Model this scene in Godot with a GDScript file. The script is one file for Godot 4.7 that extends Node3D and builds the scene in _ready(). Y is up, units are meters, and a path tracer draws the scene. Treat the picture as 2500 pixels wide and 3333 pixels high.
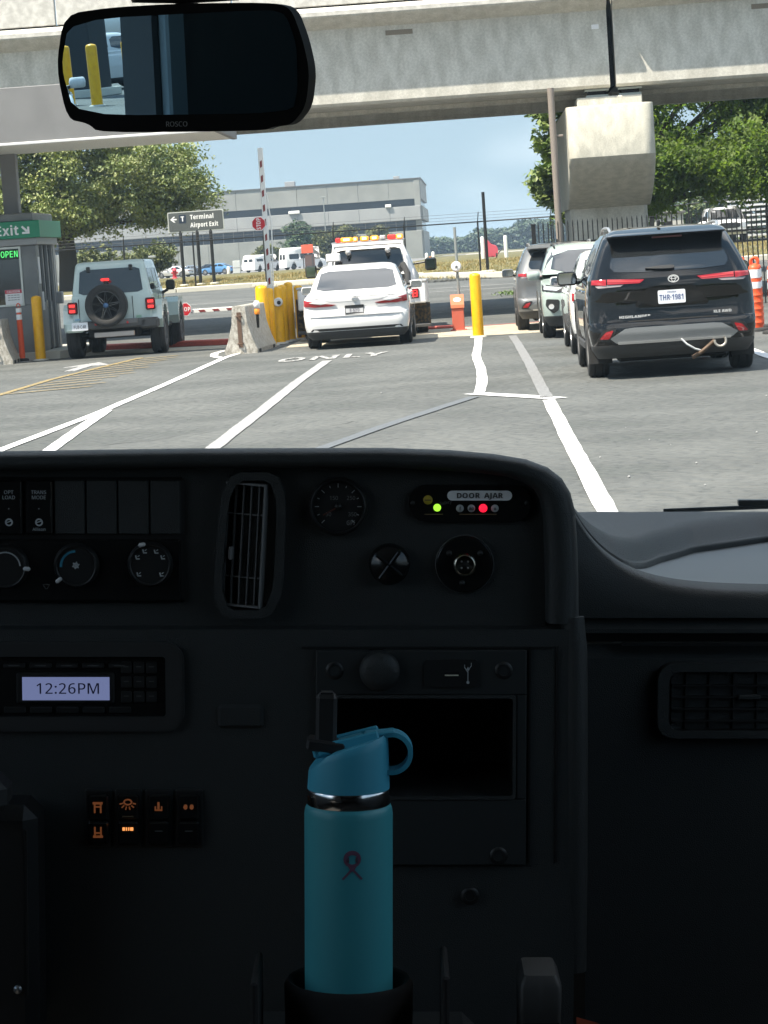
extends Node3D
# A shuttle bus waits in line at an airport exit gate. Units are metres, y is up,
# the lanes run along -z and the camera sits in the bus at (0, 1.56, 0).

const FLAT := -1
var mats := {}
var used := {}
var rng := RandomNumberGenerator.new()
var bus_at := Transform3D(Basis(Vector3.UP, deg_to_rad(2.0)) * Basis(Vector3.BACK, deg_to_rad(-3.9)), Vector3(0, 1.56, 0))

# ------------------------------------------------------------------ materials
func lin(r: float, g: float, b: float) -> Color:
	return Color(r, g, b).linear_to_srgb()

func mat(key: String, c := Vector3(0.5, 0.5, 0.5), rough := 0.7, metal := 0.0, spec := 0.5) -> StandardMaterial3D:
	if mats.has(key):
		return mats[key]
	var m := StandardMaterial3D.new()
	m.resource_name = key
	m.albedo_color = lin(c.x, c.y, c.z)
	m.roughness = rough
	m.metallic = metal
	m.metallic_specular = spec
	mats[key] = m
	return m

func paint(key: String, c: Vector3, metal := 0.0) -> StandardMaterial3D:
	if mats.has(key):
		return mats[key]
	var m := mat(key, c, 0.45, metal, 0.02 if metal == 0.0 else 0.5)
	m.clearcoat_enabled = true
	m.clearcoat = 1.0
	m.clearcoat_roughness = 0.015
	return m

func glow(key: String, c: Vector3, e: float, base := Vector3(0.05, 0.05, 0.05)) -> StandardMaterial3D:
	if mats.has(key):
		return mats[key]
	var m := mat(key, base, 0.4)
	m.emission_enabled = true
	m.emission = lin(c.x, c.y, c.z)
	m.emission_energy_multiplier = e
	return m

func noise_tex(sd: int, freq: float, c0: Vector3, c1: Vector3, octaves := 4, size := 512, p0 := 0.25, p1 := 0.75, kind := FastNoiseLite.TYPE_SIMPLEX_SMOOTH) -> NoiseTexture2D:
	var n := FastNoiseLite.new()
	n.seed = sd
	n.frequency = freq
	n.noise_type = kind
	n.fractal_octaves = octaves
	var g := Gradient.new()
	g.offsets = PackedFloat32Array([p0, p1])
	g.colors = PackedColorArray([lin(c0.x, c0.y, c0.z), lin(c1.x, c1.y, c1.z)])
	var t := NoiseTexture2D.new()
	t.width = size
	t.height = size
	t.seamless = true
	t.noise = n
	t.color_ramp = g
	return t

func bump_tex(sd: int, freq: float, strength := 4.0, octaves := 3, size := 512) -> NoiseTexture2D:
	var n := FastNoiseLite.new()
	n.seed = sd
	n.frequency = freq
	n.fractal_octaves = octaves
	var t := NoiseTexture2D.new()
	t.width = size
	t.height = size
	t.seamless = true
	t.noise = n
	t.as_normal_map = true
	t.bump_strength = strength
	return t

# coarse colour patches times a fine grain, both laid in world space
func ground_mat(key: String, coarse: Texture2D, cs: Vector3, fine: Texture2D, fs: Vector3, rough := 0.9, bump: Texture2D = null, bs := 1.0, world := true) -> StandardMaterial3D:
	if mats.has(key):
		return mats[key]
	var m := mat(key, Vector3.ONE, rough)
	m.albedo_texture = coarse
	m.uv1_triplanar = true
	m.uv1_world_triplanar = world
	m.uv1_scale = cs
	if fine:
		m.detail_enabled = true
		m.detail_albedo = fine
		m.detail_blend_mode = BaseMaterial3D.BLEND_MODE_MUL
		m.detail_uv_layer = BaseMaterial3D.DETAIL_UV_2
		m.uv2_triplanar = true
		m.uv2_world_triplanar = world
		m.uv2_scale = fs
	if bump:
		m.normal_enabled = true
		m.normal_texture = bump
		m.normal_scale = bs
	return m

func grey(v: float) -> Vector3:
	return Vector3(v, v, v)

# ------------------------------------------------------------------ naming
func numbered(called: String) -> String:
	used[called] = used.get(called, -1) + 1
	return called if used[called] == 0 else "%s_%03d" % [called, used[called]]

func tag(o: Node, label: String, category: String, group := "") -> Node:
	o.set_meta("label", label)
	o.set_meta("category", category)
	if group:
		o.set_meta("group", group)
	return o

func thing(called: String, label: String, category: String, at := Vector3.ZERO, turn := 0.0, group := "") -> Node3D:
	var o := Node3D.new()
	o.name = numbered(called)
	add_child(o)
	o.position = at
	o.rotation.y = turn
	tag(o, label, category, group)
	return o

func node(called: String, parent: Node, at := Vector3.ZERO, turn := Basis.IDENTITY) -> Node3D:
	var o := Node3D.new()
	o.name = called
	parent.add_child(o, true)
	o.transform = Transform3D(turn, at)
	return o

func new_st() -> SurfaceTool:
	var st := SurfaceTool.new()
	st.begin(Mesh.PRIMITIVE_TRIANGLES)
	st.set_smooth_group(FLAT)
	return st

func obj(called: String, st: SurfaceTool, m: Material, parent: Node = null, at := Vector3.ZERO) -> MeshInstance3D:
	st.generate_normals()
	return put_mesh(called, st.commit(), m, parent, at)

func put_mesh(called: String, mesh: Mesh, m: Material, parent: Node = null, at := Vector3.ZERO) -> MeshInstance3D:
	var o := MeshInstance3D.new()
	o.mesh = mesh
	o.material_override = m
	if parent == null:
		o.name = numbered(called)
		add_child(o)
	else:
		o.name = called
		parent.add_child(o, true)
	o.position = at
	return o

func struct(called: String, st: SurfaceTool, m: Material, parent: Node = null) -> MeshInstance3D:
	var o := obj(called, st, m, parent)
	if parent == null:
		o.set_meta("kind", "structure")
	return o

func dup(src: Node3D, at: Vector3, turn: float, label: String) -> Node3D:
	var r: Node3D = src.duplicate()
	r.name = numbered(String(src.name).trim_suffix("_001"))
	add_child(r)
	r.position = at
	r.rotation.y = turn
	r.set_meta("label", label)
	return r

func repaint(root: Node, swap: Dictionary) -> void:
	for c in root.find_children("*", "MeshInstance3D", true, false):
		if swap.has(c.material_override):
			c.material_override = swap[c.material_override]

# ------------------------------------------------------------------ shapes
func tri(st: SurfaceTool, a: Vector3, b: Vector3, c: Vector3) -> void:   # a, b, c counter-clockwise seen from outside
	st.add_vertex(a)
	st.add_vertex(c)
	st.add_vertex(b)

func quad(st: SurfaceTool, a: Vector3, b: Vector3, c: Vector3, d: Vector3) -> void:
	tri(st, a, b, c)
	tri(st, a, c, d)

func tri_from(st: SurfaceTool, a: Vector3, b: Vector3, c: Vector3, inside: Vector3) -> void:
	if (b - a).cross(c - a).dot((a + b + c) / 3.0 - inside) < 0:
		tri(st, a, c, b)
	else:
		tri(st, a, b, c)

func quad_from(st: SurfaceTool, a: Vector3, b: Vector3, c: Vector3, d: Vector3, inside: Vector3) -> void:
	tri_from(st, a, b, c, inside)
	tri_from(st, a, c, d, inside)

func box(st: SurfaceTool, at: Vector3, size: Vector3, cham := 0.0, turn := Basis.IDENTITY) -> void:
	st.set_smooth_group(FLAT)
	var h := size / 2.0
	if cham <= 0.0:
		cham = 0.00001
		for ax in 3:
			for s: float in [-1.0, 1.0]:
				var q := []
				for k in [[-1, -1], [1, -1], [1, 1], [-1, 1]]:
					var v := Vector3.ZERO
					v[ax] = s * h[ax]
					v[(ax + 1) % 3] = k[0] * h[(ax + 1) % 3]
					v[(ax + 2) % 3] = k[1] * h[(ax + 2) % 3]
					q.append(at + turn * v)
				quad_from(st, q[0], q[1], q[2], q[3], at)
		return
	var p := func(s: Vector3, ax: int) -> Vector3:
		var v := s * (h - Vector3.ONE * cham)
		v[ax] = s[ax] * h[ax]
		return at + turn * v
	var corner := func(a: int, sa: float, b: int, sb: float, c: int, sc: float) -> Vector3:
		var v := Vector3.ZERO
		v[a] = sa
		v[b] = sb
		v[c] = sc
		return v
	for ax in 3:
		var b := (ax + 1) % 3
		var c := (ax + 2) % 3
		for s: float in [-1.0, 1.0]:
			quad_from(st, p.call(corner.call(ax, s, b, -1, c, -1), ax), p.call(corner.call(ax, s, b, 1, c, -1), ax), p.call(corner.call(ax, s, b, 1, c, 1), ax), p.call(corner.call(ax, s, b, -1, c, 1), ax), at)
			for s2: float in [-1.0, 1.0]:   # the edge between face ax and face b, along c
				quad_from(st, p.call(corner.call(ax, s, b, s2, c, -1), ax), p.call(corner.call(ax, s, b, s2, c, 1), ax), p.call(corner.call(ax, s, b, s2, c, 1), b), p.call(corner.call(ax, s, b, s2, c, -1), b), at)
	for i in 8:
		var s := Vector3(1 if i & 1 else -1, 1 if i & 2 else -1, 1 if i & 4 else -1)
		tri_from(st, p.call(s, 0), p.call(s, 1), p.call(s, 2), at)

func bx(called: String, at: Vector3, size: Vector3, m: Material, parent: Node = null, cham := 0.0, turn := Basis.IDENTITY) -> MeshInstance3D:
	var st := new_st()
	box(st, Vector3.ZERO, size, cham)
	var o := obj(called, st, m, parent, at)
	o.basis = turn
	return o

func frame_of(d: Vector3) -> Basis:   # y along d
	var y := d.normalized()
	var x := (Vector3.RIGHT if absf(y.x) < 0.9 else Vector3.UP).cross(y).normalized()
	return Basis(x, y, x.cross(y))

func tube(st: SurfaceTool, path: Array, radii: Array, n := 10, caps := true) -> void:
	var rings := []
	for i in path.size():
		var d: Vector3 = path[mini(i + 1, path.size() - 1)] - path[maxi(i - 1, 0)]
		var f := frame_of(d)
		if i > 0:
			var prev: Basis = rings[i - 1][1]
			var x := (prev.x - f.y * prev.x.dot(f.y)).normalized()
			f = Basis(x, f.y, x.cross(f.y))
		var r: float = radii[mini(i, radii.size() - 1)]
		var ring := []
		for k in n:
			var a := TAU * k / n
			ring.append(path[i] + f.x * cos(a) * r - f.z * sin(a) * r)
		rings.append([ring, f])
	st.set_smooth_group(0)
	for i in path.size() - 1:
		for k in n:
			quad(st, rings[i][0][k], rings[i][0][(k + 1) % n], rings[i + 1][0][(k + 1) % n], rings[i + 1][0][k])
	st.set_smooth_group(FLAT)
	if caps:
		for k in range(1, n - 1):
			tri(st, rings[0][0][0], rings[0][0][k + 1], rings[0][0][k])
			tri(st, rings[-1][0][0], rings[-1][0][k], rings[-1][0][k + 1])

# profile: [radius, height] from bottom to top; a third entry 1 makes a crease there
func lathe(st: SurfaceTool, prof: Array, n := 24, t := Transform3D.IDENTITY) -> void:
	var grp := 1
	for i in prof.size() - 1:
		if prof[i].size() > 2:
			grp += 1
		st.set_smooth_group(grp)
		for k in n:
			var a := TAU * k / n
			var b := TAU * (k + 1) / n
			var u := Vector3(cos(a), 0, -sin(a))
			var v := Vector3(cos(b), 0, -sin(b))
			var p0: Vector3 = t * (u * prof[i][0] + Vector3.UP * prof[i][1])
			var p1: Vector3 = t * (v * prof[i][0] + Vector3.UP * prof[i][1])
			var p2: Vector3 = t * (v * prof[i + 1][0] + Vector3.UP * prof[i + 1][1])
			var p3: Vector3 = t * (u * prof[i + 1][0] + Vector3.UP * prof[i + 1][1])
			if prof[i][0] > 0.0:
				tri(st, p0, p1, p2)
			if prof[i + 1][0] > 0.0:
				tri(st, p0, p2, p3)
	st.set_smooth_group(FLAT)

func turned(called: String, prof: Array, m: Material, parent: Node = null, at := Vector3.ZERO, turn := Basis.IDENTITY, n := 24) -> MeshInstance3D:
	var st := new_st()
	lathe(st, prof, n)
	var o := obj(called, st, m, parent, at)
	o.basis = turn
	return o

func tb(called: String, path: Array, radii: Array, m: Material, parent: Node = null, n := 10) -> MeshInstance3D:
	var st := new_st()
	tube(st, path, radii, n)
	return obj(called, st, m, parent)

func ccw(poly: PackedVector2Array) -> PackedVector2Array:
	if Geometry2D.is_polygon_clockwise(poly):
		return poly
	var r := poly.duplicate()
	r.reverse()
	return r

# a polygon laid on a surface: f(u, v, h) gives the point h above the surface
func patch(st: SurfaceTool, poly: PackedVector2Array, f: Callable, thick := 0.006, sub := 1, low := -0.004) -> void:
	var idx := Geometry2D.triangulate_polygon(poly)
	var tris := []
	for i in range(0, idx.size(), 3):
		tris.append([poly[idx[i]], poly[idx[i + 1]], poly[idx[i + 2]]])
	for s in sub:
		var more := []
		for t in tris:
			var ab: Vector2 = (t[0] + t[1]) / 2.0
			var bc: Vector2 = (t[1] + t[2]) / 2.0
			var ca: Vector2 = (t[2] + t[0]) / 2.0
			more.append_array([[t[0], ab, ca], [ab, t[1], bc], [ca, bc, t[2]], [ab, bc, ca]])
		tris = more
	st.set_smooth_group(5)
	for t in tris:
		var a: Vector3 = f.call(t[0].x, t[0].y, thick)
		var b: Vector3 = f.call(t[1].x, t[1].y, thick)
		var c: Vector3 = f.call(t[2].x, t[2].y, thick)
		tri_from(st, a, b, c, f.call(t[0].x, t[0].y, thick - 1.0))
	st.set_smooth_group(FLAT)
	var n := 1 << sub
	var mid := Vector2.ZERO
	for p in poly:
		mid += p / poly.size()
	for i in poly.size():
		for k in n:
			var p := poly[i].lerp(poly[(i + 1) % poly.size()], float(k) / n)
			var q := poly[i].lerp(poly[(i + 1) % poly.size()], float(k + 1) / n)
			var e := (q - p).normalized() * 0.01
			var side := Vector2(e.y, -e.x)
			var m2 := (p + q) / 2.0
			if Geometry2D.is_point_in_polygon(m2 + side, poly):
				side = -side
			var inn: Vector3 = f.call(m2.x - side.x, m2.y - side.y, (thick + low) / 2.0)
			quad_from(st, f.call(p.x, p.y, low), f.call(q.x, q.y, low), f.call(q.x, q.y, thick), f.call(p.x, p.y, thick), inn)

func flat_on(at: Vector3, turn := Basis.IDENTITY) -> Callable:
	return func(u: float, v: float, h: float) -> Vector3: return at + turn * Vector3(u, v, h)

func pat(called: String, poly: PackedVector2Array, f: Callable, m: Material, parent: Node, thick := 0.006, sub := 1, low := -0.004) -> MeshInstance3D:
	var st := new_st()
	patch(st, poly, f, thick, sub, low)
	return obj(called, st, m, parent)

func rrect(x0: float, y0: float, x1: float, y1: float, r: float, n := 4) -> PackedVector2Array:
	var out := PackedVector2Array()
	for c in [[x1 - r, y1 - r, 0.0], [x0 + r, y1 - r, 0.25], [x0 + r, y0 + r, 0.5], [x1 - r, y0 + r, 0.75]]:
		for k in n + 1:
			var a: float = TAU * (c[2] + 0.25 * k / n)
			out.append(Vector2(c[0] + cos(a) * r, c[1] + sin(a) * r))
	return out

func oval(x: float, y: float, rx: float, ry: float, n := 20) -> PackedVector2Array:
	var out := PackedVector2Array()
	for k in n:
		out.append(Vector2(x + cos(TAU * k / n) * rx, y + sin(TAU * k / n) * ry))
	return out

func poly(a: Array) -> PackedVector2Array:
	var out := PackedVector2Array()
	for i in range(0, a.size(), 2):
		out.append(Vector2(a[i], a[i + 1]))
	return out

func rounded(p: PackedVector2Array, times := 1, cut := 0.2) -> PackedVector2Array:
	for t in times:
		var out := PackedVector2Array()
		for i in p.size():
			var q := p[(i + 1) % p.size()]
			out.append(p[i].lerp(q, cut))
			out.append(p[i].lerp(q, 1.0 - cut))
		p = out
	return p

func mirrored(p: PackedVector2Array) -> PackedVector2Array:
	var out := PackedVector2Array()
	for v in p:
		out.append(Vector2(-v.x, v.y))
	return out

# a frame with a hole: outer and inner outlines of the same count, front at h1, back at h0
func ring_frame(st: SurfaceTool, outer: PackedVector2Array, inner: PackedVector2Array, h0: float, h1: float, f: Callable) -> void:
	st.set_smooth_group(FLAT)
	var n := outer.size()
	for i in n:
		var j := (i + 1) % n
		var a: Vector3 = f.call(outer[i].x, outer[i].y, h1)
		var b: Vector3 = f.call(outer[j].x, outer[j].y, h1)
		var c: Vector3 = f.call(inner[j].x, inner[j].y, h1)
		var d: Vector3 = f.call(inner[i].x, inner[i].y, h1)
		var a0: Vector3 = f.call(outer[i].x, outer[i].y, h0)
		var b0: Vector3 = f.call(outer[j].x, outer[j].y, h0)
		var c0: Vector3 = f.call(inner[j].x, inner[j].y, h0)
		var d0: Vector3 = f.call(inner[i].x, inner[i].y, h0)
		var mid := (a + b + c + d + a0 + b0 + c0 + d0) / 8.0
		quad_from(st, a, b, c, d, mid)
		quad_from(st, a, b, b0, a0, mid)
		quad_from(st, d, c, c0, d0, mid)
		quad_from(st, a0, b0, c0, d0, mid)

func text(called: String, s: String, cap: float, m: Material, parent: Node, at: Vector3, turn := Basis.IDENTITY, font := "Droid Sans", bold := false, squeeze := 1.0, align := HORIZONTAL_ALIGNMENT_CENTER, deep := 0.002) -> MeshInstance3D:
	var f := SystemFont.new()
	f.font_names = PackedStringArray([font])
	if bold:
		f.font_weight = 700
	var t := TextMesh.new()
	t.font = f
	t.text = s
	t.font_size = 32
	t.pixel_size = cap / 0.714 / 32.0
	t.depth = deep
	t.horizontal_alignment = align
	t.vertical_alignment = VERTICAL_ALIGNMENT_CENTER
	t.curve_step = 1.0
	var o := put_mesh(called, t, m, parent, at)
	o.basis = turn * Basis.from_scale(Vector3(squeeze, 1, 1))
	return o

# ------------------------------------------------------------------ car bodies: stacked plan outlines
# a level is [y, z of tail, z of nose, half width, tail corner radius, nose corner radius, tail bow, nose bow, crease]
func level_at(lv: Array, y: float) -> Array:
	if y <= lv[0][0]:
		return lv[0]
	for i in lv.size() - 1:
		if y <= lv[i + 1][0]:
			var t: float = (y - lv[i][0]) / maxf(lv[i + 1][0] - lv[i][0], 0.0001)
			var r := []
			for k in 8:
				r.append(lerpf(lv[i][k], lv[i + 1][k], t))
			return r
	return lv[-1]

func outline(p: Array, arches: Array) -> Array:
	var y: float = p[0]
	var w: float = p[3]
	var out := []
	var z0: float = p[1] - p[6] * pow((w - p[4]) / w, 2)
	for k in 4:
		var x: float = (w - p[4]) * k / 4.0
		out.append(Vector2(x, p[1] - p[6] * pow(x / w, 2)))
	for k in 6:
		var a := PI / 2 * k / 5.0
		out.append(Vector2(w - p[4] + p[4] * sin(a), z0 - p[4] + p[4] * cos(a)))
	if arches.is_empty():
		for k in range(1, 4):
			out.append(Vector2(w, lerpf(z0 - p[4], p[2] + p[5], k / 4.0)))
	for a in arches:   # [z, y, radius, inner half width]
		var dy: float = y - a[1]
		var ch: float = a[2] if dy <= 0.0 else (sqrt(a[2] * a[2] - dy * dy) if dy < a[2] else 0.0)
		var xi: float = a[3] if ch > 0.0 else w
		out.append_array([Vector2(w, a[0] + ch), Vector2(xi, a[0] + ch), Vector2(xi, a[0] - ch), Vector2(w, a[0] - ch)])
	var z1: float = p[2] + p[7] * pow((w - p[5]) / w, 2)
	for k in 6:
		var a := PI / 2 * (1.0 - k / 5.0)
		out.append(Vector2(w - p[5] + p[5] * sin(a), z1 + p[5] - p[5] * cos(a)))
	for k in range(3, -1, -1):
		var x: float = (w - p[5]) * k / 4.0
		out.append(Vector2(x, p[2] + p[7] * pow(x / w, 2)))
	return out

func slices(st: SurfaceTool, lv: Array, arches := [], bottom := true, top := true) -> void:
	var rows := []
	for p in lv:
		rows.append(outline(p, arches))
	var band := 1
	for i in lv.size() - 1:
		if lv[i].size() > 8:
			band += 1
		for j in rows[i].size() - 1:
			var in_arch: bool = j >= 10 and j < 9 + 4 * arches.size() and (j - 10) % 4 != 3 and not arches.is_empty()
			st.set_smooth_group(FLAT if in_arch else band)
			for s: float in [1.0, -1.0]:
				var a := Vector3(rows[i][j].x * s, lv[i][0], rows[i][j].y)
				var b := Vector3(rows[i][j + 1].x * s, lv[i][0], rows[i][j + 1].y)
				var c := Vector3(rows[i + 1][j + 1].x * s, lv[i + 1][0], rows[i + 1][j + 1].y)
				var d := Vector3(rows[i + 1][j].x * s, lv[i + 1][0], rows[i + 1][j].y)
				for t in [[a, b, c], [a, c, d]]:
					if (t[1] - t[0]).cross(t[2] - t[0]).length() > 0.0000001:
						if s > 0:
							tri(st, t[0], t[1], t[2])
						else:
							tri(st, t[0], t[2], t[1])
	st.set_smooth_group(FLAT)
	for e in [[0, -1.0, bottom], [lv.size() - 1, 1.0, top]]:
		if e[2]:
			var r: Array = rows[e[0]]
			var y: float = lv[e[0]][0]
			for j in r.size() - 1:
				var q := [Vector3(r[j].x, y, r[j].y), Vector3(r[j + 1].x, y, r[j + 1].y), Vector3(-r[j + 1].x, y, r[j + 1].y), Vector3(-r[j].x, y, r[j].y)]
				for t in [[q[0], q[1], q[2]], [q[0], q[2], q[3]]]:
					if (t[1] - t[0]).cross(t[2] - t[0]).length() > 0.0000001:
						if e[1] > 0:
							tri(st, t[0], t[1], t[2])
						else:
							tri(st, t[0], t[2], t[1])

func sliced(called: String, lv: Array, m: Material, parent: Node, arches := [], at := Vector3.ZERO) -> MeshInstance3D:
	var st := new_st()
	slices(st, lv, arches)
	return obj(called, st, m, parent, at)

func between(lv: Array, y0: float, y1: float) -> Array:
	var out := [level_at(lv, y0)]
	for p in lv:
		if p[0] > y0 + 0.001 and p[0] < y1 - 0.001:
			out.append(p)
	out.append(level_at(lv, y1))
	return out

func rear_of(lv: Array) -> Callable:
	return func(x: float, y: float, h: float) -> Vector3:
		var p := level_at(lv, y)
		var w: float = p[3]
		var ax := absf(x)
		var z: float = p[1] - p[6] * pow(minf(ax, w - p[4]) / w, 2)
		var t := clampf((ax - (w - p[4])) / maxf(p[4], 0.001), 0.0, 1.0)
		z += -p[4] + p[4] * sqrt(1.0 - t * t)
		return Vector3(x + signf(x) * h * t, y, z + h * (1.0 - t * 0.4))

func nose_of(lv: Array) -> Callable:
	return func(x: float, y: float, h: float) -> Vector3:
		var p := level_at(lv, y)
		var w: float = p[3]
		var ax := absf(x)
		var z: float = p[2] + p[7] * pow(minf(ax, w - p[5]) / w, 2)
		var t := clampf((ax - (w - p[5])) / maxf(p[5], 0.001), 0.0, 1.0)
		z += p[5] - p[5] * sqrt(1.0 - t * t)
		return Vector3(x + signf(x) * h * t, y, z - h * (1.0 - t * 0.4))

func flank_of(lv: Array, s: float) -> Callable:
	return func(z: float, y: float, h: float) -> Vector3:
		var p := level_at(lv, y)
		var w: float = p[3]
		var z0: float = p[1] - p[6] * pow((w - p[4]) / w, 2) - p[4]
		var x := w
		if z > z0:
			var t := clampf((z - z0) / maxf(p[4], 0.001), 0.0, 1.0)
			x = w - p[4] + p[4] * sqrt(1.0 - t * t)
		var z1: float = p[2] + p[7] * pow((w - p[5]) / w, 2) + p[5]
		if z < z1:
			var t := clampf((z1 - z) / maxf(p[5], 0.001), 0.0, 1.0)
			x = w - p[5] + p[5] * sqrt(1.0 - t * t)
		return Vector3(s * (x + h), y, z)

func wheel(parent: Node, at: Vector3, s: float, r: float, w: float, rim: Material, spokes := 5, full := true) -> Node3D:
	var o := node("wheel", parent, at, Basis(Vector3.BACK, -PI / 2 * s))
	var ri := r * 0.66
	turned("tyre", [[ri, -w * 0.45], [r * 0.93, -w * 0.5], [r * 0.99, -w * 0.4], [r, -w * 0.24, 1], [r - 0.012, -w * 0.22, 1], [r - 0.012, -w * 0.17, 1], [r, -w * 0.15, 1], [r, w * 0.15, 1], [r - 0.012, w * 0.17, 1], [r - 0.012, w * 0.22, 1], [r, w * 0.24, 1], [r * 0.99, w * 0.4], [r * 0.93, w * 0.5], [ri, w * 0.45, 1], [ri, w * 0.2, 1], [0, w * 0.2]], mat("rubber", grey(0.022), 0.85), o, Vector3.ZERO, Basis.IDENTITY, 32)
	if full:
		var st := new_st()
		lathe(st, [[ri - 0.004, w * 0.2], [ri, w * 0.46], [ri - 0.02, w * 0.46, 1], [ri - 0.03, w * 0.3]], 28)
		lathe(st, [[0.06, w * 0.2], [0.055, w * 0.42], [0, w * 0.43, 1]], 12)
		for k in spokes:
			var t := Basis(Vector3.UP, TAU * k / spokes)
			box(st, t * Vector3(ri * 0.52, w * 0.36, 0), Vector3(ri * 0.95, w * 0.12, ri * 0.16), 0.008, t)
		obj("rim", st, rim, o)
	return o

func plate(parent: Node, f: Callable, x: float, y: float, line: String, top: String, ink: Vector3, h := 0.012, base := 0.72) -> Node3D:
	var c: Vector3 = f.call(x, y, h)
	var up: Vector3 = (f.call(x, y + 0.05, h) - f.call(x, y - 0.05, h)).normalized()
	var back := Vector3.RIGHT.cross(up)
	var o := node("number_plate", parent, c, Basis(Vector3.RIGHT, up, back))
	pat("plate_sheet", rrect(-0.152, -0.076, 0.152, 0.076, 0.015), flat_on(Vector3.ZERO), mat("plate_%d" % int(base * 100), Vector3(0.97, 1.0, 1.06) * base, 0.5), o, 0.003, 0, -0.006)
	text("plate_number", line, 0.062, mat("plate_ink_%d" % int(ink.z * 100), ink, 0.6), o, Vector3(0, -0.008, 0.0035), Basis.IDENTITY, "Droid Sans", true, 0.72)
	if top:
		text("plate_heading", top, 0.017, mat("plate_ink_%d" % int(ink.z * 100), ink, 0.6), o, Vector3(0, 0.052, 0.0035))
	return o

func door_mirror(parent: Node, s: float, at: Vector3, m: Material, w := 0.22, h := 0.15) -> void:
	var o := node("door_mirror", parent, at)
	var st := new_st()
	slices(st, [[-h * 0.5, 0.02, -0.06, w * 0.36, 0.02, 0.05, 0, 0], [-h * 0.4, 0.04, -0.1, w * 0.46, 0.02, 0.06, 0, 0.02], [h * 0.1, 0.05, -0.12, w * 0.5, 0.02, 0.08, 0, 0.03], [h * 0.42, 0.04, -0.1, w * 0.44, 0.02, 0.06, 0, 0.02], [h * 0.5, 0.02, -0.07, w * 0.34, 0.02, 0.04, 0, 0.01]])
	obj("mirror_shell", st, m, o)
	pat("mirror_glass", rounded(rrect(-w * 0.42, -h * 0.38, w * 0.42, h * 0.4, 0.03)), flat_on(Vector3(0, 0, 0.05)), mat("mirror_silver", Vector3(0.55, 0.58, 0.6), 0.03, 1.0), o, 0.004, 0)
	tb("mirror_arm", [Vector3(-s * w * 0.4, -h * 0.3, -0.03), Vector3(-s * (w * 0.5 + 0.08), -h * 0.45, -0.05)], [0.025, 0.03], mat("black_trim", grey(0.015), 0.35), o)

func car_glass() -> StandardMaterial3D:
	if mats.has("car_glass"):
		return mats["car_glass"]
	var m := mat("car_glass", Vector3(0.012, 0.014, 0.016), 0.03, 0.0, 0.9)
	return m

func lamp_red() -> StandardMaterial3D:
	if mats.has("lamp_red"):
		return mats["lamp_red"]
	var m := mat("lamp_red", Vector3(0.30, 0.008, 0.012), 0.12)
	m.clearcoat_enabled = true
	m.clearcoat_roughness = 0.02
	return m

func side_glass(o: Node, lv: Array, polys: Array) -> void:
	for s: float in [1.0, -1.0]:
		for p in polys:
			pat("side_window", rounded(poly(p)), flank_of(lv, s), car_glass(), o, 0.005, 1)

# ------------------------------------------------------------------ large crossover seen from behind
const CROSSOVER := [
	[0.24, -0.16, -4.78, 0.84, 0.22, 0.30, 0.05, 0.10], [0.34, -0.04, -4.88, 0.90, 0.22, 0.32, 0.05, 0.14], [0.52, 0.0, -4.94, 0.925, 0.22, 0.34, 0.06, 0.16], [0.63, -0.005, -4.95, 0.93, 0.22, 0.34, 0.06, 0.16],
	[0.655, -0.05, -4.94, 0.93, 0.22, 0.34, 0.06, 0.16, 1], [0.79, -0.085, -4.92, 0.93, 0.22, 0.34, 0.06, 0.16], [0.90, -0.085, -4.86, 0.925, 0.22, 0.34, 0.06, 0.16], [0.98, -0.08, -4.70, 0.92, 0.22, 0.34, 0.06, 0.2],
	[1.03, -0.08, -4.30, 0.91, 0.22, 0.3, 0.06, 0.2], [1.09, -0.09, -3.75, 0.905, 0.22, 0.3, 0.06, 0.2], [1.13, -0.10, -3.62, 0.895, 0.20, 0.3, 0.06, 0.2, 1], [1.17, -0.13, -3.52, 0.875, 0.2, 0.3, 0.06, 0.2],
	[1.30, -0.23, -3.26, 0.83, 0.2, 0.26, 0.07, 0.2], [1.46, -0.37, -2.93, 0.765, 0.2, 0.26, 0.08, 0.2], [1.58, -0.48, -2.66, 0.71, 0.2, 0.3, 0.08, 0.2], [1.65, -0.58, -2.45, 0.66, 0.24, 0.3, 0.08, 0.2], [1.69, -0.80, -2.2, 0.57, 0.28, 0.3, 0.08, 0.2], [1.71, -1.1, -1.9, 0.42, 0.28, 0.28, 0.06, 0.1]]

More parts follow.
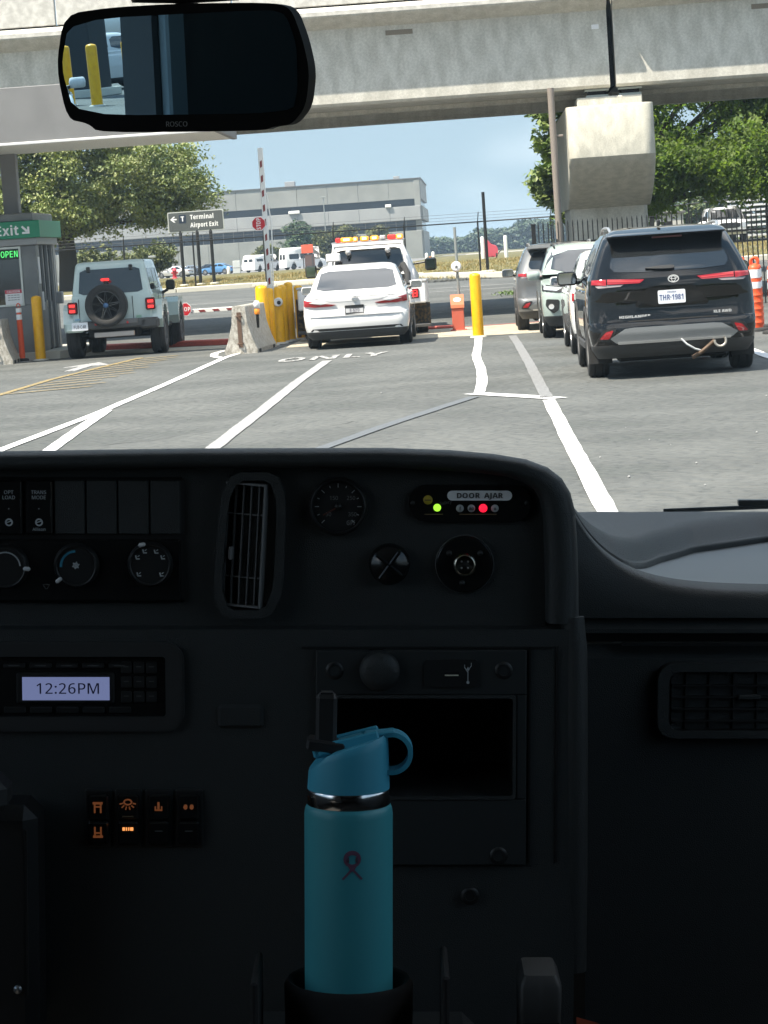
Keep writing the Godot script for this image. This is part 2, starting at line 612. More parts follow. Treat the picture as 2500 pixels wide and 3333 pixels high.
func make_crossover(called: String, label: String, category: String, body: Material, at: Vector3, writing: bool) -> Node3D:
	var o := thing(called, label, category, at)
	var lv := CROSSOVER
	var arches := [[-1.06, 0.37, 0.415, 0.66], [-3.91, 0.37, 0.415, 0.66]]
	var black := mat("black_trim", grey(0.015), 0.35)
	var chrome := mat("chrome", Vector3(0.72, 0.73, 0.74), 0.12, 1.0)
	var clad := mat("cladding", grey(0.03), 0.6)
	sliced("lower_cladding", between(lv, 0.24, 0.395), clad, o, arches)
	sliced("body", between(lv, 0.395, 1.13), body, o, arches)
	sliced("cabin", between(lv, 1.13, 1.71), body, o)
	bx("underbody", Vector3(0, 0.27, -2.4), Vector3(1.25, 0.16, 4.0), mat("underbody", grey(0.01), 0.9), o, 0.03)
	var rear := rear_of(lv)
	sliced("roof_spoiler", [[1.59, -0.36, -0.75, 0.62, 0.05, 0.1, 0.05, 0], [1.605, -0.27, -0.8, 0.66, 0.06, 0.1, 0.06, 0], [1.618, -0.265, -0.85, 0.665, 0.06, 0.1, 0.06, 0, 1], [1.655, -0.42, -0.9, 0.65, 0.1, 0.1, 0.06, 0], [1.685, -0.62, -0.9, 0.60, 0.1, 0.1, 0.06, 0]], body, o)
	pat("brake_lamp", poly([-0.17, 1.572, 0.17, 1.572, 0.16, 1.592, -0.16, 1.592]), flat_on(Vector3(0, 0, -0.32)), mat("lamp_dull", Vector3(0.07, 0.01, 0.01), 0.3), o, 0.02, 0)
	pat("rear_window", rounded(poly([-0.60, 1.20, 0.60, 1.20, 0.665, 1.28, 0.60, 1.45, 0.52, 1.56, -0.52, 1.56, -0.60, 1.45, -0.665, 1.28])), rear, car_glass(), o, 0.006, 2)
	var wipe := node("rear_wiper", o)
	pat("wiper_blade", rounded(poly([-0.31, 1.243, -0.10, 1.225, 0.05, 1.225, 0.055, 1.262, -0.10, 1.262])), rear, black, wipe, 0.035, 1, 0.0)
	for s: float in [1.0, -1.0]:
		for z in [[-0.34, -1.02, -0.95, -1.05], [-1.12, -2.02, -1.14, -2.02], [-2.10, -3.2, -2.1, -2.72]]:
			pat("side_window", rounded(poly([z[0] + (0.0 if z[0] < -0.5 else -0.16), 1.20, z[1], 1.20, z[1] if z[1] > -3 else z[3], 1.55 if z[1] > -3 else 1.55, z[2] if z[0] < -0.5 else -0.72, 1.54])), flank_of(lv, s), car_glass(), o, 0.005, 1)
	for s: float in [1.0, -1.0]:
		var lamp := node("tail_lamp", o)
		var a := poly([0.29, 1.118, 0.70, 1.142, 0.70, 1.082, 0.345, 1.078])
		var b := poly([0.712, 1.142, 0.855, 1.14, 0.862, 1.09, 0.712, 1.072])
		var c := poly([0.52, 1.072, 0.70, 1.075, 0.83, 1.07, 0.80, 1.045, 0.56, 1.052])
		pat("red_lens", a if s > 0 else mirrored(a), rear, lamp_red(), lamp, 0.018, 2)
		pat("red_lens", b if s > 0 else mirrored(b), rear, lamp_red(), lamp, 0.018, 2)
		pat("light_bar", poly([0.33, 1.106, 0.69, 1.121, 0.69, 1.112, 0.34, 1.098]) if s > 0 else mirrored(poly([0.33, 1.106, 0.69, 1.121, 0.69, 1.112, 0.34, 1.098])), rear, mat("lamp_bright", Vector3(0.55, 0.06, 0.06), 0.15), lamp, 0.021, 2)
		pat("clear_lens", c if s > 0 else mirrored(c), rear, mat("clear_lens", Vector3(0.35, 0.3, 0.3), 0.1, 0.3), lamp, 0.010, 2)
		var rf := rounded(poly([0.665, 0.568, 0.75, 0.55, 0.82, 0.47, 0.715, 0.468]), 1, 0.12)
		pat("reflector", rf if s > 0 else mirrored(rf), rear, lamp_red(), o, 0.012, 2)
		var rb := rounded(poly([0.62, 0.595, 0.77, 0.58, 0.86, 0.45, 0.70, 0.44]), 1, 0.12)
		pat("reflector_surround", rb if s > 0 else mirrored(rb), rear, black, o, 0.005, 2)
		tb("roof_rail", [Vector3(s * 0.60, 1.665, -0.75), Vector3(s * 0.615, 1.715, -0.95), Vector3(s * 0.625, 1.72, -1.7), Vector3(s * 0.62, 1.70, -2.35), Vector3(s * 0.62, 1.655, -2.5)], [0.018], mat("rail_silver", grey(0.5), 0.3, 0.8), o, 8)
		door_mirror(o, s, Vector3(s * 1.045, 1.14, -3.16), body, 0.25, 0.17)
		for z in [-1.06, -3.91]:
			wheel(o, Vector3(s * 0.815, 0.372, z), s, 0.372, 0.235, mat("rim_dark", grey(0.12), 0.3, 0.8))
			var arch := PackedVector2Array()
			for k in 13:
				arch.append(Vector2(z + cos(PI * k / 12) * 0.47, 0.37 + sin(PI * k / 12) * 0.465))
			for k in range(12, -1, -1):
				arch.append(Vector2(z + cos(PI * k / 12) * 0.414, 0.37 + sin(PI * k / 12) * 0.414))
			pat("wheel_arch_trim", arch, flank_of(lv, s), clad, o, 0.012, 0)
		for z in [-1.66, -2.62]:
			bx("door_handle", Vector3(s * 0.925, 0.99, z), Vector3(0.03, 0.03, 0.2), chrome if writing else body, o, 0.008)
		bx("sill_trim", Vector3(s * 0.925, 0.36, -2.48), Vector3(0.03, 0.09, 1.9), clad, o, 0.01)
	pat("plate_recess", rounded(poly([-0.25, 1.035, 0.25, 1.035, 0.41, 0.83, 0.385, 0.795, -0.385, 0.795, -0.41, 0.83]), 1, 0.12), rear, mat("black_gloss", grey(0.006), 0.1), o, 0.004, 2)
	pat("tailgate_lip", poly([-0.42, 0.792, 0.42, 0.792, 0.42, 0.775, -0.42, 0.775]), rear, body, o, 0.022, 2)
	pat("tailgate_brow", poly([-0.27, 1.055, 0.27, 1.055, 0.26, 1.038, -0.26, 1.038]), rear, body, o, 0.028, 2)
	pat("bumper_insert", rounded(poly([-0.52, 0.583, 0.52, 0.583, 0.71, 0.47, 0.63, 0.405, -0.63, 0.405, -0.71, 0.47]), 1, 0.08), rear, mat("insert_grey", Vector3(0.075, 0.08, 0.083), 0.45, 0.3), o, 0.016, 3)
	pat("bumper_step", poly([-0.63, 0.425, 0.63, 0.425, 0.62, 0.40, -0.62, 0.40]), rear, mat("rail_silver", grey(0.5), 0.3, 0.8), o, 0.03, 2)
	pat("tailgate_seam", poly([-0.80, 0.662, 0.80, 0.662, 0.80, 0.650, -0.80, 0.650]), rear, mat("gap", grey(0.004), 0.9), o, 0.004, 2)
	bx("shark_fin", Vector3(-0.05, 1.745, -0.85), Vector3(0.035, 0.075, 0.16), black, o, 0.014)
	var em := node("emblem", o, rear.call(0.03, 1.105, 0.012))
	var st := new_st()
	ring_frame(st, oval(0, 0, 0.062, 0.044), oval(0, 0, 0.052, 0.035), -0.006, 0.006, flat_on(Vector3.ZERO))
	ring_frame(st, oval(0, 0, 0.026, 0.036), oval(0, 0, 0.018, 0.028), -0.006, 0.005, flat_on(Vector3.ZERO))
	ring_frame(st, oval(0, 0.013, 0.047, 0.018), oval(0, 0.013, 0.039, 0.011), -0.006, 0.004, flat_on(Vector3.ZERO))
	obj("emblem_rings", st, mat("emblem_white", grey(0.8), 0.2, 0.4), em)
	# nose
	var nose := nose_of(lv)
	pat("windscreen", rounded(poly([-0.66, 1.16, 0.66, 1.16, 0.52, 1.56, -0.52, 1.56])), nose, car_glass(), o, 0.006, 2)
	pat("grille", rounded(poly([-0.55, 0.80, 0.55, 0.80, 0.62, 0.55, 0.5, 0.34, -0.5, 0.34, -0.62, 0.55])), nose, black, o, 0.006, 2)
	for s: float in [1.0, -1.0]:
		var hl := poly([0.56, 0.86, 0.88, 0.92, 0.88, 0.82, 0.58, 0.77])
		pat("headlamp", hl if s > 0 else mirrored(hl), nose, mat("clear_lens", Vector3(0.35, 0.3, 0.3), 0.1, 0.3), o, 0.01, 2)
	return o

func crossover_details(o: Node3D) -> void:   # what only the nearest one shows
	var rear := rear_of(CROSSOVER)
	plate(o, rear, 0.0, 0.905, "THR·1981", "VIRGINIA", Vector3(0.03, 0.06, 0.18), 0.016)
	var lm := mat("emblem_white", grey(0.8), 0.2, 0.4)
	text("lettering", "HIGHLANDER", 0.030, lm, o, rear.call(-0.42, 0.705, 0.006), Basis.IDENTITY, "Droid Sans", true, 1.3)
	text("lettering", "XLE AWD", 0.030, lm, o, rear.call(0.55, 0.705, 0.008), Basis(Vector3.UP, 0.12), "Droid Sans", true, 1.15)
	tb("hose", [Vector3(0.07, 0.425, 0.02), Vector3(0.13, 0.36, 0.02), Vector3(0.22, 0.30, 0.0), Vector3(0.32, 0.265, -0.08)], [0.011], mat("hose_white", grey(0.7), 0.5), o, 8)
	tb("exhaust_pipe", [Vector3(0.19, 0.20, -0.06), Vector3(0.30, 0.265, -0.02), Vector3(0.43, 0.37, 0.0), Vector3(0.44, 0.38, -0.2)], [0.025], mat("rusty_pipe", Vector3(0.09, 0.06, 0.04), 0.6, 0.4), o, 10)
	var ring := []
	for k in 15:
		ring.append(Vector3(0.50 + cos(PI + PI * 1.25 * k / 14 - 0.2) * 0.062, 0.375 + sin(PI + PI * 1.25 * k / 14 - 0.2) * 0.062, 0.02))
	tb("tow_ring", ring, [0.014], mat("tow_metal", Vector3(0.5, 0.46, 0.4), 0.4, 0.6), o, 8)
	for s: float in [1.0, -1.0]:
		bx("mud_flap", Vector3(s * 0.80, 0.28, -0.62), Vector3(0.26, 0.22, 0.02), mat("rubber", grey(0.022), 0.85), o, 0.006)

# ------------------------------------------------------------------ saloon
const SALOON := [
	[0.17, -0.10, -4.75, 0.80, 0.2, 0.3, 0.06, 0.1], [0.24, -0.03, -4.84, 0.87, 0.22, 0.34, 0.07, 0.14], [0.40, -0.0, -4.90, 0.905, 0.22, 0.36, 0.08, 0.18], [0.585, 0.0, -4.91, 0.918, 0.22, 0.36, 0.08, 0.2],
	[0.61, -0.045, -4.90, 0.92, 0.22, 0.36, 0.08, 0.2, 1], [0.70, -0.075, -4.87, 0.918, 0.22, 0.36, 0.08, 0.2], [0.80, -0.045, -4.72, 0.91, 0.22, 0.36, 0.08, 0.2], [0.86, -0.045, -4.45, 0.90, 0.22, 0.3, 0.08, 0.2], [0.885, -0.07, -4.2, 0.89, 0.22, 0.3, 0.08, 0.2],
	[0.905, -0.12, -4.0, 0.885, 0.22, 0.3, 0.08, 0.2, 1], [0.955, -0.52, -3.60, 0.86, 0.24, 0.3, 0.08, 0.22], [0.985, -0.72, -3.42, 0.83, 0.22, 0.3, 0.08, 0.22, 1], [1.08, -0.92, -3.22, 0.80, 0.17, 0.28, 0.1, 0.2], [1.20, -1.18, -3.0, 0.755, 0.16, 0.28, 0.1, 0.2],
	[1.31, -1.44, -2.82, 0.705, 0.15, 0.28, 0.1, 0.2], [1.38, -1.60, -2.72, 0.665, 0.16, 0.3, 0.08, 0.16], [1.42, -1.76, -2.62, 0.60, 0.2, 0.26, 0.05, 0.1], [1.44, -2.0, -2.45, 0.40, 0.15, 0.15, 0.02, 0.02]]

func make_saloon(called: String, label: String, body: Material, at: Vector3, group := "") -> Node3D:
	var o := thing(called, label, "car", at, 0.0, group)
	var lv := []
	for p in SALOON:
		lv.append(p.duplicate())
	var arches := [[-1.10, 0.335, 0.375, 0.66], [-3.925, 0.335, 0.375, 0.66]]
	var black := mat("black_trim", grey(0.015), 0.35)
	sliced("lower_bumper", between(lv, 0.17, 0.31), mat("cladding", grey(0.03), 0.6), o, arches)
	sliced("body", between(lv, 0.31, 0.985), body, o, arches)
	sliced("cabin", between(lv, 0.985, 1.435), body, o)
	bx("underbody", Vector3(0, 0.23, -2.4), Vector3(1.2, 0.12, 4.0), mat("underbody", grey(0.01), 0.9), o, 0.03)
	var rear := rear_of(lv)
	pat("rear_window", rounded(poly([-0.71, 1.0, 0.71, 1.0, 0.63, 1.33, -0.63, 1.33]), 1, 0.1), rear, car_glass(), o, 0.007, 3)
	for s: float in [1.0, -1.0]:
		pat("side_window", rounded(poly([-1.1, 1.02, -2.12, 1.02, -2.12, 1.33, -1.65, 1.33])), flank_of(lv, s), car_glass(), o, 0.005, 1)
		pat("side_window", rounded(poly([-2.2, 1.02, -3.25, 1.02, -2.85, 1.32, -2.2, 1.32])), flank_of(lv, s), car_glass(), o, 0.005, 1)
		var lamp := node("tail_lamp", o)
		var a := poly([0.34, 0.762, 0.62, 0.80, 0.88, 0.865, 0.885, 0.755, 0.70, 0.735, 0.42, 0.738])
		pat("red_lens", a if s > 0 else mirrored(a), rear, lamp_red(), lamp, 0.014, 2)
		var b := poly([0.50, 0.787, 0.72, 0.83, 0.80, 0.815, 0.60, 0.775])
		pat("clear_lens", b if s > 0 else mirrored(b), rear, mat("clear_lens_white", grey(0.62), 0.15), lamp, 0.020, 2)
		door_mirror(o, s, Vector3(s * 1.0, 1.0, -3.0), body, 0.22, 0.14)
		for z in [-1.10, -3.925]:
			wheel(o, Vector3(s * 0.805, 0.335, z), s, 0.335, 0.22, mat("rim_silver", grey(0.42), 0.3, 0.8), 8)
		for z in [-1.75, -2.75]:
			bx("door_handle", Vector3(s * 0.915, 0.84, z), Vector3(0.03, 0.03, 0.2), body, o, 0.008)
	pat("boot_shelf", rounded(poly([-0.62, 0.872, -0.30, 0.895, 0.30, 0.895, 0.62, 0.872, 0.40, 0.81, -0.40, 0.81]), 1, 0.15), rear, body, o, 0.004, 2)
	pat("boot_lip", poly([-0.66, 0.905, 0.66, 0.905, 0.70, 0.885, -0.70, 0.885]), rear, body, o, 0.022, 2)
	pat("plate_recess", rounded(poly([-0.20, 0.735, 0.20, 0.735, 0.25, 0.60, -0.25, 0.60])), rear, body, o, 0.003, 2)
	pat("bumper_crease", poly([-0.80, 0.575, 0.80, 0.575, 0.78, 0.56, -0.78, 0.56]), rear, body, o, 0.014, 3)
	pat("bumper_slot", poly([-0.76, 0.362, 0.76, 0.362, 0.80, 0.318, -0.80, 0.318]), rear, black, o, 0.008, 3)
	pat("plate_frame", rrect(-0.185, 0.565, 0.145, 0.738, 0.01), rear, black, o, 0.010, 1)
	plate(o, rear, -0.02, 0.652, "B·NY0", "", Vector3(0.03, 0.03, 0.05), 0.016, 0.26)
	var em := node("emblem", o, rear.call(0.0, 0.85, 0.012))
	var st := new_st()
	ring_frame(st, oval(0, 0, 0.058, 0.042), oval(0, 0, 0.048, 0.033), -0.006, 0.006, flat_on(Vector3.ZERO))
	ring_frame(st, oval(0, 0, 0.026, 0.034), oval(0, 0, 0.018, 0.026), -0.006, 0.005, flat_on(Vector3.ZERO))
	obj("emblem_rings", st, mat("rail_silver", grey(0.5), 0.3, 0.8), em)
	var nose := nose_of(lv)
	pat("windscreen", rounded(poly([-0.68, 1.0, 0.68, 1.0, 0.52, 1.31, -0.52, 1.31])), nose, car_glass(), o, 0.006, 2)
	pat("grille", rounded(poly([-0.62, 0.48, 0.62, 0.48, 0.7, 0.24, -0.7, 0.24])), nose, black, o, 0.006, 2)
	for s: float in [1.0, -1.0]:
		var hl := poly([0.45, 0.74, 0.84, 0.80, 0.84, 0.72, 0.50, 0.66])
		pat("headlamp", hl if s > 0 else mirrored(hl), nose, mat("clear_lens", Vector3(0.35, 0.3, 0.3), 0.1, 0.3), o, 0.01, 2)
	return o

# ------------------------------------------------------------------ pale green crossover facing the bus
func make_facing_crossover(at: Vector3) -> Node3D:
	var o := thing("parked_crossover", "pale mint green crossover facing the bus in the queue of cars on the right", "car", at, PI)
	var body := paint("mint_paint", Vector3(0.31, 0.37, 0.345))
	var black := mat("black_trim", grey(0.015), 0.35)
	var clad := mat("cladding", grey(0.03), 0.6)
	var lv := [
		[0.22, -0.16, -4.46, 0.82, 0.22, 0.30, 0.05, 0.10], [0.36, -0.03, -4.56, 0.90, 0.22, 0.30, 0.05, 0.12], [0.50, 0.0, -4.60, 0.92, 0.22, 0.3, 0.05, 0.13], [0.72, -0.03, -4.60, 0.925, 0.22, 0.3, 0.05, 0.14], [0.88, -0.06, -4.55, 0.92, 0.22, 0.3, 0.05, 0.15],
		[0.95, -0.06, -4.46, 0.915, 0.22, 0.3, 0.05, 0.15, 1], [1.02, -0.06, -4.0, 0.905, 0.22, 0.3, 0.05, 0.2], [1.07, -0.08, -3.55, 0.895, 0.22, 0.3, 0.06, 0.2], [1.11, -0.1, -3.42, 0.87, 0.2, 0.3, 0.06, 0.2, 1],
		[1.30, -0.22, -3.05, 0.81, 0.2, 0.26, 0.07, 0.2], [1.46, -0.36, -2.74, 0.745, 0.2, 0.26, 0.08, 0.2], [1.56, -0.46, -2.52, 0.69, 0.2, 0.3, 0.08, 0.2], [1.61, -0.6, -2.3, 0.62, 0.24, 0.3, 0.08, 0.2], [1.64, -0.9, -2.0, 0.45, 0.2, 0.2, 0.06, 0.1]]
	var arches := [[-0.98, 0.355, 0.40, 0.66], [-3.67, 0.355, 0.40, 0.66]]
	sliced("lower_cladding", between(lv, 0.22, 0.40), clad, o, arches)
	sliced("body", between(lv, 0.40, 1.11), body, o, arches)
	sliced("cabin", between(lv, 1.11, 1.64), body, o)
	bx("underbody", Vector3(0, 0.26, -2.3), Vector3(1.2, 0.16, 3.8), mat("underbody", grey(0.01), 0.9), o, 0.03)
	var nose := nose_of(lv)
	pat("windscreen", rounded(poly([-0.72, 1.13, 0.72, 1.13, 0.60, 1.52, -0.60, 1.52])), nose, car_glass(), o, 0.018, 3)
	pat("upper_grille", rounded(poly([-0.46, 0.84, 0.46, 0.84, 0.40, 0.70, -0.40, 0.70])), nose, black, o, 0.008, 2)
	pat("lower_grille", rounded(poly([-0.34, 0.62, 0.34, 0.62, 0.52, 0.42, -0.52, 0.42])), nose, black, o, 0.008, 2)
	pat("skid_plate", poly([-0.60, 0.36, 0.60, 0.36, 0.5, 0.28, -0.5, 0.28]), nose, mat("insert_grey", Vector3(0.075, 0.08, 0.083), 0.45, 0.3), o, 0.012, 2)
	for s: float in [1.0, -1.0]:
		var hl := poly([0.48, 0.90, 0.62, 0.925, 0.90, 0.955, 0.90, 0.84, 0.62, 0.80, 0.50, 0.83])
		var lamp := node("headlamp", o)
		pat("lamp_housing", hl if s > 0 else mirrored(hl), nose, black, lamp, 0.010, 2)
		var ll := poly([0.56, 0.885, 0.86, 0.93, 0.87, 0.865, 0.66, 0.83])
		pat("lamp_lens", ll if s > 0 else mirrored(ll), nose, mat("lamp_lens", grey(0.6), 0.08, 0.5), lamp, 0.016, 2)
		var fg := rounded(poly([0.62, 0.68, 0.84, 0.70, 0.86, 0.58, 0.74, 0.44, 0.64, 0.50]), 1, 0.12)
		pat("fog_lamp_recess", fg if s > 0 else mirrored(fg), nose, black, o, 0.010, 2)
		pat("fog_lamp", oval(0.76 * s, 0.565, 0.045, 0.045), nose, mat("lamp_lens", grey(0.6), 0.08, 0.5), o, 0.02, 1)
		var cr := poly([0.30, 0.66, 0.60, 0.60, 0.62, 0.48, 0.44, 0.41, 0.52, 0.47])
		pat("bumper_blade", cr if s > 0 else mirrored(cr), nose, body, o, 0.03, 2)
		for p in [[-0.62, 1.17, -1.05, 1.17, -1.06, 1.50, -0.78, 1.50], [-1.12, 1.15, -2.0, 1.15, -2.0, 1.52, -1.14, 1.52], [-2.08, 1.15, -3.1, 1.13, -2.58, 1.50, -2.08, 1.52]]:
			pat("side_window", rounded(poly(p)), flank_of(lv, s), car_glass(), o, 0.005, 1)
		door_mirror(o, s, Vector3(s * 1.02, 1.10, -3.02), body, 0.24, 0.16)
		tb("roof_rail", [Vector3(s * 0.60, 1.59, -0.7), Vector3(s * 0.61, 1.645, -0.9), Vector3(s * 0.615, 1.65, -2.0), Vector3(s * 0.60, 1.585, -2.4)], [0.018], black, o, 8)
		for z in [-0.98, -3.67]:
			wheel(o, Vector3(s * 0.81, 0.355, z), s, 0.355, 0.225, mat("rim_silver", grey(0.42), 0.3, 0.8))
			var arch := PackedVector2Array()
			for k in 13:
				arch.append(Vector2(z + cos(PI * k / 12) * 0.46, 0.355 + sin(PI * k / 12) * 0.455))
			for k in range(12, -1, -1):
				arch.append(Vector2(z + cos(PI * k / 12) * 0.399, 0.355 + sin(PI * k / 12) * 0.399))
			pat("wheel_arch_trim", arch, flank_of(lv, s), clad, o, 0.012, 0)
	var em := node("emblem", o, nose.call(0.0, 0.86, 0.014), Basis(Vector3.UP, PI))
	var st := new_st()
	ring_frame(st, oval(0, 0, 0.07, 0.05), oval(0, 0, 0.058, 0.04), -0.006, 0.006, flat_on(Vector3.ZERO))
	ring_frame(st, oval(0, 0, 0.03, 0.042), oval(0, 0, 0.02, 0.032), -0.006, 0.005, flat_on(Vector3.ZERO))
	obj("emblem_rings", st, mat("chrome", Vector3(0.72, 0.73, 0.74), 0.12, 1.0), em)
	return o

# ------------------------------------------------------------------ off-road wagon with the spare wheel on its tail
func make_offroader(at: Vector3) -> Node3D:
	var o := thing("offroad_wagon", "pale mint boxy off-road wagon with a spare wheel on its tailgate at the booth", "car", at)
	var body := paint("pale_mint_paint", Vector3(0.44, 0.53, 0.515))
	var black := mat("black_trim", grey(0.015), 0.35)
	var dark := mat("dark_plastic", grey(0.05), 0.6)
	var tub := [[0.56, 0.0, -2.45, 0.735, 0.05, 0.05, 0.0, 0.0], [0.85, 0.0, -2.45, 0.755, 0.05, 0.05, 0.0, 0.0], [1.12, -0.01, -2.45, 0.75, 0.05, 0.05, 0.0, 0.0], [1.16, -0.02, -2.44, 0.742, 0.05, 0.05, 0, 0]]
	var top := [[1.16, -0.02, -2.38, 0.742, 0.06, 0.06, 0.01, 0.02], [1.40, -0.05, -2.12, 0.705, 0.06, 0.06, 0.01, 0.02], [1.66, -0.09, -1.86, 0.665, 0.06, 0.06, 0.01, 0.02], [1.74, -0.10, -1.78, 0.65, 0.06, 0.06, 0.02, 0.03], [1.785, -0.13, -1.74, 0.62, 0.08, 0.06, 0.02, 0.03], [1.80, -0.25, -1.65, 0.52, 0.1, 0.1, 0.02, 0.02]]
	sliced("body_tub", tub, body, o)
	sliced("hardtop", top, body, o)
	sliced("bonnet", [[0.62, -2.4, -3.80, 0.60, 0.03, 0.08, 0.0, 0.05], [1.05, -2.4, -3.78, 0.62, 0.03, 0.08, 0.0, 0.05], [1.14, -2.4, -3.70, 0.60, 0.03, 0.1, 0.0, 0.05], [1.19, -2.4, -3.5, 0.5, 0.03, 0.1, 0.0, 0.05]], body, o)
	var rear := rear_of(top)
	pat("rear_window", rounded(poly([-0.61, 1.19, 0.61, 1.19, 0.56, 1.655, -0.56, 1.655]), 1, 0.08), rear, car_glass(), o, 0.006, 1)
	for s: float in [1.0, -1.0]:
		bx("window_hinge", Vector3(s * 0.40, 1.66, -0.07), Vector3(0.07, 0.10, 0.05), black, o, 0.01)
		pat("side_window", rounded(poly([-0.22, 1.22, -0.92, 1.22, -0.92, 1.62, -0.24, 1.62]), 1, 0.08), flank_of(top, s), car_glass(), o, 0.005, 1)
		pat("side_window", rounded(poly([-1.02, 1.22, -1.52, 1.22, -1.52, 1.62, -1.02, 1.62]), 1, 0.08), flank_of(top, s), car_glass(), o, 0.005, 1)
		pat("side_window", rounded(poly([-1.62, 1.22, -2.25, 1.22, -1.9, 1.62, -1.62, 1.62]), 1, 0.08), flank_of(top, s), car_glass(), o, 0.005, 1)
		var lamp := node("tail_lamp", o, Vector3(s * 0.735, 0.955, 0.02))
		bx("lamp_housing", Vector3(0, 0, 0), Vector3(0.185, 0.225, 0.07), mat("lamp_dark_red", Vector3(0.10, 0.006, 0.008), 0.25), lamp, 0.02)
		bx("lit_lens", Vector3(s * 0.005, 0.045, 0.036), Vector3(0.11, 0.055, 0.012), glow("brake_glow", Vector3(1.0, 0.035, 0.03), 0.42, Vector3(0.4, 0.02, 0.02)), lamp, 0.004)
		bx("lit_lens", Vector3(s * 0.005, -0.055, 0.036), Vector3(0.11, 0.055, 0.012), glow("brake_glow", Vector3.ONE, 1.0), lamp, 0.004)
		bx("lens_divider", Vector3(0, -0.005, 0.038), Vector3(0.15, 0.02, 0.012), lamp_red(), lamp, 0.003)
		for z in [-0.62, -3.63]:
			var fl := PackedVector2Array([Vector2(z + 0.60, 0.66), Vector2(z + 0.50, 0.92), Vector2(z + 0.36, 1.02), Vector2(z - 0.36, 1.02), Vector2(z - 0.50, 0.92), Vector2(z - 0.60, 0.66)])
			for k in 11:
				fl.append(Vector2(z - cos(PI * k / 10) * 0.47, 0.50 + sin(PI * k / 10) * 0.43))
			var base := 0.74 if z > -1 else 0.60
			pat("fender_flare", fl, func(u: float, v: float, h: float) -> Vector3: return Vector3(s * (base + h), v, u), body, o, 0.935 - base, 0)
			wheel(o, Vector3(s * 0.795, 0.41, z), s, 0.41, 0.275, mat("rim_dark", grey(0.12), 0.3, 0.8), 6)
		bx("bumper_end", Vector3(s * 0.70, 0.60, 0.06), Vector3(0.36, 0.20, 0.24), body if s < 0 else dark, o, 0.04)
		bx("tow_eye", Vector3(s * 0.30, 0.635, 0.185), Vector3(0.04, 0.05, 0.04), mat("tow_red", Vector3(0.4, 0.03, 0.03), 0.5), o, 0.01)
		bx("door_mirror", Vector3(s * 0.92, 1.27, -2.05), Vector3(0.17, 0.20, 0.12), black, o, 0.03)
		tb("mirror_arm", [Vector3(s * 0.86, 1.18, -2.06), Vector3(s * 0.74, 1.12, -2.1)], [0.03], black, o, 8)
		bx("side_step", Vector3(s * 0.74, 0.50, -2.1), Vector3(0.12, 0.07, 1.9), black, o, 0.02)
		for z in [-1.3, -2.2]:
			bx("door_seam", Vector3(s * 0.752, 0.88, z), Vector3(0.008, 0.50, 0.012), mat("gap", grey(0.004), 0.9), o)
	bx("bumper", Vector3(0, 0.615, 0.08), Vector3(1.30, 0.16, 0.20), dark, o, 0.03)
	bx("bumper_pad", Vector3(0.12, 0.655, 0.17), Vector3(0.75, 0.10, 0.05), mat("pad_grey", grey(0.10), 0.5), o, 0.015)
	bx("tow_bar", Vector3(0.03, 0.43, 0.10), Vector3(0.76, 0.10, 0.06), mat("tow_bar_metal", Vector3(0.42, 0.38, 0.36), 0.35, 0.7), o, 0.012)
	bx("chassis", Vector3(0, 0.47, -1.9), Vector3(0.95, 0.18, 3.7), mat("underbody", grey(0.01), 0.9), o, 0.03)
	tb("axle", [Vector3(-0.7, 0.40, -0.62), Vector3(0.7, 0.40, -0.62)], [0.06], mat("underbody", grey(0.01), 0.9), o)
	bx("tailgate_seam", Vector3(0.40, 0.88, 0.002), Vector3(0.012, 0.48, 0.008), mat("gap", grey(0.004), 0.9), o)
	bx("tailgate_seam", Vector3(-0.615, 0.88, 0.002), Vector3(0.012, 0.48, 0.008), mat("gap", grey(0.004), 0.9), o)
	bx("tailgate_badge", Vector3(0.50, 0.73, 0.004), Vector3(0.10, 0.05, 0.008), mat("badge_green", Vector3(0.25, 0.4, 0.3), 0.4), o)
	bx("tailgate_badge", Vector3(-0.66, 0.74, 0.004), Vector3(0.10, 0.035, 0.008), mat("badge_blue", Vector3(0.25, 0.4, 0.5), 0.4), o)
	plate(o, flat_on(Vector3(0, 0, 0.185)), -0.60, 0.61, "FLB·C4R", "", Vector3(0.12, 0.12, 0.13), 0.003)
	# spare wheel
	var sp := node("spare_wheel", o, Vector3(-0.075, 0.975, 0.16), Basis(Vector3.RIGHT, PI / 2))
	turned("tyre", [[0.27, -0.12], [0.375, -0.13], [0.395, -0.10], [0.40, -0.05], [0.40, 0.06], [0.392, 0.10], [0.375, 0.125], [0.275, 0.115], [0.265, 0.10, 1], [0.262, 0.0]], mat("rubber", grey(0.022), 0.85), sp, Vector3.ZERO, Basis.IDENTITY, 36)
	var st := new_st()
	lathe(st, [[0.262, 0.0], [0.270, 0.112], [0.255, 0.112, 1], [0.245, 0.05], [0.0, 0.03, 1]], 36)
	obj("rim_barrel", st, mat("rim_black", grey(0.02), 0.3), sp)
	for k in 9:
		var t := Basis(Vector3.UP, TAU * (k + 0.25) / 9)
		var sb := new_st()
		box(sb, Vector3(0.15, 0.09, 0.017), Vector3(0.22, 0.03, 0.011), 0.004, Basis(Vector3.UP, 0.08))
		box(sb, Vector3(0.15, 0.09, -0.017), Vector3(0.22, 0.03, 0.011), 0.004, Basis(Vector3.UP, -0.08))
		var sm := obj("spoke", sb, mat("rim_polish", grey(0.25), 0.25, 0.9) if k % 3 == 0 else mat("rim_black", grey(0.02), 0.3), sp)
		sm.basis = t
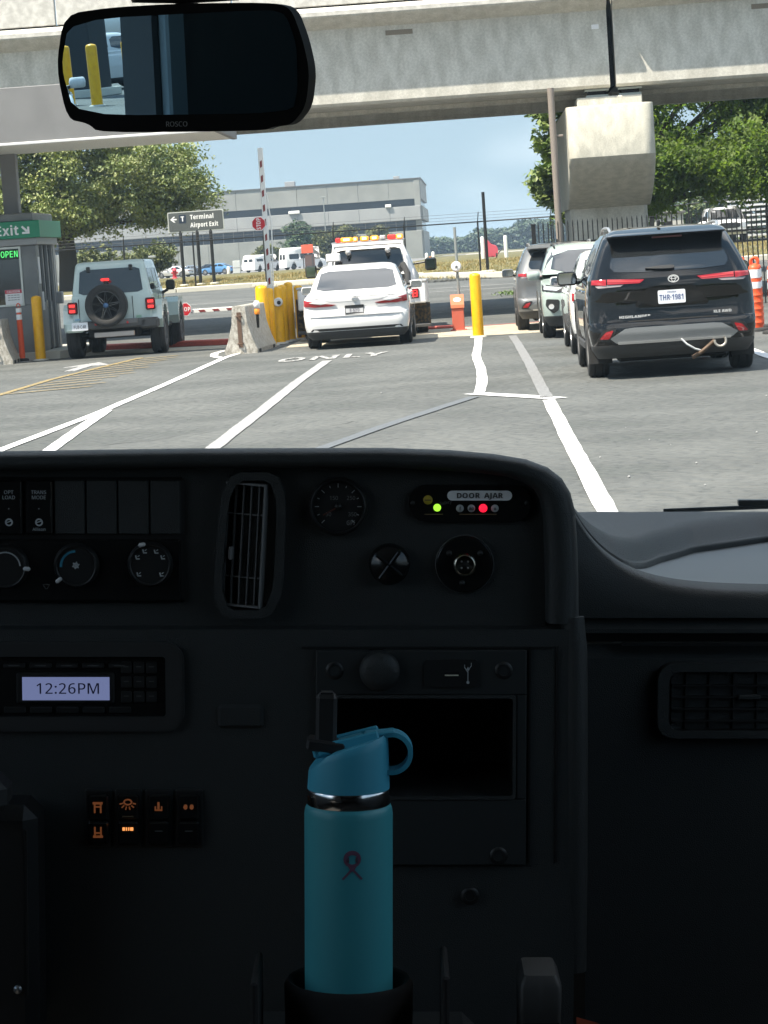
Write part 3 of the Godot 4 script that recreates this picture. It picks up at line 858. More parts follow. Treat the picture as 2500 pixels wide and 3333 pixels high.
	turned("hub_cap", [[0.05, 0.08], [0.045, 0.12], [0, 0.125, 1]], mat("hub_blue", Vector3(0.05, 0.12, 0.25), 0.4), sp, Vector3.ZERO, Basis.IDENTITY, 14)
	bx("spare_carrier", Vector3(-0.075, 0.975, 0.03), Vector3(0.30, 0.30, 0.10), black, o, 0.02)
	bx("brake_lamp_post", Vector3(-0.075, 1.38, 0.08), Vector3(0.06, 0.14, 0.05), black, o, 0.01)
	bx("high_brake_lamp", Vector3(-0.075, 1.455, 0.10), Vector3(0.16, 0.05, 0.06), glow("brake_glow", Vector3.ONE, 1.0), o, 0.015)
	pat("windscreen", rounded(poly([-0.60, 1.20, 0.60, 1.20, 0.56, 1.66, -0.56, 1.66]), 1, 0.08), nose_of(top), car_glass(), o, 0.006, 1)
	for k in 7:
		bx("grille_slot", Vector3(-0.36 + 0.12 * k, 0.90, -3.80), Vector3(0.06, 0.28, 0.03), black, o, 0.01)
	bx("front_bumper", Vector3(0, 0.58, -4.0), Vector3(1.5, 0.18, 0.22), dark, o, 0.03)
	return o

# ------------------------------------------------------------------ recovery truck
func make_tow_truck(at: Vector3) -> Node3D:
	var o := thing("tow_truck", "white recovery truck with amber and red roof lights just ahead of the white saloon", "truck", at)
	var body := mat("truck_white", grey(0.72), 0.4)
	var black := mat("black_trim", grey(0.015), 0.35)
	var cab := [[0.45, -4.4, -7.6, 0.90, 0.05, 0.2, 0.0, 0.1], [0.80, -4.4, -7.7, 0.95, 0.06, 0.2, 0, 0.1], [1.10, -4.4, -7.6, 0.95, 0.06, 0.2, 0, 0.1], [1.18, -4.4, -6.2, 0.94, 0.06, 0.2, 0, 0.1], [1.24, -4.42, -6.0, 0.92, 0.06, 0.2, 0.0, 0.1, 1], [1.50, -4.50, -5.7, 0.83, 0.07, 0.2, 0.02, 0.1], [1.72, -4.56, -5.45, 0.74, 0.08, 0.2, 0.02, 0.1], [1.79, -4.62, -5.38, 0.68, 0.1, 0.2, 0.03, 0.1], [1.81, -4.8, -5.3, 0.5, 0.1, 0.1, 0.02, 0.02]]
	sliced("cab", cab, body, o)
	var rear := rear_of(cab)
	pat("rear_window", rounded(poly([-0.74, 1.27, 0.74, 1.27, 0.66, 1.71, -0.66, 1.71]), 1, 0.08), rear, car_glass(), o, 0.006, 1)
	for s: float in [1.0, -1.0]:
		pat("side_window", rounded(poly([-4.72, 1.30, -5.75, 1.28, -5.45, 1.68, -4.76, 1.68])), flank_of(cab, s), car_glass(), o, 0.005, 1)
		var mr := node("door_mirror", o, Vector3(s * 1.26, 1.31, -5.3))
		bx("mirror_shell", Vector3.ZERO, Vector3(0.24, 0.27, 0.14), black, mr, 0.04)
		bx("mirror_glass", Vector3(0, 0.0, 0.07), Vector3(0.19, 0.21, 0.008), mat("mirror_silver", Vector3(0.55, 0.58, 0.6), 0.03, 1.0), mr, 0.002)
		tb("mirror_arm", [Vector3(-s * 0.1, 0.05, 0), Vector3(-s * 0.36, 0.02, -0.05)], [0.02], black, mr, 8)
		var wl := node("work_lamp", o, Vector3(s * 0.41, 1.66, -4.40), Basis(Vector3.RIGHT, PI / 2))
		turned("lamp_bowl", [[0.0, -0.05], [0.05, -0.04], [0.06, 0.03], [0.0, 0.04, 1]], mat("lamp_lens", grey(0.6), 0.08, 0.5), wl, Vector3.ZERO, Basis.IDENTITY, 14)
		bx("lamp_bracket", Vector3(0, -0.02, 0.08), Vector3(0.05, 0.04, 0.10), black, wl, 0.01)
		# side boxes of the recovery bed
		bx("bed_box", Vector3(s * 1.08, 0.80, -1.35), Vector3(0.30, 0.40, 2.5), body, o, 0.025)
		bx("bed_top_rail", Vector3(s * 1.08, 1.02, -1.35), Vector3(0.34, 0.04, 2.52), mat("deck_metal", grey(0.4), 0.4, 0.6), o, 0.01)
		var tl := node("tail_lamp", o, Vector3(s * 1.02, 0.79, -0.09))
		bx("lamp_surround", Vector3.ZERO, Vector3(0.14, 0.18, 0.03), mat("lamp_dark_red", Vector3(0.10, 0.006, 0.008), 0.25), tl, 0.01)
		for k in [[0.0, 0.055, 0.08, 0.018], [0.0, -0.055, 0.08, 0.018], [-0.035, 0, 0.018, 0.12], [0.035, 0, 0.018, 0.12], [0, 0, 0.03, 0.03]]:
			bx("lit_element", Vector3(k[0], k[1], 0.018), Vector3(k[2], k[3], 0.01), glow("brake_glow", Vector3(1.0, 0.035, 0.03), 0.42, Vector3(0.4, 0.02, 0.02)), tl)
		for k in 2:
			wheel(o, Vector3(s * (1.08 - 0.28 * k), 0.40, -1.3), s, 0.40, 0.24, mat("rim_silver", grey(0.42), 0.3, 0.8), 6, k == 0)
		wheel(o, Vector3(s * 0.85, 0.40, -6.6), s, 0.40, 0.24, mat("rim_silver", grey(0.42), 0.3, 0.8), 6)
		bx("mud_flap", Vector3(s * 1.08, 0.37, -0.55), Vector3(0.40, 0.46, 0.02), ground_mat("muddy_rubber", noise_tex(71, 0.03, grey(0.02), Vector3(0.12, 0.075, 0.03), 4, 256, 0.35, 0.7), Vector3(1.6, 1.6, 1.6), null, Vector3.ONE, 0.9, null, 1.0, false), o, 0.005)
		bx("step_bar", Vector3(s * 1.08, 0.17, -0.35), Vector3(0.40, 0.06, 0.30), mat("dark_plastic", grey(0.05), 0.6), o, 0.01)
	bx("deck", Vector3(0, 0.78, -1.6), Vector3(1.86, 0.12, 2.9), mat("deck_metal", grey(0.4), 0.4, 0.6), o, 0.02)
	bx("chassis", Vector3(0, 0.55, -3.6), Vector3(0.9, 0.2, 6.4), mat("underbody", grey(0.01), 0.9), o, 0.03)
	tb("boom", [Vector3(0, 0.9, -3.4), Vector3(0, 1.15, -2.4), Vector3(0, 0.85, -0.3)], [0.09], body, o, 8)
	bx("wheel_lift", Vector3(0, 0.28, 0.15), Vector3(1.5, 0.10, 0.12), black, o, 0.02)
	turned("winch_drum", [[0.16, -0.10], [0.16, -0.08], [0.09, -0.07, 1], [0.09, 0.07], [0.16, 0.08, 1], [0.16, 0.10, 1], [0, 0.10, 1]], black, o, Vector3(0.78, 1.08, -1.0), Basis(Vector3.BACK, PI / 2), 18)
	tb("hydraulic_hose", [Vector3(0.88, 0.95, -0.5), Vector3(0.88, 1.18, -0.8), Vector3(0.80, 1.35, -1.1), Vector3(0.72, 1.25, -1.6)], [0.06], mat("rubber", grey(0.022), 0.85), o, 8)
	tb("headache_rack", [Vector3(-0.82, 1.0, -4.34), Vector3(-0.70, 1.80, -4.40), Vector3(0.70, 1.80, -4.40), Vector3(0.82, 1.0, -4.34)], [0.045], body, o, 8)
	bx("number_box", Vector3(-0.72, 1.57, -4.25), Vector3(0.30, 0.17, 0.06), body, o, 0.02)
	bx("light_bar_base", Vector3(0, 1.855, -4.75), Vector3(1.52, 0.05, 0.30), mat("rail_silver", grey(0.5), 0.3, 0.8), o, 0.015)
	for k in [[-0.62, 0.10, 0], [-0.44, 0.24, 1], [-0.26, 0.10, 1], [-0.07, 0.17, 1], [0.14, 0.17, 1], [0.31, 0.12, 2], [0.50, 0.17, 0], [0.66, 0.14, 1]]:
		var lm: Material = [glow("beacon_red", Vector3(1.0, 0.04, 0.03), 0.42, Vector3(0.4, 0.02, 0.02)), glow("beacon_amber", Vector3(1.0, 0.27, 0.02), 0.40, Vector3(0.5, 0.25, 0.02)), mat("beacon_clear", grey(0.5), 0.2)][k[2]]
		var be := node("beacon", o, Vector3(k[0], 1.925, -4.72))
		bx("lens", Vector3.ZERO, Vector3(k[1], 0.09, 0.26), lm, be, 0.02)
		if k[2] == 1:
			bx("lit_core", Vector3(0, 0, 0.128), Vector3(k[1] * 0.55, 0.05, 0.012), glow("beacon_core", Vector3(1.0, 0.72, 0.30), 1.1), be, 0.004)
	return o

# ------------------------------------------------------------------ vans and the pickup in the distance
func make_van(called: String, label: String, at: Vector3, turn: float, high: float) -> Node3D:
	var o := thing(called, label, "van", at, turn, "")
	var body := mat("van_white", grey(0.74), 0.4)
	var h := high
	var lv := [[0.30, 0, -5.9, 0.98, 0.08, 0.3, 0.0, 0.1], [0.70, 0, -5.95, 1.0, 0.08, 0.35, 0.02, 0.15], [1.05, 0, -5.8, 1.0, 0.08, 0.35, 0.02, 0.2], [1.25, -0.01, -5.2, 0.99, 0.08, 0.3, 0.02, 0.2], [1.40, -0.02, -4.85, 0.97, 0.08, 0.3, 0.02, 0.2], [h - 0.45, -0.06, -4.2, 0.9, 0.1, 0.25, 0.02, 0.15], [h - 0.12, -0.1, -3.8, 0.82, 0.12, 0.25, 0.03, 0.12], [h, -0.25, -3.5, 0.68, 0.15, 0.25, 0.03, 0.1]]
	var arches := [[-1.1, 0.36, 0.42, 0.7], [-4.9, 0.36, 0.42, 0.7]]
	sliced("body", lv, body, o, arches)
	var y1 := minf(h - 0.5, 1.95)
	for s: float in [1.0, -1.0]:
		for z in [[-0.5, -1.9], [-2.1, -3.1], [-3.35, -4.3]]:
			pat("side_window", rounded(poly([z[0], 1.30, z[1] if z[1] > -4 else -4.65, 1.30, z[1], y1, z[0], y1]), 1, 0.1), flank_of(lv, s), car_glass(), o, 0.006, 1)
		for z in [-1.1, -4.9]:
			wheel(o, Vector3(s * 0.86, 0.36, z), s, 0.36, 0.23, mat("rim_silver", grey(0.42), 0.3, 0.8), 5, false)
		pat("rear_window", rounded(poly([s * 0.10, 1.30, s * 0.72, 1.30, s * 0.66, y1, s * 0.10, y1]), 1, 0.1), rear_of(lv), car_glass(), o, 0.006, 1)
		var hl := poly([0.55, 1.02, 0.88, 1.1, 0.88, 0.92, 0.6, 0.88])
		pat("headlamp", hl if s > 0 else mirrored(hl), nose_of(lv), mat("clear_lens", Vector3(0.35, 0.3, 0.3), 0.1, 0.3), o, 0.01, 1)
		bx("door_mirror", Vector3(s * 1.12, 1.5, -4.55), Vector3(0.2, 0.36, 0.14), mat("black_trim", grey(0.015), 0.35), o, 0.03)
	pat("windscreen", rounded(poly([-0.78, 1.45, 0.78, 1.45, 0.68, h - 0.4, -0.68, h - 0.4]), 1, 0.1), nose_of(lv), car_glass(), o, 0.006, 2)
	pat("grille", poly([-0.5, 0.98, 0.5, 0.98, 0.5, 0.62, -0.5, 0.62]), nose_of(lv), mat("black_trim", grey(0.015), 0.35), o, 0.01, 2)
	return o

func make_pickup(at: Vector3, turn: float) -> Node3D:
	var o := thing("pickup_truck", "white pickup truck facing the road behind the black fence, below the big tree", "pickup", at, turn)
	var body := mat("truck_white", grey(0.72), 0.4)
	var black := mat("black_trim", grey(0.015), 0.35)
	var lv := [[0.50, 0, -5.7, 0.95, 0.06, 0.15, 0.0, 0.05], [0.85, 0, -5.8, 1.0, 0.06, 0.2, 0, 0.08], [1.15, 0, -5.78, 1.0, 0.06, 0.2, 0, 0.08], [1.25, -0.0, -5.6, 0.99, 0.06, 0.2, 0, 0.08], [1.33, -1.9, -4.4, 0.96, 0.06, 0.2, 0, 0.08], [1.60, -2.0, -4.0, 0.88, 0.06, 0.2, 0.02, 0.08], [1.92, -2.1, -3.5, 0.78, 0.08, 0.2, 0.02, 0.08], [2.02, -2.2, -3.3, 0.70, 0.1, 0.2, 0.02, 0.08], [2.04, -2.4, -3.2, 0.5, 0.1, 0.1, 0, 0]]
	sliced("body", lv, body, o, [[-1.2, 0.42, 0.47, 0.7], [-4.85, 0.42, 0.47, 0.7]])
	var nose := nose_of(lv)
	pat("windscreen", rounded(poly([-0.80, 1.38, 0.80, 1.38, 0.70, 1.92, -0.70, 1.92]), 1, 0.1), nose, car_glass(), o, 0.006, 2)
	pat("grille", rounded(poly([-0.60, 1.16, 0.60, 1.16, 0.56, 0.84, -0.56, 0.84])), nose, black, o, 0.02, 2)
	pat("bumper", rounded(poly([-0.95, 0.76, 0.95, 0.76, 0.9, 0.56, -0.9, 0.56])), nose, mat("rail_silver", grey(0.5), 0.3, 0.8), o, 0.06, 2)
	for s: float in [1.0, -1.0]:
		var hl := poly([0.64, 1.14, 0.90, 1.14, 0.90, 0.86, 0.66, 0.86])
		pat("headlamp", hl if s > 0 else mirrored(hl), nose, mat("lamp_lens", grey(0.6), 0.08, 0.5), o, 0.012, 1)
		pat("side_window", rounded(poly([-2.3, 1.40, -3.9, 1.40, -3.6, 1.85, -2.3, 1.85])), flank_of(lv, s), car_glass(), o, 0.005, 1)
		bx("door_mirror", Vector3(s * 1.13, 1.45, -4.0), Vector3(0.22, 0.26, 0.14), black, o, 0.03)
		for z in [-1.2, -4.85]:
			wheel(o, Vector3(s * 0.84, 0.42, z), s, 0.42, 0.27, mat("rim_silver", grey(0.42), 0.3, 0.8), 6)
	return o

# ------------------------------------------------------------------ ground and setting
func ground_y(d: float) -> float:   # height of the land at distance d ahead
	if d < 60.0:
		return 0.0
	if d < 125.0:
		return (d - 60.0) * 0.0135
	if d < 220.0:
		return 0.8775
	if d < 330.0:
		return lerpf(0.8775, 0.5, (d - 220.0) / 110.0)
	return 0.5

func sheet(st: SurfaceTool, x0: float, x1: float, d0: float, d1: float, lift: float, step := 5.0) -> void:
	st.set_smooth_group(1)
	var d := d0
	while d < d1 - 0.01:
		var e := minf(d + step, d1)
		quad(st, Vector3(x0, ground_y(d) + lift, -d), Vector3(x1, ground_y(d) + lift, -d), Vector3(x1, ground_y(e) + lift, -e), Vector3(x0, ground_y(e) + lift, -e))
		d = e

# a painted line through points [x, d], its edges a little uneven
func stripe(st: SurfaceTool, pts: Array, w: float, lift := 0.009, ragged := 0.005) -> void:
	var rows := []
	for i in pts.size() - 1:
		var a := Vector2(pts[i][0], pts[i][1])
		var b := Vector2(pts[i + 1][0], pts[i + 1][1])
		var n := maxi(1, int(a.distance_to(b) / 0.5))
		for k in n + (1 if i == pts.size() - 2 else 0):
			rows.append(a.lerp(b, float(k) / n))
	st.set_smooth_group(1)
	var prev := []
	for i in rows.size():
		var t: Vector2 = (rows[mini(i + 1, rows.size() - 1)] - rows[maxi(i - 1, 0)]).normalized()
		var s := Vector2(t.y, -t.x) * (w / 2.0)
		var l: Vector2 = rows[i] - s * (1.0 + rng.randf_range(-1, 1) * ragged / w * 2.0)
		var r: Vector2 = rows[i] + s * (1.0 + rng.randf_range(-1, 1) * ragged / w * 2.0)
		var cur := [Vector3(l.x, ground_y(l.y) + lift, -l.y), Vector3(r.x, ground_y(r.y) + lift, -r.y)]
		if prev:
			var up := (prev[1] - prev[0]).cross(cur[0] - prev[0]) as Vector3
			if up.y > 0:
				quad(st, prev[0], prev[1], cur[1], cur[0])
			else:
				quad(st, prev[1], prev[0], cur[0], cur[1])
		prev = cur

func prism_x(st: SurfaceTool, zy: PackedVector2Array, x0: float, x1: float) -> void:   # outline in (z, y), run along x
	st.set_smooth_group(FLAT)
	var idx := Geometry2D.triangulate_polygon(zy)
	var mid := Vector3((x0 + x1) / 2, 0, 0)
	for i in range(0, idx.size(), 3):
		for x: float in [x0, x1]:
			tri_from(st, Vector3(x, zy[idx[i]].y, zy[idx[i]].x), Vector3(x, zy[idx[i + 1]].y, zy[idx[i + 1]].x), Vector3(x, zy[idx[i + 2]].y, zy[idx[i + 2]].x), Vector3(mid.x, zy[idx[i]].y, zy[idx[i]].x))
	for i in zy.size():
		var a := zy[i]
		var b := zy[(i + 1) % zy.size()]
		var m := (a + b) / 2
		var nrm := Vector2((b - a).y, -(b - a).x).normalized() * 0.004
		if Geometry2D.is_point_in_polygon(m + nrm, zy):
			nrm = -nrm
		var inn := m - nrm
		quad_from(st, Vector3(x0, a.y, a.x), Vector3(x1, a.y, a.x), Vector3(x1, b.y, b.x), Vector3(x0, b.y, b.x), Vector3(mid.x, inn.y, inn.x))

func prism_z(st: SurfaceTool, xy: PackedVector2Array, z0: float, z1: float) -> void:
	var t := SurfaceTool.new()
	t.begin(Mesh.PRIMITIVE_TRIANGLES)
	st.set_smooth_group(FLAT)
	patch(st, xy, flat_on(Vector3(0, 0, 0)), z1, 0, z0)
	var idx := Geometry2D.triangulate_polygon(xy)
	for i in range(0, idx.size(), 3):
		tri_from(st, Vector3(xy[idx[i]].x, xy[idx[i]].y, z0), Vector3(xy[idx[i + 1]].x, xy[idx[i + 1]].y, z0), Vector3(xy[idx[i + 2]].x, xy[idx[i + 2]].y, z0), Vector3(xy[idx[i]].x, xy[idx[i]].y, z0 + 1.0))

func concrete() -> StandardMaterial3D:
	return ground_mat("concrete", noise_tex(11, 0.012, Vector3(0.48, 0.465, 0.41), Vector3(0.60, 0.585, 0.525), 5), Vector3(0.42, 0.16, 0.42), noise_tex(12, 0.03, grey(0.86), grey(1.0), 5), Vector3(0.9, 0.9, 0.9), 0.85)

func build_ground() -> void:
	var dry := ground_mat("dry_grass", noise_tex(3, 0.02, Vector3(0.075, 0.080, 0.024), Vector3(0.205, 0.165, 0.058), 5), Vector3(0.045, 0.045, 0.12), noise_tex(4, 0.08, grey(0.6), grey(1.0), 4), Vector3(0.6, 0.6, 0.6), 1.0)
	var st := new_st()
	for k in [[-1600.0, -200.0], [-200.0, 200.0], [200.0, 1600.0]]:
		sheet(st, k[0], k[1], -120.0, 60.0, -0.012, 60.0)
		sheet(st, k[0], k[1], 60.0, 130.0, -0.012, 10.0)
		sheet(st, k[0], k[1], 130.0, 430.0, -0.012, 30.0)
		sheet(st, k[0], k[1], 430.0, 4000.0, -0.012, 600.0)
	struct("ground", st, dry)
	var asphalt := ground_mat("asphalt", noise_tex(5, 0.006, Vector3(0.070, 0.0745, 0.072), Vector3(0.101, 0.106, 0.1015), 6, 1024), Vector3(0.06, 0.06, 0.06), noise_tex(6, 0.16, grey(0.80), grey(1.0), 3, 512, 0.2, 0.6), Vector3(1.3, 1.3, 1.3), 0.88, bump_tex(7, 0.2, 6.0), 0.3)
	st = new_st()
	sheet(st, -70, -9, -60.0, 106.5, 0.0)
	sheet(st, -9, 70, -60.0, 95.0, 0.0)
	# the edge of the road swings closer to the right
	for k in [[-9.0, 106.5, -2.2, 103.5], [-2.2, 103.5, 1.2, 95.0]]:
		var a := Vector3(k[0], ground_y(95) + 0.0, -95.0)
		var b := Vector3(k[2], ground_y(95) + 0.0, -95.0)
		quad(st, a, b + Vector3(0, 0, -0.01), Vector3(k[2], ground_y(k[3]), -k[3]), Vector3(k[0], ground_y(k[1]), -k[1]))
	var road := struct("road", st, asphalt)
	st = new_st()
	sheet(st, -160, -8, 226.0, 505.0, -0.002, 26.0)
	struct("car_park", st, ground_mat("lot_asphalt", noise_tex(8, 0.01, grey(0.13), grey(0.19), 4), Vector3(0.02, 0.02, 0.02), null, Vector3.ONE, 0.95))
	st = new_st()
	sheet(st, -8, 160, 236.0, 250.0, 0.0, 14.0)
	sheet(st, -8, 400, 520.0, 640.0, 0.0, 60.0)
	struct("runway", st, mat("pale_concrete", Vector3(0.30, 0.285, 0.25), 0.9))
	# markings
	var white := ground_mat("road_white", noise_tex(21, 0.05, grey(0.34), grey(0.72), 6, 512, 0.22, 0.5), Vector3(0.7, 0.7, 0.7), null, Vector3.ONE, 0.7)
	var worn := ground_mat("road_white_worn", noise_tex(22, 0.04, grey(0.17), grey(0.42), 6, 512, 0.3, 0.7), Vector3(0.9, 0.9, 0.9), null, Vector3.ONE, 0.8)
	var patchy := ground_mat("road_white_patchy", noise_tex(28, 0.05, Vector3(0.10, 0.10, 0.10), Vector3(0.62, 0.62, 0.60), 4, 512, 0.52, 0.60), Vector3(0.55, 0.55, 0.55), null, Vector3.ONE, 0.8)
	var faint := ground_mat("road_white_faint", noise_tex(23, 0.04, Vector3(0.12, 0.125, 0.13), Vector3(0.24, 0.24, 0.24), 6, 512, 0.35, 0.7), Vector3(0.9, 0.9, 0.9), null, Vector3.ONE, 0.85)
	var bluish := ground_mat("road_blue_faint", noise_tex(24, 0.04, Vector3(0.085, 0.092, 0.10), Vector3(0.10, 0.115, 0.13), 4), Vector3(0.9, 0.9, 0.9), null, Vector3.ONE, 0.85)
	var yellow := ground_mat("road_yellow_worn", noise_tex(25, 0.04, Vector3(0.11, 0.105, 0.085), Vector3(0.40, 0.27, 0.07), 6, 512, 0.34, 0.72), Vector3(0.9, 0.9, 0.9), null, Vector3.ONE, 0.8)
	for l in [
			[[[-4.75, 14.0], [-4.52, 25.0], [-4.40, 30.0], [-4.38, 37.0], [-4.42, 45.5], [-4.20, 50.5]], 0.125, white], [[[-3.55, 16.0], [-3.98, 24.0], [-4.15, 26.8], [-4.36, 30.6]], 0.14, white],
			[[[-4.44, 45.5], [-4.70, 46.6], [-4.84, 48.2], [-4.78, 49.4]], 0.14, white], [[[-2.36, 12.0], [-2.40, 28.0], [-2.44, 34.5], [-2.42, 41.2]], 0.15, worn],
			[[[0.66, 10.0], [0.64, 17.0], [0.62, 22.0], [0.61, 26.9]], 0.125, white], [[[0.71, 27.05], [0.27, 28.1], [-0.16, 29.05]], 0.22, white], [[[-0.09, 29.1], [-0.05, 31.2], [-0.06, 34.8], [-0.13, 39.2], [-0.10, 43.0], [-0.09, 47.2]], 0.125, white],
			[[[0.60, 27.3], [0.59, 30.2], [0.58, 35.0], [0.54, 42.7], [0.50, 47.0]], 0.13, faint], [[[-2.2, 17.5], [-1.38, 22.2], [-0.96, 24.5], [-0.48, 26.8], [-0.14, 28.4]], 0.14, bluish],
			[[[3.75, 20.0], [3.45, 33.0], [3.52, 40.0]], 0.14, white], [[[-8.6, 51.0], [-9.6, 49.6], [-11.5, 48.0]], 0.14, white],
			[[[-6.9, 28.0], [-6.69, 36.7], [-6.67, 41.0], [-6.45, 45.0], [-6.22, 48.6]], 0.12, yellow],
			[[[-12.0, 87.5], [-3.0, 87.0], [4.0, 86.0]], 0.3, worn], [[[-4.0, 83.5], [4.0, 82.0]], 0.3, worn]]:
		st = new_st()
		stripe(st, l[0], l[1])
		obj("lane_line", st, l[2], road)
	for k in 12:
		st = new_st()
		var d: float = 36.8 + k * 1.0
		stripe(st, [[-6.60 + k * 0.03, d], [-5.55 + rng.randf_range(-0.12, 0.12), d + 0.75]], 0.13, 0.011, 0.02)
		obj("hatch_stroke", st, yellow, road)
	st = new_st()
	var arrow := poly([-6.95, 44.2, -6.75, 44.2, -6.75, 46.0, -6.45, 46.0, -6.85, 47.6, -7.25, 46.0, -6.95, 46.0])
	patch(st, arrow, func(u: float, v: float, h: float) -> Vector3: return Vector3(u, h, -v), 0.0095, 0, 0.001)
	obj("lane_arrow", st, worn, road)
	text("lane_word", "ONLY", 1.45, patchy, road, Vector3(-2.42, 0.009, -42.55), Basis(Vector3.RIGHT, -PI / 2), "Droid Sans", true, 0.33)
	for c in [[[-3.55, 24.4], [-3.38, 24.62], [-3.12, 24.70], [-2.95, 25.05]], [[-1.5, 25.1], [-1.34, 25.32], [-1.30, 25.6]], [[-3.6, 31.2], [-3.49, 31.34], [-3.4, 31.36]]]:
		st = new_st()
		stripe(st, c, 0.016, 0.002, 0.006)
		obj("crack", st, mat("crack_dark", grey(0.02), 0.95), road)
	var specks := [[1.0, 28.28], [1.12, 22.18], [1.22, 20.67], [0.78, 19.31], [2.05, 20.73], [0.89, 17.57], [-0.41, 34.12], [1.34, 20.07], [1.31, 16.65], [1.39, 18.3], [2.6, 25.2], [-1.2, 30.4], [-3.1, 27.7]]
	for k in specks.size():
		var stone := bx("pebble", Vector3(specks[k][0], 0.008, -specks[k][1]), Vector3(0.016, 0.014, 0.014) * (0.7 + 0.09 * (k % 6)), mat("pebble_pale", grey(0.32), 0.8), road, 0.006)
		stone.rotation.y = k * 0.7
	# concrete apron at the gate, kerbs painted red
	st = new_st()
	patch(st, poly([-3.6, 48.9, -0.6, 48.9, 0.54, 48.0, 4.2, 47.6, 4.2, 54.0, -3.6, 54.6]), func(u: float, v: float, h: float) -> Vector3: return Vector3(u, h, -v), 0.006, 1, -0.002)
	struct("gate_apron", st, ground_mat("apron_concrete", noise_tex(26, 0.03, Vector3(0.29, 0.26, 0.20), Vector3(0.42, 0.38, 0.30), 5), Vector3(0.3, 0.3, 0.3), null, Vector3.ONE, 0.9))
	st = new_st()
	patch(st, poly([-8.0, 52.2, -4.6, 50.9, -4.6, 56.0, -8.0, 57.0]), func(u: float, v: float, h: float) -> Vector3: return Vector3(u, h, -v), 0.006, 1, -0.002)
	struct("exit_lane_apron", st, mats["apron_concrete"])
	var red := ground_mat("kerb_red", noise_tex(27, 0.05, Vector3(0.35, 0.07, 0.05), Vector3(0.55, 0.11, 0.08), 5), Vector3(0.9, 0.9, 0.9), null, Vector3.ONE, 0.7)
	for k in [[-7.9, 55.2, -4.75, 52.9, 0.12], [-3.35, 54.75, -0.62, 54.25, 0.06]]:
		var kl := Vector2(k[2] - k[0], k[1] - k[3]).length()
		var kb := bx("red_kerb", Vector3((k[0] + k[2]) / 2, k[4] / 2, -(k[1] + k[3]) / 2), Vector3(kl, k[4], 0.30), red, road, 0.02)
		kb.rotation.y = -atan2(k[1] - k[3], k[2] - k[0])
	for l in [[[[-3.5, 54.8], [-0.5, 54.3], [4.0, 54.0]], 0.22], [[[-3.35, 53.2], [-3.3, 54.6]], 0.3]]:
		st = new_st()
		stripe(st, l[0], l[1], 0.012)
		obj("red_line", st, red, road)
	var kc := mat("kerb_concrete", Vector3(0.50, 0.48, 0.42), 0.85)
	var kerb := [[-70, 107.0], [-9, 106.8], [-2.2, 103.8], [1.2, 95.2], [70, 95.2]]
	for i in kerb.size() - 1:
		var a := Vector2(kerb[i][0], kerb[i][1])
		var b := Vector2(kerb[i + 1][0], kerb[i + 1][1])
		var n := maxi(1, int(a.distance_to(b) / 3.0))
		for k in n:
			var p := a.lerp(b, (k + 0.5) / n)
			if absf(p.x) > 22.0:
				continue
			var o := bx("kerb_stone", Vector3(p.x, ground_y(p.y) + 0.02, -p.y), Vector3(a.distance_to(b) / n - 0.02, 0.34, 0.34), kc, road, 0.03)
			o.rotation.y = (b - a).angle()

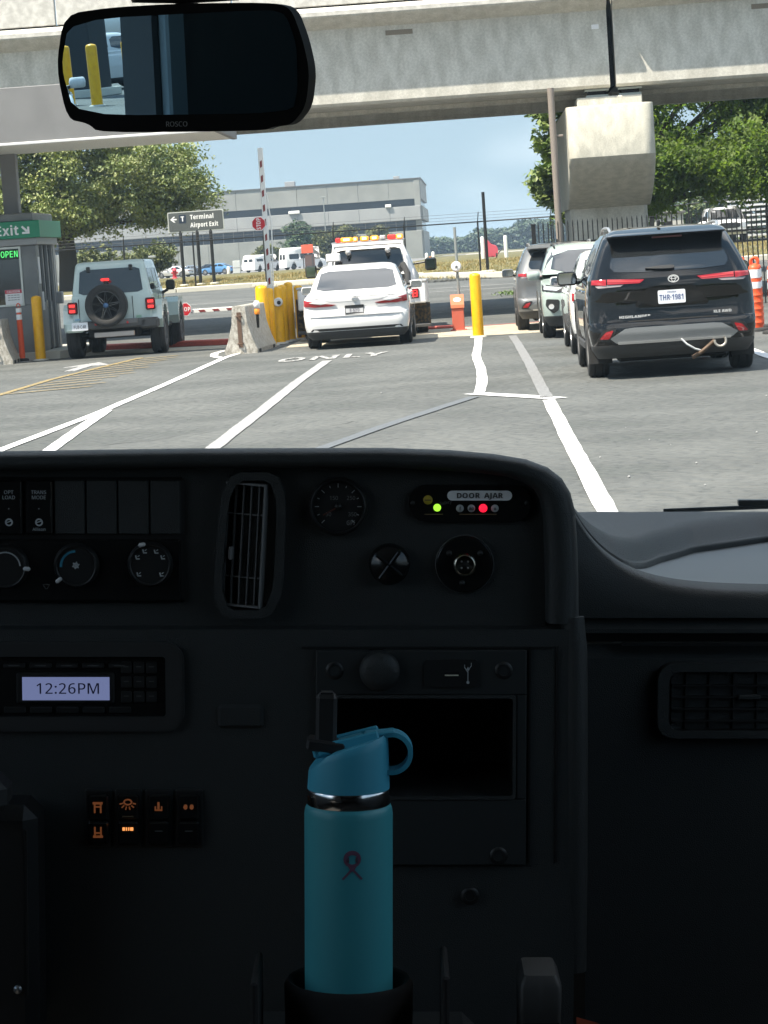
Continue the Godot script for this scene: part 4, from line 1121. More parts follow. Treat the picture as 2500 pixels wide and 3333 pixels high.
# ------------------------------------------------------------------ overpass
func build_overpass() -> void:
	var o := thing("overpass", "grey weathered concrete overpass spanning the road above the gate", "bridge")
	var con := concrete()
	var pale := ground_mat("pale_ledge", noise_tex(13, 0.02, Vector3(0.42, 0.41, 0.38), Vector3(0.56, 0.55, 0.51), 5), Vector3(0.4, 0.4, 0.4), null, Vector3.ONE, 0.85)
	var sec := poly([-60.06, 4.90, -60.0, 4.96, -59.97, 6.58, -59.62, 6.72, -59.50, 6.78, -59.45, 6.82, -59.45, 6.94, -59.62, 7.02, -70.4, 7.02, -70.5, 6.8, -70.0, 6.6, -70.0, 4.94, -69.9, 4.90, -67.4, 4.90, -67.3, 5.4, -62.7, 5.4, -62.6, 4.90])
	for s in [[-48.0, 3.14], [3.275, 48.0]]:
		var st := new_st()
		prism_x(st, sec, s[0], s[1])
		obj("girder_span", st, con, o)
		st = new_st()
		prism_x(st, poly([-59.43, 6.84, -59.43, 6.93, -59.60, 7.035, -59.75, 7.035, -59.75, 6.84]), s[0], s[1])
		obj("deck_ledge", st, pale, o)
		st = new_st()
		prism_x(st, poly([-62.2, 4.80, -62.2, 4.898, -62.55, 4.898, -62.55, 4.80]), s[0], s[1])
		prism_x(st, poly([-67.45, 4.80, -67.45, 4.898, -67.8, 4.898, -67.8, 4.80]), s[0], s[1])
		obj("girder_flange", st, con, o)
	bx("joint_filler", Vector3(3.207, 5.95, -64.0), Vector3(0.13, 2.0, 7.0), mat("gap", grey(0.004), 0.9), o)
	for k in 24:   # parapet panels
		var x := -46.0 + k * 3.9
		bx("parapet_panel", Vector3(x, 7.68, -59.72), Vector3(3.87, 1.2, 0.14), pale, o, 0.015)
	bx("deck_gap", Vector3(0, 7.055, -59.80), Vector3(95.0, 0.05, 0.1), mat("gap", grey(0.004), 0.9), o)
	for x in [-1.85, 6.2]:
		bx("lifting_recess_cover", Vector3(x + 0.42, 6.42, -59.975), Vector3(0.60, 0.11, 0.02), mat("recess_brown", Vector3(0.22, 0.19, 0.15), 0.9), o, 0.005)
	bx("inspection_tag", Vector3(2.88, 6.23, -59.98), Vector3(0.16, 0.10, 0.02), mat("tag_white", grey(0.75), 0.6), o, 0.004)
	# pier
	var p := thing("bridge_pier", "pale concrete pier with a rounded overhanging cap holding up the overpass", "bridge pier")
	var pc := ground_mat("pier_concrete", noise_tex(14, 0.02, Vector3(0.44, 0.43, 0.37), Vector3(0.58, 0.56, 0.48), 5), Vector3(0.35, 0.18, 0.35), noise_tex(15, 0.05, grey(0.82), grey(1.0), 5), Vector3(1.1, 1.1, 1.1), 0.85)
	# the cap: a hammerhead running across the bridge, its end face towards the road, its underside curving in to the column
	var side := []   # [z, y of the underside]
	for k in 13:
		var a := PI / 2 * k / 12.0
		side.append([-59.5 - 2.9 * (1.0 - cos(a)), 3.36 - 1.05 * sin(a) - 0.0])
	var stc := new_st()
	var w := 0.955
	var r := 0.26
	var plan := func(z: float, inset: float) -> Array:   # half widths round the end corner
		var t := clampf((z + 59.5 + r) / r, 0.0, 1.0)
		return [w - inset - r + r * sqrt(1.0 - t * t)]
	var rows := []
	var zs := []
	for k in 7:
		zs.append([-59.5 - r * (1.0 - cos(PI / 2 * k / 6.0)), k])
	# plan outline of the end, swept in height
	var ends := []
	for k in 9:
		var a := PI / 2 * k / 8.0
		ends.append(Vector2(w - r + r * sin(a), -59.5 - r + r * cos(a)))
	var levels := [[2.30, -2.9], [2.36, -2.55], [2.46, -2.1], [2.6, -1.6], [2.78, -1.1], [2.98, -0.62], [3.16, -0.28], [3.30, -0.07], [3.38, 0.0], [4.45, 0.0], [4.50, -0.04]]
	stc.set_smooth_group(1)
	for i in levels.size():
		var row := []
		for s: float in [-1.0, 1.0]:
			var half := [Vector3(s * w, levels[i][0], -68.5)]
			for k in range(8, -1, -1):
				half.append(Vector3(s * ends[k].x, levels[i][0], ends[k].y + levels[i][1]))
			if s > 0:
				half.reverse()
			row.append_array(half)
		rows.append(row)
	for i in rows.size() - 1:
		stc.set_smooth_group(1 if i < 8 else 2)
		for j in rows[i].size() - 1:
			quad_from(stc, rows[i][j], rows[i][j + 1], rows[i + 1][j + 1], rows[i + 1][j], Vector3(0, (levels[i][0] + levels[i + 1][0]) / 2 + (1.2 if i < 8 else 0.0), -65))
	stc.set_smooth_group(FLAT)
	for j in range(1, rows[-1].size() - 1):
		tri_from(stc, rows[-1][0], rows[-1][j], rows[-1][j + 1], Vector3(0, 0, -64))
	obj("pier_cap", stc, pc, p, Vector3(3.08, 0, 0))
	var stl := new_st()
	box(stl, Vector3(3.07, 1.1, -64.6), Vector3(1.77, 2.6, 4.4), 0.08)
	obj("pier_column", stl, con, p)
	bx("bearing_block", Vector3(3.11, 4.60, -60.75), Vector3(1.44, 0.22, 1.3), con, p, 0.02)
	bx("bearing_block", Vector3(3.11, 4.60, -66.9), Vector3(1.44, 0.22, 1.3), con, p, 0.02)
	for x in [2.85, 3.58]:
		bx("bearing_plate", Vector3(x, 4.735, -60.5), Vector3(0.50, 0.05, 0.6), mat("bearing_steel", Vector3(0.35, 0.38, 0.36), 0.5, 0.5), p, 0.008)
		bx("bearing_pad", Vector3(x, 4.80, -60.5), Vector3(0.40, 0.08, 0.5), mat("gap", grey(0.004), 0.9), p)
		bx("bearing_plate", Vector3(x, 4.865, -60.5), Vector3(0.54, 0.05, 0.6), mat("bearing_steel", Vector3(0.35, 0.38, 0.36), 0.5, 0.5), p, 0.008)
	var dp := thing("drain_pipe", "brown drain pipe running down from the overpass beside its pier", "pipe")
	var pm := mat("pipe_brown", Vector3(0.22, 0.19, 0.165), 0.5)
	tb("pipe", [Vector3(1.81, 0.0, -59.7), Vector3(1.81, 4.95, -59.7)], [0.075], pm, dp, 14)
	for y in [1.4, 3.9]:
		bx("pipe_bracket", Vector3(1.92, y, -59.72), Vector3(0.22, 0.05, 0.06), pm, dp, 0.01)

# ------------------------------------------------------------------ exit booth and canopy
func build_booth() -> void:
	var c := thing("canopy", "grey flat canopy over the exit booth", "canopy")
	var gm := ground_mat("canopy_grey", noise_tex(31, 0.01, grey(0.175), grey(0.20), 3), Vector3(0.2, 0.2, 0.2), null, Vector3.ONE, 0.5)
	bx("fascia", Vector3(-10.8, 4.53, -49.06), Vector3(12.4, 1.02, 0.10), gm, c, 0.01)
	bx("fascia", Vector3(-4.65, 4.53, -51.2), Vector3(0.10, 1.02, 4.2), gm, c, 0.01)
	bx("roof_slab", Vector3(-10.8, 4.56, -51.2), Vector3(12.2, 0.9, 4.18), mat("canopy_top", grey(0.4), 0.7), c)
	bx("soffit", Vector3(-10.8, 4.055, -51.2), Vector3(12.18, 0.05, 4.16), mat("soffit_white", Vector3(0.72, 0.70, 0.64), 0.6), c)
	bx("edge_trim", Vector3(-10.8, 4.02, -49.02), Vector3(12.44, 0.05, 0.06), mat("trim_pale", grey(0.6), 0.5), c, 0.008)
	for x in [-9.12, -14.5]:
		bx("post", Vector3(x, 2.06, -53.1), Vector3(0.30, 4.0, 0.30), gm, c, 0.01)
	var b := thing("exit_booth", "grey toll booth with a green Exit sign band and a lit OPEN sign", "booth")
	var wall := ground_mat("booth_grey", noise_tex(32, 0.01, Vector3(0.15, 0.155, 0.155), Vector3(0.19, 0.195, 0.195), 3), Vector3(0.3, 0.3, 0.3), null, Vector3.ONE, 0.45)
	var trim := mat("booth_trim", grey(0.30), 0.45)
	var pane := car_glass()
	var x0 := -11.4
	var x1 := -8.55
	var fz := -52.0
	# front wall round the window
	bx("wall", Vector3((x0 + x1) / 2, 0.60, fz - 0.06), Vector3(x1 - x0, 0.92, 0.12), wall, b, 0.006)
	bx("wall", Vector3(-8.695, 1.63, fz - 0.06), Vector3(0.29, 1.135, 0.12), wall, b, 0.006)
	bx("wall", Vector3(-11.2, 1.63, fz - 0.06), Vector3(0.40, 1.135, 0.12), wall, b, 0.006)
	bx("wall", Vector3((x0 + x1) / 2, 2.27, fz - 0.06), Vector3(x1 - x0, 0.14, 0.12), wall, b, 0.006)
	var win := node("window", b)
	bx("pane", Vector3(-9.92, 1.63, fz - 0.07), Vector3(2.14, 1.12, 0.012), pane, win)
	for k in [[-9.92, 1.075, 2.16, 0.04], [-9.92, 2.185, 2.16, 0.04]]:
		bx("frame", Vector3(k[0], k[1], fz + 0.0), Vector3(k[2], k[3], 0.05), mat("frame_pale", Vector3(0.62, 0.64, 0.60), 0.4), win, 0.006)
	for x in [-8.86, -10.98]:
		bx("frame", Vector3(x, 1.63, fz + 0.0), Vector3(0.04, 1.07, 0.05), mats["frame_pale"], win, 0.006)
	text("open_sign", "OPEN", 0.115, glow("led_green", Vector3(0.10, 1.0, 0.20), 0.38), b, Vector3(-8.905, 2.06, fz - 0.055), Basis.IDENTITY, "Droid Sans Mono", true, 0.88, HORIZONTAL_ALIGNMENT_RIGHT)
	bx("open_sign_panel", Vector3(-9.19, 2.06, fz - 0.0605), Vector3(0.62, 0.19, 0.006), mat("led_black", Vector3(0.004, 0.02, 0.008), 0.3), b)
	var ca := node("caution_notice", b, Vector3(-9.04, 1.235, fz + 0.03))
	bx("notice_sheet", Vector3.ZERO, Vector3(0.33, 0.285, 0.006), mat("tag_white", grey(0.75), 0.6), ca)
	bx("notice_header", Vector3(0, 0.105, 0.004), Vector3(0.325, 0.07, 0.004), mat("notice_red", Vector3(0.50, 0.02, 0.05), 0.5), ca)
	text("notice_heading", "CAUTION", 0.042, mat("tag_white", grey(0.75), 0.6), ca, Vector3(0, 0.104, 0.0065), Basis.IDENTITY, "Droid Sans", true)
	for k in 3:
		for j in 4:
			bx("notice_print", Vector3(-0.09 + 0.06 * j, 0.035 - 0.045 * k, 0.004), Vector3([0.05, 0.04, 0.052, 0.046][(j + k) % 4], 0.016, 0.002), mat("print_grey", grey(0.25), 0.6), ca)
	# side with the door
	bx("wall", Vector3(x1 - 0.06, 1.24, fz - 0.27), Vector3(0.12, 2.2, 0.30), wall, b, 0.006)
	bx("wall", Vector3(x1 - 0.06, 1.24, fz - 2.27), Vector3(0.12, 2.2, 0.26), trim, b, 0.006)
	bx("wall", Vector3(x1 - 0.06, 0.62, fz - 0.66), Vector3(0.12, 0.95, 0.46), wall, b, 0.006)
	bx("side_pane", Vector3(x1 - 0.07, 1.64, fz - 0.66), Vector3(0.02, 1.06, 0.44), pane, b)
	var door := node("door", b)
	bx("door_leaf", Vector3(x1 - 0.085, 0.62, fz - 1.5), Vector3(0.05, 0.92, 1.16), mat("door_grey", Vector3(0.11, 0.115, 0.12), 0.4), door, 0.006)
	bx("door_pane", Vector3(x1 - 0.085, 1.62, fz - 1.5), Vector3(0.03, 1.02, 1.10), pane, door)
	for z in [-0.93, -1.5, -2.08]:
		bx("door_frame", Vector3(x1 - 0.05, 1.23, fz + z), Vector3(0.07, 2.16, 0.06), trim, door, 0.006)
	bx("handle", Vector3(x1 - 0.03, 1.05, fz - 1.05), Vector3(0.03, 0.16, 0.03), mat("chrome", Vector3(0.72, 0.73, 0.74), 0.12, 1.0), door, 0.008)
	bx("card_reader", Vector3(x1 + 0.05, 1.15, fz - 2.25), Vector3(0.14, 0.24, 0.16), mat("reader_grey", grey(0.35), 0.4), b, 0.02)
	bx("notice_card", Vector3(x1 + 0.005, 1.72, fz - 0.25), Vector3(0.008, 0.52, 0.22), mat("tag_white", grey(0.75), 0.6), b)
	bx("notice_card", Vector3(x1 + 0.005, 1.12, fz - 0.45), Vector3(0.008, 0.36, 0.22), mat("tag_white", grey(0.75), 0.6), b)
	bx("back_wall", Vector3((x0 + x1) / 2, 1.24, fz - 2.36), Vector3(x1 - x0, 2.2, 0.10), wall, b)
	bx("left_wall", Vector3(x0 + 0.05, 1.24, fz - 1.2), Vector3(0.10, 2.2, 2.2), wall, b)
	bx("eaves", Vector3((x0 + x1) / 2, 2.29, fz - 1.2), Vector3(x1 - x0 + 0.10, 0.14, 2.52), trim, b, 0.01)
	bx("sign_band", Vector3((x0 + x1) / 2 + 0.01, 2.52, fz - 1.2), Vector3(x1 - x0 + 0.24, 0.33, 2.66), mat("sign_green", Vector3(0.015, 0.23, 0.12), 0.4), b, 0.008)
	bx("roof", Vector3((x0 + x1) / 2, 2.76, fz - 1.2), Vector3(x1 - x0 - 0.02, 0.16, 2.44), wall, b, 0.02)
	var wm := mat("sign_white", grey(0.8), 0.5)
	text("exit_word", "Exit", 0.185, wm, b, Vector3(-8.82, 2.51, fz + 0.133), Basis.IDENTITY, "Droid Sans", true, 1.0, HORIZONTAL_ALIGNMENT_RIGHT)
	var st := new_st()
	var f := flat_on(Vector3(-8.70, 2.51, fz + 0.134))
	patch(st, poly([-0.075, 0.055, -0.045, 0.085, 0.052, -0.012, 0.022, -0.042]), f, 0.003, 0)
	patch(st, poly([0.085, -0.075, 0.085, 0.06, 0.045, 0.06, 0.045, -0.035]), f, 0.0035, 0)
	patch(st, poly([0.085, -0.075, -0.06, -0.075, -0.06, -0.036, 0.045, -0.035]), f, 0.0032, 0)
	obj("arrow", st, wm, b)
	bx("floor", Vector3((x0 + x1) / 2, 0.16, fz - 1.2), Vector3(x1 - x0 - 0.1, 0.02, 2.3), mat("gap", grey(0.004), 0.9), b)
	st = new_st()
	patch(st, rounded(poly([-16, 51.6, -8.2, 51.6, -7.95, 51.9, -7.95, 56.0, -8.3, 56.6, -16, 56.6]), 1, 0.1), func(u: float, v: float, h: float) -> Vector3: return Vector3(u, h, -v), 0.145, 0, -0.05)
	struct("booth_island", st, mat("kerb_concrete", Vector3(0.50, 0.48, 0.42), 0.85))

# ------------------------------------------------------------------ street furniture
func yellow_paint() -> StandardMaterial3D:
	return ground_mat("bollard_yellow", noise_tex(35, 0.03, Vector3(0.74, 0.36, 0.002), Vector3(0.84, 0.43, 0.003), 4, 256), Vector3(1.5, 0.6, 1.5), null, Vector3.ONE, 0.4, null, 1.0, false)

func make_bollard(called: String, label: String, at: Vector3, r: float, h: float, group := "") -> Node3D:
	var o := thing(called, label, "bollard", at, 0.0, group)
	turned("bollard_post", [[r, 0.0], [r, h - r * 0.7], [r * 0.96, h - r * 0.45], [r * 0.8, h - r * 0.2], [r * 0.45, h - 0.01], [0, h]], yellow_paint(), o)
	turned("footing", [[r + 0.05, 0.0], [r + 0.04, 0.025], [r, 0.03]], mat("kerb_concrete", Vector3(0.50, 0.48, 0.42), 0.85), o, Vector3(0, 0.0, 0))
	return o

func make_jersey(label: String, at: Vector3, turn: float, length: float) -> Node3D:
	var o := thing("concrete_barrier", label, "barrier", at, turn, "concrete barriers at the gate")
	var st := new_st()
	var xy := poly([-0.29, 0.0, -0.29, 0.07, -0.22, 0.24, -0.14, 0.52, -0.115, 0.82, -0.10, 0.84, 0.10, 0.84, 0.115, 0.82, 0.14, 0.52, 0.22, 0.24, 0.29, 0.07, 0.29, 0.0])
	prism_z(st, xy, -length, 0.0)
	obj("barrier_body", st, ground_mat("barrier_concrete", noise_tex(36, 0.03, Vector3(0.30, 0.28, 0.24), Vector3(0.52, 0.50, 0.45), 5), Vector3(0.9, 0.5, 0.9), noise_tex(37, 0.06, grey(0.7), grey(1.0), 5), Vector3(1.4, 1.4, 1.4), 0.9, null, 1.0, false), o)
	bx("key_slot", Vector3(0, 0.42, 0.004), Vector3(0.075, 0.62, 0.012), mat("rust_slot", Vector3(0.10, 0.06, 0.04), 0.9), o)
	for y in [0.18, 0.66]:
		var ring := []
		for k in 9:
			ring.append(Vector3(0.05 * cos(PI * k / 8), y, 0.05 * sin(PI * k / 8)))
		tb("lifting_loop", ring, [0.011], mat("rust_slot", Vector3(0.10, 0.06, 0.04), 0.9), o, 6)
	for z in [-0.35, -length + 0.35]:
		bx("drain_notch", Vector3(0.275, 0.035, z), Vector3(0.04, 0.06, 0.25), mat("gap", grey(0.004), 0.9), o)
	return o

func octagon(r: float) -> PackedVector2Array:
	var out := PackedVector2Array()
	for k in 8:
		out.append(Vector2(cos(TAU * (k + 0.5) / 8), sin(TAU * (k + 0.5) / 8)) * r)
	return out

func stop_disc(parent: Node, at: Vector3, turn: Basis) -> void:
	var o := node("stop_sign", parent, at, turn)
	pat("sign_border", octagon(0.145), flat_on(Vector3.ZERO), mat("sign_white", grey(0.8), 0.5), o, 0.004, 0, -0.004)
	pat("sign_face", octagon(0.133), flat_on(Vector3.ZERO), mat("stop_red", Vector3(0.50, 0.015, 0.025), 0.4), o, 0.006, 0, 0.0)
	text("stop_word", "STOP", 0.085, mat("sign_white", grey(0.8), 0.5), o, Vector3(0, 0, 0.0075), Basis.IDENTITY, "Droid Sans", true, 0.78)

func build_gate() -> void:
	# the raised arm and the lowered arm
	var wm := mat("arm_white", Vector3(0.74, 0.74, 0.72), 0.45)
	var rm := mat("arm_red", Vector3(0.20, 0.025, 0.025), 0.45)
	for k in 2:
		var up := k == 0
		var o := thing("barrier_gate", "yellow barrier gate with its red and white arm raised upright behind the bollards" if up else "barrier gate with its red and white arm lowered in front of the off-road wagon", "barrier gate", Vector3(-3.98, 0, -52.9) if up else Vector3(-4.1, 0, -55.1))
		bx("cabinet", Vector3(0, 0.35, 0), Vector3(0.22, 0.70, 0.28), yellow_paint(), o, 0.02)
		bx("cabinet_lid", Vector3(0, 0.73, 0), Vector3(0.24, 0.06, 0.30), mat("black_trim", grey(0.015), 0.35), o, 0.015)
		bx("cabinet_door", Vector3(0, 0.36, 0.143), Vector3(0.18, 0.5, 0.01), yellow_paint(), o, 0.004)
		var a := node("arm", o, Vector3(-0.135, 0.62, 0.18) if up else Vector3(-0.17, 0.68, 0.18), Basis.IDENTITY if up else Basis(Vector3.BACK, PI / 2))
		var n := 3.18 if up else 2.75
		bx("boom", Vector3(0, n / 2, 0), Vector3(0.10 if up else 0.085, n, 0.045), wm, a, 0.008)
		for j in 10:
			var st := new_st()
			var y := 0.22 + j * 0.285
			if y > n - 0.15:
				continue
			patch(st, poly([-0.024, y, 0.018, y + 0.03, 0.018, y + 0.155, -0.024, y + 0.125]), flat_on(Vector3(0.0, 0, 0.0235)), 0.003, 0)
			obj("red_stripe", st, rm, a)
		if up:
			tb("arm_cable", [Vector3(0.06, 0.4, 0.0), Vector3(0.10, 1.2, 0.0), Vector3(0.115, 1.7, 0.0), Vector3(0.06, 2.3, 0.0)], [0.014], wm, a, 6)
			stop_disc(o, Vector3(-0.265, 2.33, 0.22), Basis(Vector3.BACK, PI / 2))
		else:
			stop_disc(o, Vector3(-1.96, 0.73, 0.23), Basis.IDENTITY)
	# yellow bollards
	var g := "yellow bollards round the gate motor"
	for k in [[-4.07, 50.0, 0.115, 1.16, "thick yellow bollard in front of the raised gate arm, nearest of its cluster"], [-4.0, 50.9, 0.085, 1.09, "yellow bollard second from the left in the cluster below the raised gate arm"], [-3.88, 51.6, 0.085, 1.10, "yellow bollard holding the round white camera beside the raised gate arm"], [-3.86, 52.4, 0.085, 1.12, "yellow bollard just right of the one holding the white camera"], [-3.78, 53.0, 0.085, 1.16, "tall slim yellow bollard second from the right in the gate cluster"], [-3.63, 53.6, 0.09, 1.08, "yellow bollard with a dark rusty slot, nearest to the white saloon"]]:
		var o := make_bollard("bollard", k[4], Vector3(k[0], 0, -k[1]), k[2], k[3], g)
		if k[1] == 53.6:
			bx("rust_slot", Vector3(-0.02, 0.42, k[2]), Vector3(0.07, 0.75, 0.02), mat("rust_slot", Vector3(0.10, 0.06, 0.04), 0.9), o)
	var gp := thing("guard_plate", "flat yellow steel guard plate between the bollards under the raised gate arm", "guard plate", Vector3(-4.04, 0, -50.75))
	bx("plate", Vector3(0, 0.34, 0), Vector3(0.06, 0.68, 0.6), yellow_paint(), gp, 0.015)
	bx("plate_door", Vector3(0.035, 0.34, 0), Vector3(0.012, 0.56, 0.5), yellow_paint(), gp, 0.004)
	bx("latch", Vector3(0.042, 0.50, 0.18), Vector3(0.02, 0.06, 0.05), mat("latch_yellow", Vector3(0.6, 0.4, 0.05), 0.3), gp, 0.006)
	var cam := thing("gate_camera", "round white camera with a dark lens on the yellow bollard cluster", "camera", Vector3(-3.88, 0.80, -51.48))
	turned("housing", [[0, -0.09], [0.06, -0.085], [0.085, -0.03], [0.085, 0.05], [0.07, 0.075], [0.05, 0.06, 1], [0, 0.05]], mat("camera_white", grey(0.72), 0.35), cam, Vector3.ZERO, Basis(Vector3.RIGHT, PI / 2), 18)
	turned("lens", [[0.04, 0.055], [0.035, 0.07], [0, 0.072, 1]], mat("black_gloss", grey(0.006), 0.1), cam, Vector3(0.015, -0.012, 0.0), Basis(Vector3.RIGHT, PI / 2), 14)
	make_bollard("bollard", "single yellow bollard on the pale apron between the red ticket post and the queue", Vector3(-0.09, 0, -47.6), 0.098, 1.14)
	make_bollard("bollard", "yellow bollard at the corner of the exit booth island", Vector3(-8.49, 0, -51.25), 0.10, 1.24)
	make_bollard("bollard", "yellow bollard half hidden between the booth and the off-road wagon", Vector3(-9.02, 0.145, -56.3), 0.11, 1.12)
	make_jersey("weathered concrete barrier end-on in front of the yellow bollards", Vector3(-4.27, 0, -47.2), deg_to_rad(-3), 2.6)
	make_jersey("weathered concrete barrier at the left edge beside the booth island", Vector3(-9.12, 0, -50.1), deg_to_rad(3), 1.2)
	var wl := thing("barricade_lamp", "small white topped lamp with an orange band hanging on the concrete barrier", "lamp", Vector3(-4.00, 0.42, -47.9))
	turned("lamp_head", [[0.03, 0.34], [0.055, 0.36], [0.06, 0.44], [0.04, 0.48], [0, 0.485]], mat("camera_white", grey(0.72), 0.35), wl, Vector3.ZERO, Basis.IDENTITY, 14)
	turned("lamp_band", [[0.045, 0.24], [0.05, 0.25], [0.05, 0.335], [0.045, 0.34]], mat("band_orange", Vector3(0.75, 0.25, 0.02), 0.5), wl, Vector3.ZERO, Basis.IDENTITY, 14)
	turned("lamp_handle", [[0.0, 0.0], [0.022, 0.005], [0.03, 0.24]], mat("rubber", grey(0.022), 0.85), wl, Vector3.ZERO, Basis.IDENTITY, 12)
	# ticket post
	var t := thing("ticket_post", "red ticket post with a white oval mark beside the single yellow bollard", "ticket machine", Vector3(-0.47, 0, -52.3))
	var tr := mat("post_red", Vector3(0.46, 0.10, 0.06), 0.5)
	bx("cabinet", Vector3(0, 0.22, 0), Vector3(0.235, 0.44, 0.22), tr, t, 0.012)
	var st := new_st()
	prism_x(st, poly([-0.125, 0.44, 0.13, 0.44, 0.13, 0.50, 0.06, 0.70, -0.125, 0.70]), -0.13, 0.13)
	obj("sloped_head", st, mat("post_orange", Vector3(0.62, 0.20, 0.10), 0.5), t)
	var slope := Basis(Vector3.RIGHT, -atan2(0.07, 0.20))
	pat("white_mark", oval(0, 0, 0.075, 0.045), flat_on(Vector3(0, 0.60, 0.097), slope), mat("sign_white", grey(0.8), 0.5), t, 0.004, 0)
	pat("mark_print", poly([-0.02, 0.012, 0.02, 0.012, 0.008, -0.016, -0.002, -0.016]), flat_on(Vector3(0, 0.60, 0.097), slope), mat("print_grey", grey(0.25), 0.6), t, 0.006, 0)
	bx("base_plate", Vector3(0, 0.012, 0), Vector3(0.32, 0.024, 0.30), tr, t, 0.005)
	var tp := thing("camera_pole", "thin grey steel pole carrying a round white head above the red ticket post", "pole", Vector3(-0.43, 0, -52.48))
	tb("pole", [Vector3(0, 0, 0), Vector3(0, 2.0, 0)], [0.028], mat("pole_grey", Vector3(0.28, 0.30, 0.29), 0.45, 0.4), tp, 10)
	turned("round_head", [[0, -0.06], [0.07, -0.055], [0.10, -0.02], [0.10, 0.03], [0.075, 0.06], [0.05, 0.05, 1], [0.03, 0.06], [0, 0.06]], mat("camera_white", grey(0.72), 0.35), tp, Vector3(-0.015, 1.24, 0.08), Basis(Vector3.RIGHT, PI / 2), 22)
	turned("head_lens", [[0.028, 0.05], [0.022, 0.075], [0, 0.075, 1]], mat("insert_grey", Vector3(0.17, 0.18, 0.185), 0.45, 0.3), tp, Vector3(-0.015, 1.24, 0.08), Basis(Vector3.RIGHT, PI / 2), 14)
	# delineators
	var de := thing("delineator", "thin orange delineator post with two white bands and a loop on top, by the booth", "delineator", Vector3(-8.86, 0, -51.35))
	delineator(de, 0.058, 1.12, [[0.80, 0.90], [0.94, 1.02]])
	var first: Node3D = null
	for k in [[4.21, 41.6, 1.14, "orange channelizer just right of the black crossover, seen whole with white bands"], [4.36, 40.3, 1.16, "orange channelizer cut by the right edge of the view, nearest of all"], [4.33, 42.6, 1.14, "orange channelizer half hidden behind the two nearest ones"], [4.24, 44.0, 1.14, "orange channelizer farthest back, its left side hidden by the black crossover"]]:
		if first == null:
			first = thing("channelizer", k[3], "channelizer", Vector3(k[0], 0, -k[1]), 0.0, "orange channelizers beside the queue")
			delineator(first, 0.095, 1.14, [[0.66, 0.76], [0.82, 0.95]], true)
		else:
			dup(first, Vector3(k[0], 0, -k[1]), k[1] * 0.05 - 2.1, k[3])

func delineator(o: Node3D, r: float, h: float, bands: Array, fat := false) -> void:
	var om := mat("cone_orange", Vector3(0.72, 0.085, 0.02), 0.5)
	turned("base", [[r * 2.2, 0], [r * 2.2, 0.03], [r * 2.0, 0.05], [r * 1.1, 0.06, 1]], mat("rubber", grey(0.022), 0.85), o, Vector3.ZERO, Basis.IDENTITY, 8)
	var prof := [[r, 0.05]]
	if fat:
		for k in 5:
			var y := 0.12 + k * 0.105
			prof.append_array([[r, y], [r * 1.06, y + 0.01], [r * 1.06, y + 0.02], [r * 0.98, y + 0.03]])
		prof.append_array([[r * 0.98, 0.62], [r * 0.96, h - 0.17], [r * 0.8, h - 0.13], [r * 0.35, h - 0.11], [0, h - 0.11]])
	else:
		prof.append_array([[r * 0.9, h - 0.32], [r * 0.72, h - 0.14], [r * 0.5, h - 0.09], [0, h - 0.085]])
	turned("tube", prof, om, o, Vector3.ZERO, Basis.IDENTITY, 18)
	for b in bands:
		var bands_r := r * (1.01 if fat else 0.96)
		turned("white_band", [[bands_r, b[0]], [bands_r * 0.99, b[1]]], mat("band_white", grey(0.78), 0.35), o, Vector3.ZERO, Basis.IDENTITY, 18)
	var ring := []
	for k in 13:
		var a := PI * (-0.15 + 1.3 * k / 12)
		ring.append(Vector3(cos(a) * (0.055 if fat else 0.032), h - (0.08 if fat else 0.05) + sin(a) * (0.07 if fat else 0.04), 0))
	tb("grab_loop", ring, [0.018 if fat else 0.010], om, o, 8)

